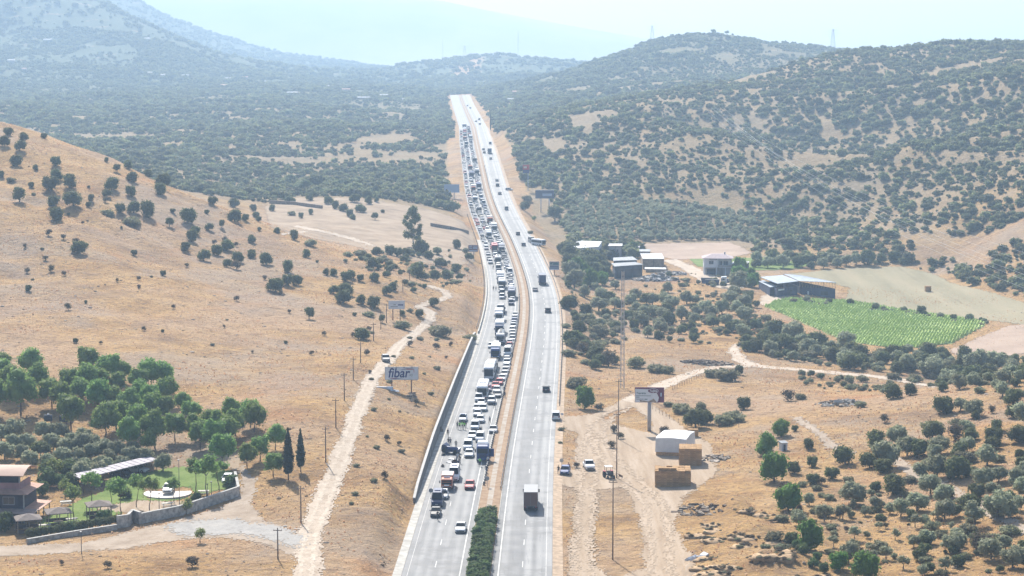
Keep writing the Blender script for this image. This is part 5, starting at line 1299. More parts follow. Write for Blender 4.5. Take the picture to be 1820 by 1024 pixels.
def opening(e, a, b_, t0, t1, z0, z1, m, name='window', proud=.03, fr=None):
    """flat opening on the wall line a-b (front walls face the camera)"""
    d = (b_ - a); p, q = a + d * t0, a + d * t1; nn = Vector((d.y, -d.x, 0)).normalized()
    P0 = [Vector((p.x, p.y, z0)) + nn * .005, Vector((q.x, q.y, z0)) + nn * .005]; off = nn * proud
    o = MB().hexa([P0[0] + off, P0[1] + off, P0[1], P0[0]], [Vector((v.x, v.y, z1)) for v in (P0[0] + off, P0[1] + off, P0[1], P0[0])]).obj(name, m, e)
    if fr:
        w = (q - p).normalized() * .07; bb = MB()
        for (s0, s1, za, zb) in ((p - w, q + w, z1, z1 + .08), (p - w, q + w, z0 - .08, z0), (p - w, p, z0, z1), (q, q + w, z0, z1), ((p + q) / 2 - w * .3, (p + q) / 2 + w * .3, z0, z1)):
            off2 = nn * (proud + .035)
            bb.hexa([Vector((s0.x, s0.y, za)) + off2, Vector((s1.x, s1.y, za)) + off2, Vector((s1.x, s1.y, za)) + nn * .006, Vector((s0.x, s0.y, za)) + nn * .006], [Vector((s0.x, s0.y, zb)) + off2, Vector((s1.x, s1.y, zb)) + off2, Vector((s1.x, s1.y, zb)) + nn * .006, Vector((s0.x, s0.y, zb)) + nn * .006])
        bb.obj('frame', fr, o)
    return o
# walled garden: long carport
shed('long_shed', [(144.5, 851), (282, 817), (262.5, 811), (125, 843.5)], 2.7, T_LILAC, W_DARK, 'long open shed with a pale lilac metal roof behind the garden', closed=False)
# garden house
def garden_house():
    x, y, z = hit(-8, 938)
    e = empty('garden_house', (x, y, z - .3), R(-4), 'dark three-tiered restaurant house with terracotta roofs at the picture edge', 'house'); e.scale = (.92, .92, .88)
    x0 = -13.0
    fl = MB().box(x0, 4.3, 3.0, 11.5, 0, 3.1).obj('ground_floor', W_DARK, e)
    MB().hexa([(x0, .2, 3.0), (7.2, .2, 3.0), (7.2, 3.2, 3.3), (x0, 3.2, 3.3)], [(x0, .2, 3.12), (7.2, .2, 3.12), (7.2, 3.2, 3.42), (x0, 3.2, 3.42)]).obj('canopy', mat('canopy_tile', (0.30, 0.22, 0.19), .85, var=.2, scale=1), e)
    MB().hexa([(4.32, 3.22, 3.28), (7.2, 3.22, 3.05), (7.2, 11.6, 3.05), (4.32, 11.6, 3.28)], [(4.32, 3.22, 3.42), (7.2, 3.22, 3.19), (7.2, 11.6, 3.19), (4.32, 11.6, 3.42)]).obj('canopy', T_PINK, e)
    for px_ in np.arange(-12, 7.3, 2.4): MB().box(px_ - .09, px_ + .09, .45, .63, 0, 3.0).obj('post', W_TIMBER, e)
    for py_ in (4, 7, 10.5): MB().box(6.85, 7.03, py_, py_ + .18, 0, 3.0).obj('post', W_TIMBER, e)
    MB().box(x0, 4.3, 3.3, 11.4, 3.43, 6.3).obj('upper_wall', mat('dark_cladding', (0.045, 0.045, 0.065), .8, var=.3, scale=.8), e)
    for k in range(4): opening(e, Vector((x0, 3.3, 0)), Vector((4.3, 3.3, 0)), .12 + .22 * k, .24 + .22 * k, 4.2, 5.6, M_GLASS, 'window', .03, M_WFRAME)
    MB().box(4.31, 4.5, 3.1, 3.3, .02, 6.3).obj('corner_post', M_COPE, e)
    sk = MB(); sk.hexa([(x0, 2.2, 6.32), (5.2, 2.2, 6.32), (5.2, 12.2, 6.32), (x0, 12.2, 6.32)], [(x0, 2.0, 6.42), (5.5, 2.0, 6.42), (5.5, 12.4, 6.42), (x0, 12.4, 6.42)]); sk.hexa([(x0, 2.2, 6.43), (5.3, 2.2, 6.43), (5.3, 12.2, 6.43), (x0, 12.2, 6.43)], [(x0, 4.0, 6.95), (3.6, 4.0, 6.95), (3.6, 11, 6.95), (x0, 11, 6.95)]); sk.obj('skirt_roof', T_PINK, e)
    MB().box(x0, 3.4, 4.3, 4.5, 6.9, 8.2).obj('parapet', mat('pink_wall', (0.34, 0.20, 0.20), .9, var=.15, scale=.8), e); MB().box(3.2, 3.4, 4.52, 10.8, 6.9, 8.2).obj('parapet', MATS['pink_wall'], e)
    MB().box(-6.0, -5.2, 3.9, 4.28, 6.95, 7.75).obj('air_conditioner', W_WHITE, e)
    for px_ in np.arange(-12, 3.4, 3.8): MB().box(px_, px_ + .12, 4.32, 4.48, 8.21, 9.75).obj('post', M_WFRAME, e)
    MB().box(-9, 2.2, 8.2, 8.4, 6.95, 9.7).obj('back_wall', W_DARK, e)
    n = 12; b = MB()
    rings = []
    for k in range(n + 1):
        yy = 3.2 + 8.6 * k / n; zz = 9.72 + 1.15 * math.sin(math.pi * k / n); rings.append(((x0, yy, zz), (4.4, yy, zz), (4.4, yy, zz + .12), (x0, yy, zz + .12)))
    b.loft(rings); b.obj('curved_roof', mat('copper_roof', (0.36, 0.22, 0.165), .7, 0, var=.12, scale=.6), e)
garden_house()
def gazebo(u, v, label, w=4.3, h=2.35):
    x, y, z = hit(u, v); e = empty('gazebo', (x, y, z), R(20), label, 'gazebo', 'gazebos on the lawn'); a = w / 2
    tile = mat('brown_shingle', (0.17, 0.14, 0.125), .9, var=.2, scale=1.5)
    b = MB(); b.hexa([(-a, -a, h), (a, -a, h), (a, a, h), (-a, a, h)], [(-a, -a, h + .12), (a, -a, h + .12), (a, a, h + .12), (-a, a, h + .12)]); b.hexa([(-a, -a, h + .121), (a, -a, h + .121), (a, a, h + .121), (-a, a, h + .121)], [(-.05, -.05, h + .85), (.05, -.05, h + .85), (.05, .05, h + .85), (-.05, .05, h + .85)]); b.obj('roof', tile, e)
    for sx in (-1, 0, 1):
        for sy in (-1, 1): MB().box(sx * (a - .3) - .07, sx * (a - .3) + .07, sy * (a - .3) - .07, sy * (a - .3) + .07, -.3, h).obj('post', W_TIMBER, e)
    for sy in (-1, 1): MB().box(-a + .38, a - .38, sy * (a - .3) - .04, sy * (a - .3) + .04, .25, .9).obj('railing', mat('dark_railing', (0.09, 0.07, 0.06), .9), e)
    MB().box(-.8, .8, -.45, .45, .66, .74).box(-.08, .08, -.08, .08, 0, .66).obj('table', W_TIMBER, e)
gazebo(50, 946, 'nearest brown-roofed gazebo at the corner of the garden hedge'); gazebo(104, 934, 'middle brown-roofed gazebo on the lawn'); gazebo(176, 921, 'brown-roofed gazebo nearest the garden steps')
def picnic(u, v, rz, label):
    x, y, z = hit(u, v); e = empty('picnic_table', (x, y, z + .07), rz, label, 'table', 'picnic tables'); mm = mat('pale_wood', (0.5, 0.47, 0.42), .8, var=.15, scale=3)
    MB().box(-1, 1, -.4, .4, .7, .78).obj('table_top', mm, e)
    for s_ in (-1, 1): MB().box(-1, 1, s_ * .75 - .14, s_ * .75 + .14, .4, .46).obj('bench', mm, e); MB().box(s_ * .7 - .05, s_ * .7 + .05, -.7, .7, 0.38, .395).box(s_ * .7 - .05, s_ * .7 + .05, -.06, .06, -.1, .7).obj('leg', mm, e)
picnic(117, 899, .3, 'pale picnic table on the lawn near the pine trunk'); picnic(80, 941, .2, 'pale picnic table beside the nearest gazebo'); picnic(128, 930, .5, 'pale picnic table behind the garden hedge'); picnic(298, 902, .4, 'pale bench set on the sandy patch by the wall'); picnic(362, 880, .1, 'pale picnic table at the end of the lawn')
M_STONE = mat('rough_stone', (0.40, 0.37, 0.33), .95, var=.35, scale=1.3, bump=.6, bscale=3)
def px_wall(name, line, h, label, t=.4, seg=3.0, cope=True, wm=None):
    Pw = [Vector(hit(u, v)) for u, v in line]; e = empty(name, Pw[0], 0, label, 'wall'); o = Pw[0]
    for a, b_ in zip(Pw[:-1], Pw[1:]):
        n = max(1, int((b_ - a).length / seg)); d = (b_ - a); nn = Vector((-d.y, d.x, 0)).normalized() * t / 2; dd = d.normalized() * .02
        for k in range(n):
            p, q = a + d * (k / n) + dd - o, a + d * ((k + 1) / n) - dd - o; q.z = lerp(a.z, b_.z, (k + 1) / n) - o.z
            B = [p - nn, q - nn, q + nn, p + nn]; T_ = [v + Vector((0, 0, h)) for v in B]
            MB().hexa([v - Vector((0, 0, .6)) for v in B], T_).obj('panel', wm or M_STONE, e)
            if cope: T2 = [v + Vector((0, 0, .003)) + (nn * .25 if i > 1 else -nn * .25) for i, v in enumerate(T_)]; MB().hexa(T2, [v + Vector((0, 0, .12)) for v in T2]).obj('coping', M_COPE, e)
    return e
px_wall('stone_wall', [(418, 855), (424, 882), (372, 900), (319, 917), (250, 931)], 1.7, 'tall rough stone wall round the garden lawn')
px_wall('stone_wall', [(208, 941), (130, 953), (48, 967)], .75, 'low stone wall under the dark garden hedge')
px_wall('stone_wall', [(250, 932), (236, 927), (228, 936), (208, 939)], 2.0, 'stepped stone pillars at the garden entrance', seg=2.0)
# clipped hedge on the low wall
Pa, Pb = Vector(hit(206, 936)), Vector(hit(52, 961)); nn_ = int((Pb - Pa).length / 1.15)
for k in range(nn_ + 1):
    p = Pa.lerp(Pb, k / nn_); rr = random.Random(k); e = empty('hedge_shrub', (p.x, p.y + .8, float(H(p.x, p.y + .8))), rr.uniform(0, 6), 'dark clipped shrub in the garden hedge, %s from the entrance' % ordinal(k + 1), 'shrub', 'garden hedge')
    c = link_mesh('crown', CROWNS['oak'][rr.randrange(NV)], e, (0, 0, .1)); c.scale = (1.9, 1.9, 2.2); link_mesh('trunk', TRUNKS['short'][0], e).scale = (1.5, 1.5, 1.5)
for u, v, h, lb in [(319, 897, 8.0, 'tall thin lamp post beside the lime tree'), (369, 892, 3.2, 'short lamp post on the stone wall'), (283, 907, 3.0, 'short lamp post on the sandy patch'), (376, 886, 3.0, 'short dark lamp post near the wall end'), (145, 985, 3.6, 'lone short post beside the gravel road')]:
    e = pole(u, v, h, lb, 'lamp_post', .07, False, M_DSTEEL); MB().box(-.12, .12, -.5, .12, h + .001, h + .12).obj('lamp_head', M_DSTEEL, e)
for u, v, lb in [(86, 754, 'black water tank on a stand under the pines'), (113, 755, 'second black water tank nearer the big pine')]:
    x, y, z = hit(u, v); e = empty('water_tank', (x, y, z), .2, lb, 'tank'); b = MB(); b.tube((-.85, 0, 1.3), (.85, 0, 1.3), .75, .75, 12); b.obj('barrel', W_DARK, e)
    for s_ in (-.55, .55): MB().box(s_ - .08, s_ + .08, -.6, .6, -.3, .62).obj('stand', M_RUST, e)
    MB().tube((0, 0, 2.0), (0, 0, 2.16), .25, .25, 10).obj('lid', W_WHITE, e)
# farm in the valley
def house():
    x, y, z = hit(1276, 489); e = empty('white_house', (x, y, z), R(-3), 'two-storey white house with a hipped roof over an open garage', 'house'); w, d = 11.2, 10.0; a = w / 2
    MB().box(-a, a, 2.4, d, -.6, 2.99).obj('ground_floor', W_GREY, e)
    for px_ in (-a + .2, -.6, 3.0, a - .2): MB().box(px_ - .2, px_ + .2, .15, .55, -.6, 2.99).obj('column', W_WHITE, e)
    MB().box(2.0, a - .42, .3, 2.38, -.6, 2.98).obj('side_room', W_GREY, e); MB().box(-4.4, -.9, 2.33, 2.39, 0, 2.3).obj('garage_shade_panel', W_DARK, e)  # flat dark panel paints the shade inside the open garage
    MB().box(-a, 0, 0, d, 3.0, 6.6).box(0.002, a, 1.4, d, 3.0, 6.6).box(.002, a, 0, 1.38, 2.99, 3.15).obj('upper_wall', W_WHITE, e)
    MB().box(.1, a, .02, .1, 3.16, 4.0).obj('balcony_rail', W_GREY, e)
    A_, B_ = Vector((-a, 0, 0)), Vector((0, 0, 0)); opening(e, A_, B_, .36, .66, 4.4, 5.7, M_GLASS, 'window', .03, M_WFRAME)
    A_, B_ = Vector((.002, 1.4, 0)), Vector((a, 1.4, 0)); opening(e, A_, B_, .12, .30, 3.2, 5.5, M_GLASS, 'door', .03, M_WFRAME); opening(e, A_, B_, .40, .72, 3.2, 5.5, W_DARK, 'door', .03, M_WFRAME)
    o = .7; b = MB(); b.box(-a - o, a + o, -o, d + o, 6.61, 6.75); b.hexa([(-a - o, -o, 6.751), (a + o, -o, 6.751), (a + o, d + o, 6.751), (-a - o, d + o, 6.751)], [(-2.2, 4.2, 8.2), (2.2, 4.2, 8.2), (2.2, 5.8, 8.2), (-2.2, 5.8, 8.2)])
    rf = b.obj('roof', mat('pale_roof_tile', (0.40, 0.33, 0.34), .85, var=.15, scale=.8), e); MB().box(2.6, 3.2, 4.6, 5.2, 7.4, 8.9).obj('chimney', W_WHITE, rf); MB().box(-3.6, -.4, -.69, -.62, 6.3, 6.6).obj('painted_eave_shade', W_DARK, e)  # strip under the front eave: shade put into its dark colour
house()
e, L, I = shed('lean_to', [(1299, 470), (1329, 468), (1332, 464.5), (1303, 465)], 4.4, T_WHITE, W_DARK, 'white-roofed lean-to right beside the white house')
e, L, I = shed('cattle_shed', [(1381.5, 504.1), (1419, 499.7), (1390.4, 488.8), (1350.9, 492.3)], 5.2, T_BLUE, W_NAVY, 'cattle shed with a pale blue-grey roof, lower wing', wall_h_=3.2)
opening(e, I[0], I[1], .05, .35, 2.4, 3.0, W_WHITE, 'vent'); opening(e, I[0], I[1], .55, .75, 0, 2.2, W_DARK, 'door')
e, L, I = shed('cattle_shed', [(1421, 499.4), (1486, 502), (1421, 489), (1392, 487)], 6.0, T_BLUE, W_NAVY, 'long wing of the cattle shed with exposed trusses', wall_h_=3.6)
for k in range(14):
    a = I[0].lerp(I[1], k / 13); MB().tube((a.x, a.y, 3.6), (a.x, a.y, a.z - .16), .06, .06, 5).obj('truss', W_TIMBER, e)
    if k < 13: b_ = I[0].lerp(I[1], (k + 1) / 13); MB().tube((a.x, a.y - .05, 3.65), (b_.x, b_.y - .05, b_.z - .2), .05, .05, 4).obj('truss', W_TIMBER, e)
opening(e, I[0], I[1], .22, .27, .3, 2.2, W_WHITE, 'door'); opening(e, I[0], I[1], .6, .8, 1, 2.4, W_DARK, 'window')
shed('lean_to', [(1368.7, 510.5), (1381, 508.6), (1357, 498), (1348, 500)], 3.4, T_BLUE, W_NAVY, 'small blue-grey lean-to at the cattle shed corner')
e, L, I = shed('hay_barn', [(1142.5, 460), (1180.6, 460), (1176, 450.5), (1138, 450.5)], 4.6, T_WHITE, W_TIMBER, 'timber barn with a bright white roof in the farmyard', cat='barn')
for k in range(12):
    a = I[0].lerp(I[1], (k + .5) / 12); MB().box(a.x - .12, a.x + .12, a.y - .06, a.y - .005, 0, 4.2).obj('plank', W_TIMBER, e)
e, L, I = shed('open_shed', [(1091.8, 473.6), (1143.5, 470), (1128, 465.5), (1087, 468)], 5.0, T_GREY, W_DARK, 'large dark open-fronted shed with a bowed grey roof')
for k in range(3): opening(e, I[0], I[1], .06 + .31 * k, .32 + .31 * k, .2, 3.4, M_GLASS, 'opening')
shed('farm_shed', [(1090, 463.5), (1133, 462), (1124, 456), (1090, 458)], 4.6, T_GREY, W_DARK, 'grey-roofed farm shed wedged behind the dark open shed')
shed('feed_trough', [(1146, 478), (1184, 478.5), (1183, 475.5), (1146, 475)], 1.4, T_WHITE, W_TIMBER, 'low white-roofed feed trough before the barn', posts=False)
e, L, I = shed('farm_house', [(1030, 441), (1064, 438.5), (1070, 429), (1033, 428)], 5.4, T_WHITE, W_WHITE, 'farmhouse with a sagging pale roof at the valley entrance', cat='house')
for k in range(3): opening(e, I[0], I[1], .1 + .3 * k, .25 + .3 * k, 1.2, 2.8, M_GLASS, 'window', .03, M_WFRAME)
shed('lean_to', [(1012, 438.5), (1029.5, 441), (1032.5, 428.5), (1026, 429)], 4.3, T_WHITE, W_GREY, 'sloping pale lean-to against the farmhouse', back_lift=.9)
e, L, I = shed('stone_house', [(1081, 437), (1106, 437), (1106, 433), (1083, 433)], 6.0, T_WHITE, W_GREY, 'bare stone house with a white flat roof behind the sheds', cat='house')
opening(e, I[0], I[1], .3, .42, 3.2, 4.4, M_GLASS, 'window', .03, M_WFRAME); opening(e, I[0], I[1], .62, .74, 3.2, 4.4, M_GLASS, 'window', .03, M_WFRAME)
shed('canopy_shed', [(1118, 440), (1137, 440), (1137, 437), (1118, 437)], 3.4, T_LILAC, W_TIMBER, 'narrow shed behind the bright green farm tree'); shed('lean_to', [(1136, 447), (1156, 447), (1156, 443), (1136, 443)], 3.2, T_GREY, W_GREY, 'low grey outbuilding next to the ploughed field')
for u, v, w, l_, lb in [(1266, 506, 5.5, 2.4, 'dark skip container beside the farm road'), (1254, 503, 3.6, 2.0, 'small dark box trailer beside the farm road')]:
    x, y, z = hit(u, v); e = empty('skip_container', (x, y, z), -.1, lb, 'container'); MB().hexa([(-w / 2 + .3, -l_ / 2, .1), (w / 2 - .3, -l_ / 2, .1), (w / 2 - .3, l_ / 2, .1), (-w / 2 + .3, l_ / 2, .1)], [(-w / 2, -l_ / 2, 1.9), (w / 2, -l_ / 2, 1.9), (w / 2, l_ / 2, 1.9), (-w / 2, l_ / 2, 1.9)]).obj('bin', W_NAVY, e); MB().box(-w / 2 - .05, w / 2 + .05, -l_ / 2 - .05, l_ / 2 + .05, 1.901, 2.0).obj('rim', W_DARK, e)
def heap(name, u, v, wx, wy, hgt, n, mats_, label, cat, seed=0, size=.5):
    x, y, z = hit(u, v); e = empty(name, (x, y, z), 0, label, cat); r_ = random.Random(seed)
    b = MB()
    for k in range(n):
        a, q = r_.uniform(0, 6.28), math.sqrt(r_.random()); px_, py_ = math.cos(a) * q * wx, math.sin(a) * q * wy; zz = (1 - q) * hgt * r_.uniform(.3, 1) + float(H(x + px_, y + py_)) - z
        s_ = size * r_.uniform(.4, 1.3); t = Matrix.Rotation(r_.uniform(0, 6.28), 3, 'Z') @ Matrix.Rotation(r_.uniform(-.7, .7), 3, 'X'); sx, sy, sz = s_ * r_.uniform(.4, 2.2), s_ * r_.uniform(.3, .8), s_ * r_.uniform(.2, .6)
        q8 = [t @ Vector((i * sx, j * sy, k2 * sz)) + Vector((px_, py_, zz)) for k2 in (-1, 1) for i, j in ((-1, -1), (1, -1), (1, 1), (-1, 1))]
        b.hexa(q8[:4], q8[4:], r_.randrange(len(mats_)))
    o = b.obj('pieces', mats_, e); o['kind'] = 'stuff'
    return e
RB = [W_DARK, W_GREY, mat('rubble_brown', (0.22, 0.18, 0.14), .95, var=.3, scale=1), M_STONE]
heap('scrap_heap', 1165, 497, 9, 9, 2.2, 190, RB, 'dark heap of scrap and rubble in front of the barn', 'heap', 1, .8); heap('scrap_heap', 1192, 488, 6, 7, 1.6, 90, RB, 'smaller pile of dark scrap beside the farm road', 'heap', 2, .7)
heap('brush_pile', 1258, 646, 7.5, 5, 1.0, 130, [RB[2], M_BARK], 'low brown brush pile above the farm track', 'heap', 3, .6)
heap('rubble_pile', 1492, 717, 5.5, 6, .9, 120, [M_STONE, RB[2]], 'pale rubble pile on the crest of the knoll', 'heap', 4, .45); heap('plank_pile', 1268, 815, 3.4, 3.5, .5, 46, [mat('old_planks', (0.42, 0.36, 0.30), .9, var=.2, scale=2), RB[2]], 'scattered planks beside the straw stack', 'heap', 5, .5)
heap('rubble_pile', 1245, 908, 4.5, 5.5, .6, 80, [RB[2], M_BARK, RB[2]], 'dark weedy rubble at the edge of the yard', 'heap', 6, .4); heap('plastic_sheet', 1243, 991, 1.6, 2.2, .15, 14, [W_WHITE], 'crumpled white plastic lying on the near earth bank', 'sheet', 7, .7)
heap('rubble_pile', 730, 706, .8, 6, .3, 30, [RB[2]], 'dark stones in the gully below the fibar billboard', 'heap', 8, .35); heap('dumped_boards', 694, 693, 2.2, .8, .1, 6, [W_WHITE], 'white boards lying under the fibar billboard', 'board', 9, .8)
# straw stacks
BALE = MB().box(-.55, .55, -.24, .24, 0, .44).mesh('bale', mat('straw_bale', (0.37, 0.225, 0.105), .95, var=.25, scale=4, bump=.5, bscale=12, rand=.18))
def straw_stack(u, v, w, d, layers, label, cut=0.0, rz=0.0, top=None):
    x, y, z = hit(u, v); e = empty('straw_stack', (x, y, z), rz, label, 'straw stack'); r_ = random.Random(int(u))
    nx, ny = int(w / 1.13), int(d / .5)
    core = MB().box(-w / 2 + .56, w / 2 - .56, .5, d - .5, -.4, layers * .45 - .3).obj('stack_core', MATS['straw_bale'], e)
    for k in range(layers):
        for i in range(nx):
            for j in range(ny):
                edge = j == 0 or i in (0, nx - 1) or k == layers - 1 or j == ny - 1
                if not edge: continue
                if k == layers - 1 and cut and r_.random() < cut: continue
                px_ = (i - (nx - 1) / 2) * 1.13; py_ = .25 + j * .5
                o = link_mesh('bale', BALE, e, (px_ + r_.uniform(-.05, .05), py_ + r_.uniform(-.10, .05), k * .45 + r_.uniform(-.01, .01) - .02)); o.rotation_euler = (0, 0, r_.uniform(-.04, .04))
    if top:
        for i in range(top[1]): o = link_mesh('bale', BALE, e, (top[0] + (i % 3) * 1.15, .6 + (i // 3) * .5, layers * .45 + .0))
    return e
straw_stack(1196, 866, 7.6, 5.6, 7, 'nearest stepped stack of golden straw bales in the yard', .12, -.06, (-2.2, 6)); straw_stack(1227, 829, 5.1, 5.6, 8, 'boxy stack of golden straw bales behind the nearest stack', 0, -.08)
x, y, z = hit(1192, 811); e = empty('covered_stack', (x, y, z), R(-16), 'straw stack draped in a big white tarpaulin', 'straw stack')
b = MB(); rings = []
for k in range(9):
    t = k / 8; yy = t * 9.5; hh = 3.7 + .25 * math.sin(3 * t); wv = 3.2 + .06 * math.sin(9 * t)
    rings.append([(-wv - .06, yy, .75 + .1 * math.sin(7 * t)), (-wv, yy, hh * .7), (-wv + .03, yy, hh - .06), (-1.6, yy, hh + .05), (0, yy, hh + .14), (1.6, yy, hh + .05), (wv - .03, yy, hh - .06), (wv, yy, hh * .7), (wv + .06, yy, .75 + .1 * math.cos(8 * t))])
b.loft(rings); b.obj('tarpaulin', mat('white_tarp', (0.60, 0.62, 0.64), .55, var=.08, scale=.9, bump=.35, bscale=1.3), e)
MB().box(-3.1, 3.1, .1, 9.4, -.3, 2.6).obj('bale_block', MATS['straw_bale'], e)
straw_stack(1232, 778, 2.3, 1.6, 4, 'little remnant pile of straw bales behind the covered stack'); straw_stack(1650, 519, 2.3, 2.1, 5, 'small block of straw bales left on the stubble field')
x, y, z = hit(1172, 480 + 0); 
# fences of thin stakes round the dry field
def stake_fence(line, label, gap=2.5, h=1.1):
    Pw = [Vector(hit(u, v)) for u, v in line]; e = empty('stake_fence', Pw[0], 0, label, 'fence'); o = Pw[0]; prev = None
    pm = MB().tube((0, 0, -.3), (0, 0, h), .05, .04, 5).mesh('stake', M_WOODP)
    for a, b_ in zip(Pw[:-1], Pw[1:]):
        n = max(1, int((b_ - a).length / gap))
        for k in range(n):
            p = a.lerp(b_, k / n); p.z = float(H(p.x, p.y)); link_mesh('stake', pm, e, p - o)
            if prev is not None: MB().tube(prev - o + Vector((0, 0, h * .8)), p - o + Vector((0, 0, h * .8)), .012, .012, 3).obj('wire', M_DSTEEL, e)
            prev = p.copy()
stake_fence([(1160, 728), (1190, 745), (1230, 762), (1280, 757), (1330, 762)], 'thin stake fence round the dry field below the billboard'); stake_fence([(1195, 694), (1225, 680), (1250, 668)], 'short stake fence along the farm track')
# small hut on the knoll
x, y, z = hit(1392, 800); e = empty('field_hut', (x, y, z), .3, 'small pale field hut between the bright round trees', 'hut'); e.scale = (.72, .72, .8); MB().box(-.9, .9, -.9, .9, -.3, 1.9).obj('wall', W_WHITE, e); MB().hexa([(-1.1, -1.1, 1.901), (1.1, -1.1, 1.901), (1.1, 1.1, 1.901), (-1.1, 1.1, 1.901)], [(-1.1, -1.1, 2.0), (1.1, -1.1, 2.0), (1.1, 1.1, 2.3), (-1.1, 1.1, 2.3)]).obj('roof', T_GREY, e); MB().box(-.35, .35, -.94, -.905, -.2, 1.6).obj('door', W_DARK, e)
# weedy earth mounds dumped along the yard's far edge
_mr = random.Random(12); _ml = []
for k in range(30):
    _ml.append((_mr.uniform(1235, 1470), _mr.uniform(905, 1035)))
_ml = sorted([q for q in _ml if poly_mask(np.array([q[0]]), np.array([q[1]]), [(1215, 900), (1330, 885), (1400, 940), (1500, 1020), (1500, 1040), (1240, 1040), (1235, 985)])[0]])
for k, (u, v) in enumerate(_ml):
    x, y, z = hit(u, v); r_ = np.random.default_rng(k); e = empty('earth_mound', (x, y, z), _mr.uniform(-.5, .5), 'low weedy earth mound at the near end of the yard, %s from the left' % ordinal(k + 1), 'mound', 'dumped earth mounds')
    q = ICO_V * np.array([_mr.uniform(1.3, 2.6), _mr.uniform(1.3, 2.6), _mr.uniform(.35, .6)]) * (1 + .14 * r_.normal(size=(len(ICO_V), 1)))
    link_mesh('earth', mesh_np('earth', q, ICO_F, mat('mound_earth', (0.26, 0.17, 0.095), .95, var2=(0.46, 0.32, 0.185), scale=1.6, bump=.9, bscale=3.0), True), e, (0, 0, -.12))
    for j in range(9):
        w_ = _mr.uniform(.5, 1.4); c = link_mesh('weed', CROWNS['brown' if j % 3 else 'pale'][(k + j) % NV], e, (_mr.uniform(-1.8, 1.8), _mr.uniform(-1.8, 1.4), .1)); c.scale = (w_, w_, w_ * .6)
# stone edge and low ruined wall on the bench
px_wall('field_wall', [(765, 402), (800, 408), (832, 416)], 1.5, 'dark ruined field wall beside the eucalyptus', 1.0, 5.0, False, RB[2]); px_wall('field_wall', [(480, 362), (520, 364), (572, 371)], 1.6, 'long dark field wall at the back of the bench', 1.2, 6.0, False, RB[2])
for i, (u, v, w, d, h, m_) in enumerate([(395, 155, 26, 9, 3.2, T_WHITE), (425, 153, 22, 9, 3, T_GREY), (468, 148, 26, 8, 3, T_WHITE), (405, 143, 14, 8, 4, T_WHITE), (436, 141, 12, 8, 4, T_WHITE), (290, 138, 10, 8, 5, T_WHITE), (260, 132, 26, 8, 3, T_GREY), (580, 157, 12, 8, 4, T_WHITE), (615, 162, 16, 7, 3, T_WHITE), (645, 177, 26, 8, 3, T_GREY), (683, 173, 16, 8, 3.5, T_WHITE), (720, 180, 24, 7, 3, T_WHITE), (918, 168, 14, 8, 4, T_WHITE), (908, 180, 10, 6, 3, T_GREY), (85, 75, 20, 10, 5, T_WHITE), (262, 73, 14, 10, 5, T_GREY), (43, 126, 10, 8, 4, T_WHITE), (20, 113, 16, 10, 6, T_WHITE), (520, 168, 20, 8, 3, T_GREY), (330, 137, 16, 8, 3, T_WHITE), (1040, 428, 4, 2, 2, T_WHITE)]):
    x, y, z = hit(u, v); e = empty('far_barn', (x, y, z), R((i * 37) % 30 - 15), 'tiny pale-roofed building in the distant plain, %s from the left' % ordinal(1 + sorted(range(21), key=lambda q: [395, 425, 468, 405, 436, 290, 260, 580, 615, 645, 683, 720, 918, 908, 85, 262, 43, 20, 520, 330, 1040][q]).index(i)), 'barn', 'pale roofs in the plain')
    w, d, h = w * .62, d * .7, h * .75; MB().box(-w / 2, w / 2, -d / 2, d / 2, -2, h).obj('wall', W_GREY if i % 3 else W_TIMBER, e); MB().prism([(-d / 2 - .5, h + .01), (d / 2 + .5, h + .01), (0, h + d * .22)], 'x', -w / 2 - .4, w / 2 + .4).obj('roof', T_GREY if i % 4 else T_PINK, e)
# ------------------------------------------------------------------ vehicles (local +Y is forward)
PAINT = {'white': (0.74, 0.75, 0.76), 'silver': (0.45, 0.46, 0.48), 'grey': (0.20, 0.205, 0.215), 'black': (0.022, 0.022, 0.026), 'red': (0.42, 0.03, 0.035), 'blue': (0.025, 0.065, 0.22), 'navy': (0.02, 0.035, 0.10), 'beige': (0.48, 0.42, 0.33), 'brown': (0.16, 0.09, 0.07), 'orange': (0.42, 0.10, 0.035), 'purple': (0.22, 0.16, 0.27)}
def paint(c):
    nm = c + '_car_paint'
    if nm in MATS: return MATS[nm]
    m = mat(nm, PAINT[c], .40, .0, .35, var=.04, scale=.7); m.node_tree.nodes['Principled BSDF'].inputs['Coat Weight'].default_value = .15; m.node_tree.nodes['Principled BSDF'].inputs['Coat Roughness'].default_value = .12
    return m
V_GLASS = mat('car_glass', (0.012, 0.015, 0.02), .25, 0, .22); V_TYRE = mat('tyre_rubber', (0.02, 0.02, 0.02), .9); V_RIM = mat('wheel_rim', (0.35, 0.35, 0.36), .4, .6); V_LAMP = mat('headlamp', (0.6, 0.62, 0.64), .15, 0, .6); V_TAIL = mat('tail_lamp', (0.30, 0.015, 0.015), .3); V_TRIM = mat('black_trim', (0.03, 0.03, 0.032), .7); V_PLATE = mat('number_plate', (0.6, 0.6, 0.58), .6)
V_MATS = [None, V_GLASS, V_TYRE, V_LAMP, V_TAIL, V_TRIM, V_PLATE, V_RIM]
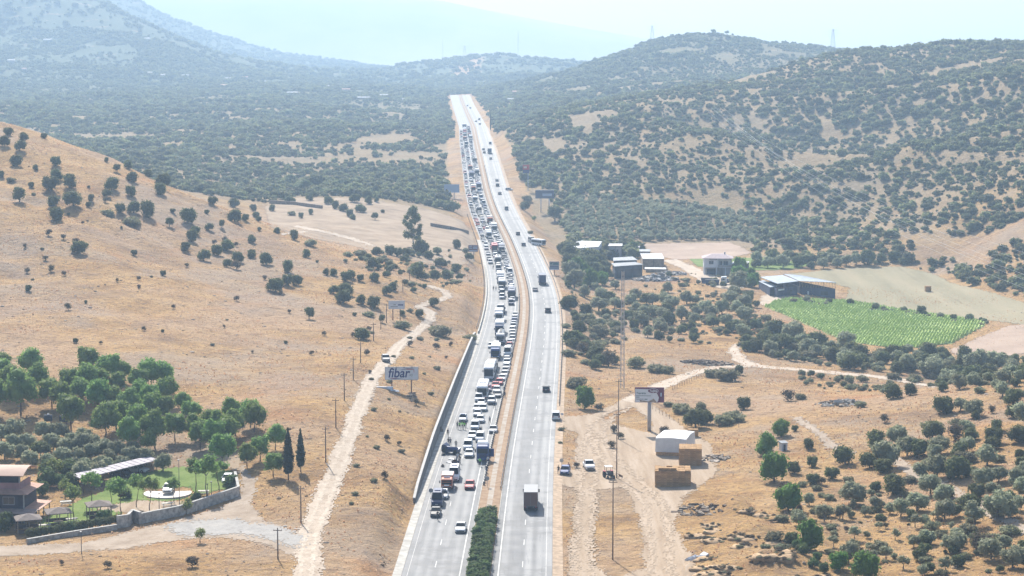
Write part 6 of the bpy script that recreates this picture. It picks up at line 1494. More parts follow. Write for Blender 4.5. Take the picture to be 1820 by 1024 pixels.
#         L     W    z0   hood  belt  roof  cowl  wtop  rtop  rbot  trunk
SPEC = {'sedan': (4.55, 1.78, .22, .86, .95, 1.45, .95, .20, -1.05, -1.65, .98), 'hatchback': (4.05, 1.74, .22, .86, .95, 1.50, .95, .25, -1.50, -1.90, .95), 'suv': (4.5, 1.86, .28, 1.05, 1.12, 1.70, 1.05, .40, -1.75, -2.10, 1.12),
        'van': (4.45, 1.82, .24, 1.05, 1.12, 1.88, 1.20, .70, -2.02, -2.18, 1.12), 'minibus': (5.9, 2.02, .28, 1.25, 1.38, 2.55, 2.05, 1.45, -2.78, -2.90, 1.38), 'pickup': (5.1, 1.85, .32, 1.08, 1.15, 1.78, 1.15, .55, -.65, -.85, 1.0)}
def ring(y, w, z0, z1, r=.10):
    a = w / 2; k = min(r, (z1 - z0) * .4)
    return [(-a + k, y, z0), (a - k, y, z0), (a, y, z0 + k), (a, y, z1 - k * 1.2), (a - k * 1.3, y, z1), (-a + k * 1.3, y, z1), (-a, y, z1 - k * 1.2), (-a, y, z0 + k)]
def car_parts(kind):
    """part name -> list of (MB, material slot)"""
    L, W_, z0, hood, belt, roof, cowl, wtop, rtop, rbot, trunk = SPEC[kind]; h = L / 2; a = W_ / 2; P_ = []
    b = MB()
    rings = [ring(h, W_ * .80, z0 + .06, hood - .26), ring(h - .12, W_ * .93, z0, hood - .14), ring(h - .45, W_ * .99, z0, hood - .03), ring(cowl, W_, z0, hood + .05), ring(cowl - .25, W_, z0, belt), ring(rbot + .2 if rbot + .2 < cowl - .4 else cowl - .5, W_, z0, belt)]
    if kind == 'pickup': rings += [ring(rbot, W_, z0, belt), ring(rbot - .02, W_, z0, trunk), ring(-h + .1, W_, z0, trunk), ring(-h, W_ * .96, z0 + .05, trunk - .05)]
    else: rings += [ring(rbot - .02, W_, z0, trunk), ring(-h + .25, W_ * .97, z0, trunk - .03), ring(-h, W_ * .86, z0 + .08, trunk - .16)]
    b.loft(rings)
    if kind == 'pickup': b.box(-a + .12, a - .12, -h + .12, rbot - .1, trunk + .002, trunk + .004, 5)
    rw = a * .80; bw = a * .955; tz = roof
    # roof and pillars
    rp = [(-rw, wtop - .05, tz - .04), (rw, wtop - .05, tz - .04), (rw, rtop, tz - .05), (-rw, rtop, tz - .05)]
    ym = (wtop + rtop) / 2
    b.loft([[(-rw, wtop, tz - .07), (rw, wtop, tz - .07), (rw * .9, wtop - .03, tz - .03), (-rw * .9, wtop - .03, tz - .03)], [(-rw, ym, tz - .04), (rw, ym, tz - .04), (rw * .88, ym, tz + .015), (-rw * .88, ym, tz + .015)], [(-rw, rtop, tz - .09), (rw, rtop, tz - .09), (rw * .9, rtop + .02, tz - .05), (-rw * .9, rtop + .02, tz - .05)]])
    for s_ in (-1, 1):
        for (ya, yb, w_) in ((cowl, wtop, .05), (rbot, rtop, .07), (lerp(cowl, rbot, .52), lerp(wtop, rtop, .52), .04)):
            b.hexa([(s_ * bw - .03, ya - w_, belt - .03), (s_ * bw + .03, ya - w_, belt - .03), (s_ * bw + .03, ya + w_, belt - .03), (s_ * bw - .03, ya + w_, belt - .03)], [(s_ * rw - .03, yb - w_, tz - .06), (s_ * rw + .03, yb - w_, tz - .06), (s_ * rw + .03, yb + w_, tz - .06), (s_ * rw - .03, yb + w_, tz - .06)])
    if kind in ('van', 'minibus'):
        for s_ in (-1, 1):
            y1_ = lerp(cowl, rbot, .42 if kind == 'van' else .30); y2_ = lerp(wtop, rtop, .42 if kind == 'van' else .30)
            if kind == 'minibus': continue
            b.hexa([(s_ * bw - .035, rbot, belt - .03), (s_ * bw + .035, rbot, belt - .03), (s_ * bw + .035, y1_, belt - .03), (s_ * bw - .035, y1_, belt - .03)], [(s_ * rw - .035, rtop, tz - .06), (s_ * rw + .035, rtop, tz - .06), (s_ * rw + .035, y2_, tz - .06), (s_ * rw - .035, y2_, tz - .06)])
    P_.append(('body', b, 0))
    g = MB(); g.hexa([(-bw + .05, cowl - .04, belt - .02), (bw - .05, cowl - .04, belt - .02), (bw - .05, cowl - .10, belt - .02), (-bw + .05, cowl - .10, belt - .02)], [(-rw + .03, wtop + .02, tz - .09), (rw - .03, wtop + .02, tz - .09), (rw - .03, wtop - .04, tz - .09), (-rw + .03, wtop - .04, tz - .09)]); P_.append(('windscreen', g, 1))
    g = MB(); g.hexa([(-bw + .08, rbot + .10, belt - .02), (bw - .08, rbot + .10, belt - .02), (bw - .08, rbot + .03, belt - .02), (-bw + .08, rbot + .03, belt - .02)], [(-rw + .05, rtop + .06, tz - .11), (rw - .05, rtop + .06, tz - .11), (rw - .05, rtop - .01, tz - .11), (-rw + .05, rtop - .01, tz - .11)]); P_.append(('rear_window', g, 1))
    for s_ in (-1, 1):
        q0, q1 = s_ * (bw - .02), s_ * (rw - .02)
        g = MB(); g.hexa([(q0 - .015, rbot + .12, belt - .02), (q0 + .015, rbot + .12, belt - .02), (q0 + .015, cowl - .12, belt - .02), (q0 - .015, cowl - .12, belt - .02)], [(q1 - .015, rtop + .08, tz - .08), (q1 + .015, rtop + .08, tz - .08), (q1 + .015, wtop - .06, tz - .08), (q1 - .015, wtop - .06, tz - .08)]); P_.append(('side_window', g, 1))
        P_.append(('headlight', MB().hexa([(s_ * a * .62 - .19, h - .10, hood - .30), (s_ * a * .62 + .19, h - .10, hood - .30), (s_ * a * .62 + .19, h - .45, hood - .30), (s_ * a * .62 - .19, h - .45, hood - .30)], [(s_ * a * .64 - .19, h - .08, hood - .17), (s_ * a * .64 + .19, h - .10, hood - .17), (s_ * a * .64 + .19, h - .45, hood - .10), (s_ * a * .64 - .19, h - .45, hood - .10)]), 3))
        P_.append(('tail_light', MB().box(s_ * a * .70 - .16, s_ * a * .70 + .16, -h - .015, -h + .2, trunk - .36, trunk - .16), 4))
        P_.append(('wing_mirror', MB().box(s_ * (a + .11) - .10, s_ * (a + .11) + .10, cowl - .3, cowl - .18, belt, belt + .15), 0))
        for wy in (h - .82, -h + .80):
            t = MB(); t.tube((s_ * (a - .20), wy, .32), (s_ * (a + .012), wy, .32), .325, .325, 14); P_.append(('wheel', t, 2))
    P_.append(('front_bumper', MB().hexa([(-a * .72, h + .02, z0 + .1), (a * .72, h + .02, z0 + .1), (a * .8, h - .2, z0 + .1), (-a * .8, h - .2, z0 + .1)], [(-a * .72, h + .015, z0 + .28), (a * .72, h + .015, z0 + .28), (a * .8, h - .2, z0 + .28), (-a * .8, h - .2, z0 + .28)]), 5))
    P_.append(('number_plate', MB().box(-.26, .26, h + .02, h + .035, z0 + .30, z0 + .41), 6)); P_.append(('number_plate', MB().box(-.26, .26, -h - .03, -h - .002, z0 + .42, z0 + .53), 6))
    return P_
def truck_parts(kind):
    P_ = []
    if kind in ('lorry', 'truck', 'tanker', 'flatbed'):
        Lb = {'lorry': 6.6, 'truck': 8.5, 'tanker': 8.6, 'flatbed': 8.0}[kind]; yc = Lb / 2
        c = MB(); c.loft([ring(yc + 1.75, 2.3, .55, 2.6, .16), ring(yc + 1.6, 2.42, .5, 3.0, .16), ring(yc - .35, 2.44, .5, 3.15, .12), ring(yc - .42, 2.4, .55, 3.1, .1)]); P_.append(('cab', c, 0))
        P_.append(('windscreen', MB().hexa([(-1.06, yc + 1.78, 1.56), (1.06, yc + 1.78, 1.56), (1.06, yc + 1.6, 1.56), (-1.06, yc + 1.6, 1.56)], [(-1.04, yc + 1.77, 2.5), (1.04, yc + 1.77, 2.5), (1.04, yc + 1.6, 2.5), (-1.04, yc + 1.6, 2.5)]), 1))
        for s_ in (-1, 1):
            P_.append(('side_window', MB().box(s_ * 1.215 - .02, s_ * 1.215 + .02, yc + .5, yc + 1.3, 1.7, 2.4), 1)); P_.append(('headlight', MB().box(s_ * .85 - .22, s_ * .85 + .22, yc + 1.72, yc + 1.79, .82, 1.0), 3)); P_.append(('wing_mirror', MB().box(s_ * 1.42 - .12, s_ * 1.42 + .12, yc + 1.35, yc + 1.5, 1.7, 2.3), 5))
            P_.append(('tail_light', MB().box(s_ * .95 - .18, s_ * .95 + .18, -yc - .86, -yc - .8, .78, .95), 4))
            for wy in (yc + .75, -yc + .6, -yc + 1.75): P_.append(('wheel', MB().tube((s_ * .92, wy, .5), (s_ * 1.24, wy, .5), .5, .5, 16), 2))
        P_.append(('grille', MB().box(-.8, .8, yc + 1.74, yc + 1.80, 1.05, 1.5), 5)); P_.append(('bumper', MB().box(-1.2, 1.2, yc + 1.5, yc + 1.86, .42, .78), 5)); P_.append(('chassis', MB().box(-.5, .5, -yc - .8, yc + 1.4, .62, .9), 5))
        y0, y1 = -yc - .8, yc - .55
        if kind == 'lorry': P_.append(('cargo_box', MB().box(-1.25, 1.25, y0, y1, .95, 3.55), 8)); P_.append(('rear_door', MB().box(-1.18, -.02, y0 - .04, y0 - .003, 1.05, 3.45), 9)); P_.append(('rear_door', MB().box(.02, 1.18, y0 - .04, y0 - .003, 1.05, 3.45), 9)); P_.append(('rear_bumper', MB().box(-1.1, 1.1, y0 - .1, y0 + .05, .5, .66), 5))
        if kind == 'truck':
            P_.append(('cargo_box', MB().box(-1.25, 1.25, y0, y1, .95, 3.75), 8)); P_.append(('rear_door', MB().box(-1.15, 1.15, y0 - .04, y0 - .003, 1.05, 3.6), 9))
        if kind == 'tanker':
            t = MB(); n = 14; rg = []
            for yy, k in ((y0, .3), (y0 + .15, .85), (y0 + .4, 1), (y1 - .4, 1), (y1 - .15, .85), (y1, .3)): rg.append([(math.cos(2 * math.pi * i / n) * 1.22 * k, yy, 2.15 + math.sin(2 * math.pi * i / n) * 1.15 * k) for i in range(n)])
            t.loft(rg); P_.append(('tank', t, 8)); P_.append(('catwalk', MB().box(-.35, .35, y0 + .6, y1 - .6, 3.31, 3.38), 5))
        if kind == 'flatbed':
            P_.append(('bed', MB().box(-1.25, 1.25, y0, y1, .95, 1.15), 5)); P_.append(('side_board', MB().box(-1.27, -1.2, y0, y1, 1.151, 2.1), 9)); P_.append(('side_board', MB().box(1.2, 1.27, y0, y1, 1.151, 2.1), 9)); P_.append(('load', MB().hexa([(-1.15, y0 + .1, 1.151), (1.15, y0 + .1, 1.151), (1.15, y1 - .1, 1.151), (-1.15, y1 - .1, 1.151)], [(-.9, y0 + .5, 2.35), (.9, y0 + .5, 2.35), (.9, y1 - .5, 2.4), (-.9, y1 - .5, 2.4)]), 8))
    elif kind in ('bus', 'coach'):
        h = 5.9; top = 3.35
        b = MB(); b.loft([ring(h, 2.36, .45, top - .5, .2), ring(h - .25, 2.5, .35, top - .08, .2), ring(h - .8, 2.52, .35, top, .16), ring(-h + .3, 2.52, .35, top, .16), ring(-h, 2.44, .5, top - .15, .16)]); P_.append(('body', b, 0))
        P_.append(('windscreen', MB().hexa([(-1.14, h + .045, 1.0), (1.14, h + .045, 1.0), (1.14, h - .05, 1.0), (-1.14, h - .05, 1.0)], [(-1.12, h + .03, top - .55), (1.12, h + .03, top - .55), (1.12, h - .05, top - .55), (-1.12, h - .05, top - .55)]), 1))
        for s_ in (-1, 1):
            for k in range(6): P_.append(('side_window', MB().box(s_ * 1.265 - .015, s_ * 1.265 + .015, -h + .7 + k * 1.75, -h + 2.35 + k * 1.75, 1.6, 2.7), 1))
            P_.append(('headlight', MB().box(s_ * .9 - .2, s_ * .9 + .2, h - .03, h + .03, .7, .92), 3)); P_.append(('wing_mirror', MB().box(s_ * 1.42 - .1, s_ * 1.42 + .1, h - .05, h + .15, 2.0, 2.6), 5)); P_.append(('tail_light', MB().box(s_ * 1.0 - .15, s_ * 1.0 + .15, -h - .03, -h + .03, 1.0, 1.4), 4))
            for wy in (h - 2.2, -h + 2.4): P_.append(('wheel', MB().tube((s_ * .95, wy, .5), (s_ * 1.275, wy, .5), .5, .5, 16), 2))
        P_.append(('roof_unit', MB().box(-.8, .8, -1.8, .6, top + .001, top + .2), 0)); P_.append(('bumper', MB().box(-1.1, 1.1, h - .02, h + .06, .4, .66), 9)); P_.append(('rear_window', MB().box(-1.0, 1.0, -h - .02, -h + .03, 1.9, 2.8), 1))
    return P_
VC = {}
def vehicle_proto(kind, col, detail, extra=None):
    """(mesh list) built once for each kind, colour and level of detail"""
    key = (kind, col, detail, extra)
    if key in VC: return VC[key]
    parts = car_parts(kind) if kind in SPEC else truck_parts(kind)
    bodym = paint(col); ex8, ex9 = (extra or ('white', 'grey'))
    mats_ = [bodym] + V_MATS[1:] + [paint(ex8) if ex8 in PAINT else MATS[ex8], paint(ex9) if ex9 in PAINT else MATS[ex9]]
    out = []
    if detail:
        for nm, mb, s_ in parts:
            mb.m = [s_ if q == 0 else q for q in mb.m]
            used = sorted(set(mb.m)); mb.m = [used.index(q) for q in mb.m]
            me = mb.mesh(nm, [mats_[q] for q in used])
            if nm == 'wheel':
                xs = [q[0] for q in mb.v]; s2 = 1 if sum(xs) > 0 else -1; xo = max(xs) if s2 > 0 else min(xs); yy = sum(q[1] for q in mb.v) / len(mb.v); zz = sum(q[2] for q in mb.v) / len(mb.v); rad = max(q[2] for q in mb.v) - zz
                rm = MB().tube((xo + s2 * .002, yy, zz), (xo + s2 * .02, yy, zz), rad * .58, rad * .5, 10).mesh('rim', V_RIM)
                out.append((nm, me, ('rim', rm)))
            else: out.append((nm, me, None))
    else:
        big = MB()
        for nm, mb, s_ in parts:
            i = len(big.v); big.v += mb.v; big.f += [tuple(i + a for a in f) for f in mb.f]; big.m += [s_ if q == 0 else q for q in mb.m]
        out = big.mesh(kind, mats_)
    VC[key] = out
    return out
NAME = {'sedan': 'sedan_car', 'hatchback': 'hatchback_car', 'suv': 'suv_car', 'van': 'small_van', 'minibus': 'minibus_van', 'pickup': 'pickup_truck', 'lorry': 'box_lorry', 'truck': 'box_truck', 'tanker': 'tanker_truck', 'flatbed': 'flatbed_truck', 'bus': 'bus', 'coach': 'coach'}
CAT = {'sedan': 'car', 'hatchback': 'car', 'suv': 'car', 'van': 'van', 'minibus': 'van', 'pickup': 'pickup', 'lorry': 'lorry', 'truck': 'truck', 'tanker': 'truck', 'flatbed': 'truck', 'bus': 'bus', 'coach': 'bus'}
def vehicle(kind, col, loc, rz, label, group=None, detail=True, extra=None):
    pr = vehicle_proto(kind, col, detail, extra)
    if not detail:
        o = link_mesh(NAME[kind], pr, None, loc, rz); return tag(o, label, CAT[kind], group)
    e = empty(NAME[kind], loc, rz, label, CAT[kind], group)
    for nm, me, sub in pr:
        o = link_mesh(nm, me, e)
        if sub: link_mesh(sub[0], sub[1], o)
    return e
def halflen(kind): return SPEC[kind][0] / 2 if kind in SPEC else {'lorry': 5.05, 'truck': 6.0, 'tanker': 6.05, 'flatbed': 5.75, 'bus': 5.9, 'coach': 5.9}[kind]
def on_road(u, v):
    """picture point on the road surface -> (lateral offset, y)"""
    y = 500.0
    for _ in range(40):
        r_ = pix_ray(u, v); y2 = (float(road_z(y)) - ZC) / r_[2]; y = lerp(y, min(max(y2, 200), 2400), .7)
    return pix_ray(u, v)[0] * y - float(road_x(y)), y
PLACED = []
def road_vehicle(kind, col, u, v, label, away=False, group=None, detail=True, extra=None, turn=0.0, lat=None, grp=None):
    """u, v: where the end that faces us meets the road"""
    la, y = on_road(u, v); y += halflen(kind)
    if lat is not None: la = lat
    h_ = road_head(y); rz = (-h_ if away else math.pi - h_) + turn
    PLACED.append((la, y, halflen(kind)))
    return vehicle(kind, col, (float(road_x(y)) + la, y, float(road_z(y)) + .022), rz, label, group, detail, extra)
JAM = 'vehicles queueing in the jam'
# ---- near vehicles, one by one
near = [('sedan', 'white', 818, 949, 'white sedan driving clear of the jam, nearest to the hedge'), ('sedan', 'red', 834, 872, 'red sedan passing the parked emergency vehicles'),
        ('sedan', 'black', 773.5, 921, 'black sedan parked at the very front on the shoulder'), ('minibus', 'navy', 776, 903, 'dark blue police van parked behind the black sedan'), ('hatchback', 'white', 787, 889, 'white and blue police car half hidden by the police van'),
        ('minibus', 'white', 806, 857, 'white ambulance van standing behind the red rescue truck'), ('sedan', 'white', 833, 815, 'foremost white sedan of the stopped queue'), ('van', 'white', 831, 801.5, 'white van right behind the foremost white sedan'),
        ('sedan', 'white', 838.5, 782, 'white sedan third in the stopped queue'), ('van', 'white', 843.5, 766, 'white van fourth in the stopped queue, beside the officers'), ('hatchback', 'white', 853, 753, 'white hatchback just behind the fourth van'),
        ('sedan', 'silver', 848, 742, 'silver sedan in the outer lane behind the white hatchback'), ('hatchback', 'white', 858, 732.5, 'white hatchback squeezed beside its neighbour below the coach'), ('sedan', 'white', 847.5, 732.5, 'white sedan in the outer lane below the coach'),
        ('hatchback', 'white', 855, 722, 'white hatchback directly in front of the white van by the coach'), ('van', 'white', 850.5, 715.5, 'white van nosing out in front of the coach'), ('sedan', 'silver', 876, 771.5, 'silver sedan alone in the lane next to the guard rail'),
        ('hatchback', 'white', 822, 751, 'white police car parked behind the officers in vests')]
for k, c, u, v, lb in near: road_vehicle(k, c, u, v, lb, group=JAM if u > 800 and v < 820 else None)
road_vehicle('coach', 'white', 856.5, 711, 'big white coach with dark windscreen at the head of the tall vehicles', group=JAM, extra=('white', 'red'))
road_vehicle('suv', 'silver', 873, 720, 'silver-blue off-roader leading the lane next to the guard rail', group=JAM)
mid = [('sedan', 'grey', 884.5, 708), ('hatchback', 'white', 882.5, 699.5), ('sedan', 'red', 880, 691.5), ('hatchback', 'red', 887, 685.5), ('sedan', 'white', 892, 678), ('sedan', 'silver', 896, 671), ('hatchback', 'white', 898, 664.5), ('sedan', 'white', 900, 658), ('suv', 'white', 900.5, 651), ('hatchback', 'white', 900.5, 644.5), ('minibus', 'white', 901.5, 635),
       ('sedan', 'white', 904.5, 624.5), ('hatchback', 'red', 905, 619.5), ('sedan', 'white', 906, 614), ('hatchback', 'silver', 910.5, 607.5), ('sedan', 'grey', 911, 602), ('sedan', 'white', 911, 596.5), ('hatchback', 'white', 910, 591), ('suv', 'silver', 912, 585.5), ('sedan', 'white', 913, 580), ('hatchback', 'blue', 914, 575), ('sedan', 'white', 914.5, 570), ('sedan', 'white', 915.5, 564.5)]
for i, (k, c, u, v) in enumerate(mid): road_vehicle(k, c, u, v, '%s %s, %s from the front in the guard-rail lane' % (c, {'suv': 'off-roader', 'minibus': 'van'}.get(k, k), ordinal(i + 2)), group=JAM)
road_vehicle('bus', 'white', 868.5, 676, 'second white bus with a dark front behind the coach', group=JAM, extra=('white', 'white'))
road_vehicle('hatchback', 'purple', 866, 697.5, 'mauve car tucked between the two buses', group=JAM)
tall = [('flatbed', 'silver', 874, 661.5, ('rubble_brown', 'grey'), 'grey flatbed truck behind the second bus'), ('lorry', 'blue', 880, 640, ('white', 'white'), 'blue-fronted lorry with a white top'), ('van', 'white', 881.5, 620.5, None, 'white van hidden right behind the blue-fronted lorry'), ('hatchback', 'white', 872.5, 620, None, 'white car standing on the shoulder beside the lorry'),
        ('tanker', 'silver', 889, 613, ('grey', 'grey'), 'silver tanker truck slewed across the middle of the jam'), ('truck', 'navy', 887, 597, ('white', 'grey'), 'dark truck with a white box directly behind the tanker'), ('lorry', 'white', 886.5, 573, ('white', 'grey'), 'white lorry behind the dark truck'), ('flatbed', 'grey', 890, 559, ('brown', 'brown'), 'brown flatbed truck behind the white lorry')]
for k, c, u, v, ex, lb in tall: road_vehicle(k, c, u, v, lb, group=JAM, extra=ex)
# ---- right carriageway, driving away
for k, c, u, v, ex, lb in [('lorry', 'white', 943, 912, ('grey', 'brown'), 'big box lorry driving away in the outer open lane'), ('hatchback', 'black', 970.5, 698, None, 'dark hatchback driving away past the yard'), ('van', 'white', 988, 748, None, 'white van at the edge of the open lane by the yard entrance'),
                           ('suv', 'black', 974, 557, None, 'black off-roader driving away round the open bend'), ('sedan', 'grey', 951.5, 519, None, 'grey sedan in the inner open lane beside the truck'), ('truck', 'grey', 964.5, 508, ('navy', 'navy'), 'dark box truck driving away on the open bend'),
                           ('hatchback', 'grey', 931, 438, None, 'grey hatchback level with the roadside coach'), ('hatchback', 'black', 921, 418.5, None, 'dark hatchback above the roadside coach'), ('van', 'grey', 900.5, 374, None, 'grey van alone on the far open lanes'), ('sedan', 'black', 888.5, 346.5, None, 'dark sedan behind the pair on the far open road'), ('suv', 'black', 884.5, 332, None, 'nearer dark car of the pair on the far open road'), ('sedan', 'grey', 883.5, 323, None, 'farther grey car of the pair on the far open road'),
                           ('lorry', 'grey', 870.5, 274, ('grey', 'navy'), 'distant grey lorry on the upper open road'), ('sedan', 'grey', 872.5, 284, None, 'tiny grey car following the distant lorry'), ('sedan', 'black', 861, 273, None, 'nearer tiny dark car beside the distant lorry'), ('sedan', 'black', 859.5, 267.5, None, 'farther tiny dark car beside the distant lorry'), ('van', 'navy', 871.5, 257, None, 'tiny dark van ahead of the distant lorry'),
                           ('sedan', 'black', 853, 222, None, 'faint dark car low on the far crest'), ('sedan', 'grey', 846, 217, None, 'faint grey car on the far crest'), ('van', 'grey', 852, 214, None, 'faint van topping the far crest'), ('sedan', 'black', 836, 193, None, 'speck of a dark car near the road end'), ('sedan', 'grey', 831, 189, None, 'speck of a grey car near the road end')]:
    road_vehicle(k, c, u, v, lb, away=True, extra=ex, detail=v > 500)
# ---- the long queue behind: three loose files filling the carriageway
def far_queue():
    r_ = random.Random(21); cols = ['white'] * 9 + ['silver'] * 3 + ['grey'] * 3 + ['black'] * 2 + ['red', 'blue', 'beige', 'navy']; n = 0
    kinds = ['sedan'] * 5 + ['hatchback'] * 5 + ['suv'] * 2 + ['van'] * 3 + ['minibus']
    for lane, lat0, ys_, share in (('guard-rail', -4.2, 672, .05), ('middle', -7.7, 690, .15)):
        y = ys_; i = 0
        while y < 1690:
            trk = r_.random() < share
            k = r_.choice(['lorry', 'truck', 'bus', 'flatbed', 'tanker', 'lorry']) if trk else r_.choice(kinds)
            c = r_.choice(['white', 'blue', 'red', 'silver', 'navy', 'orange', 'grey']) if trk else r_.choice(cols)
            hl = halflen(k); y += hl; la = lat0 + r_.uniform(-.45, .45)
            if any(abs(la - a) < 2.4 and abs(y - b_) < hl + q + .6 for a, b_, q in PLACED): y += 2.0; continue
            where = 'below the maroon board' if y < 860 else 'beside the far bend' if y < 1080 else 'beyond the pale-blue billboard' if y < 1300 else 'under the far crest'
            i += 1; n += 1
            lb = '%s %s %s, %s of the far %s lane' % (c, {'suv': 'off-roader', 'minibus': 'minibus', 'lorry': 'lorry'}.get(k, k), where, ordinal(i), lane)
            h_ = road_head(y)
            vehicle(k, c, (float(road_x(y)) + la, y, float(road_z(y)) + .022), math.pi - h_ + r_.uniform(-.03, .03), lb, JAM, False, (r_.choice(['white', 'silver', 'blue', 'navy']), 'grey'))
            PLACED.append((la, y, hl)); y += hl + r_.uniform(.8, 2.0)
    i = 0; y = 800
    while y < 1600:                                  # stragglers on the shoulder
        y += r_.uniform(6, 24) if y < 920 or y > 1400 else r_.uniform(5.6, 12); la = -10.7 + r_.uniform(-.2, .2); k = r_.choice(['sedan', 'hatchback', 'van']); c = r_.choice(cols); i += 1
        vehicle(k, c, (float(road_x(y)) + la, y, float(road_z(y)) + .022), math.pi - road_head(y), '%s %s pulled onto the shoulder of the far jam, %s along' % (c, k, ordinal(i)), JAM, False)
far_queue()
# ---- off the road
def ground_vehicle(kind, col, u, v, rz, label, extra=None, lift=0.1):
    x, y, z = hit(u, v); hl = halflen(kind); y2 = y + hl * abs(math.cos(rz)); return vehicle(kind, col, (x, y2, float(H(x, y2)) + lift), rz, label, None, True, extra)
ground_vehicle('suv', 'grey', 684.5, 645, math.pi + .15, 'dark off-roader driving down the pale track'); ground_vehicle('pickup', 'white', 1047.5, 838, math.pi + .1, 'white pickup parked on the yard track'); ground_vehicle('hatchback', 'blue', 1005, 846, math.pi - .12, 'blue hatchback parked at the road edge by two people')
ground_vehicle('sedan', 'white', 296, 882, math.pi + .05, 'white sedan on the round paved terrace', lift=.28); ground_vehicle('hatchback', 'white', 402, 864, math.pi, 'white car behind the end of the stone wall'); ground_vehicle('sedan', 'silver', 243, 842, math.pi + 1.2, 'pale car under the long shed roof'); ground_vehicle('sedan', 'black', 215, 849, math.pi + 1.2, 'dark car under the long shed roof')
ground_vehicle('coach', 'white', 957, 439, math.pi + .62, 'white roadside coach parked off the open lanes', extra=('white', 'navy')).scale = (.85, .7, .85); ground_vehicle('minibus', 'grey', 944.5, 433, math.pi + .2, 'grey van parked beside the roadside coach'); ground_vehicle('hatchback', 'silver', 905, 339, math.pi + 1.1, 'small car parked on the verge below the tall red sign')
ground_vehicle('flatbed', 'white', 1308, 506, math.pi / 2, 'white-cabbed farm truck with a blue bed under the trees', extra=('blue', 'blue'))

# ---- the blue tractor unit, red rescue truck, wreck, tractor
def blue_tractor():
    la, y = on_road(858.5, 822); h_ = road_head(y); e = empty('tractor_truck', (float(road_x(y)) + la, y + 3.6, float(road_z(y)) + .022), math.pi - h_, 'big blue tractor truck with tilted cab and open door across the lane', 'truck'); B = paint('blue')
    MB().loft([ring(3.4, 2.3, .6, 2.3, .18), ring(3.25, 2.46, .5, 3.2, .2), ring(2.2, 2.48, .5, 3.55, .2), ring(1.25, 2.46, .6, 3.6, .16), ring(1.2, 2.4, .7, 3.5, .1)]).obj('cab', B, e)
    MB().hexa([(-1.06, 3.46, 1.75), (1.06, 3.46, 1.75), (1.06, 3.3, 1.75), (-1.06, 3.3, 1.75)], [(-1.04, 3.38, 2.75), (1.04, 3.38, 2.75), (1.04, 3.2, 2.75), (-1.04, 3.2, 2.75)]).obj('windscreen', V_GLASS, e)
    MB().hexa([(-1.1, 2.4, 3.56), (1.1, 2.4, 3.56), (1.1, 1.3, 3.62), (-1.1, 1.3, 3.62)], [(-1.0, 1.9, 3.9), (1.0, 1.9, 3.9), (1.0, 1.3, 4.15), (-1.0, 1.3, 4.15)]).obj('wind_deflector', paint('white'), e)
    for z_ in (1.0, 1.22, 1.44): MB().box(-.85, .85, 3.4, 3.47, z_, z_ + .14).obj('grille_bar', paint('navy'), e)
    MB().box(-1.24, 1.24, 3.0, 3.55, .4, .82).obj('bumper', B, e)
    for s_ in (-1, 1):
        MB().box(s_ * .95 - .2, s_ * .95 + .2, 3.54, 3.58, .55, .72).obj('headlight', V_LAMP, e); MB().box(s_ * 1.45 - .12, s_ * 1.45 + .12, 3.0, 3.14, 1.9, 2.6).obj('wing_mirror', V_TRIM, e); MB().box(s_ * 1.23 - .02, s_ * 1.23 + .025, 2.1, 2.95, 1.85, 2.6).obj('side_window', V_GLASS, e)
        for wy in (2.4, -1.6, -2.8):
            w = MB().tube((s_ * .9, wy, .52), (s_ * 1.24, wy, .52), .52, .52, 16).obj('wheel', V_TYRE, e); MB().tube((s_ * 1.242, wy, .52), (s_ * 1.26, wy, .52), .28, .24, 10).obj('rim', V_RIM, w)
    MB().hexa([(-1.2, 2.25, .95), (-2.25, 2.6, .95), (-2.28, 2.54, .95), (-1.24, 2.18, .95)], [(-1.2, 2.25, 2.6), (-2.25, 2.6, 2.6), (-2.28, 2.54, 2.6), (-1.24, 2.18, 2.6)]).obj('open_door', B, e)
    MB().box(-.45, .45, -3.6, 1.2, .7, .95).obj('chassis', V_TRIM, e); MB().box(-.7, .7, -2.8, -1.5, .96, 1.12).obj('fifth_wheel', V_TRIM, e); MB().box(.6, 1.2, -.6, .8, .6, 1.15).obj('fuel_tank', V_RIM, e)
blue_tractor()
road_vehicle('van', 'white', 852.5, 787, 'white van stopped right behind the blue tractor truck')
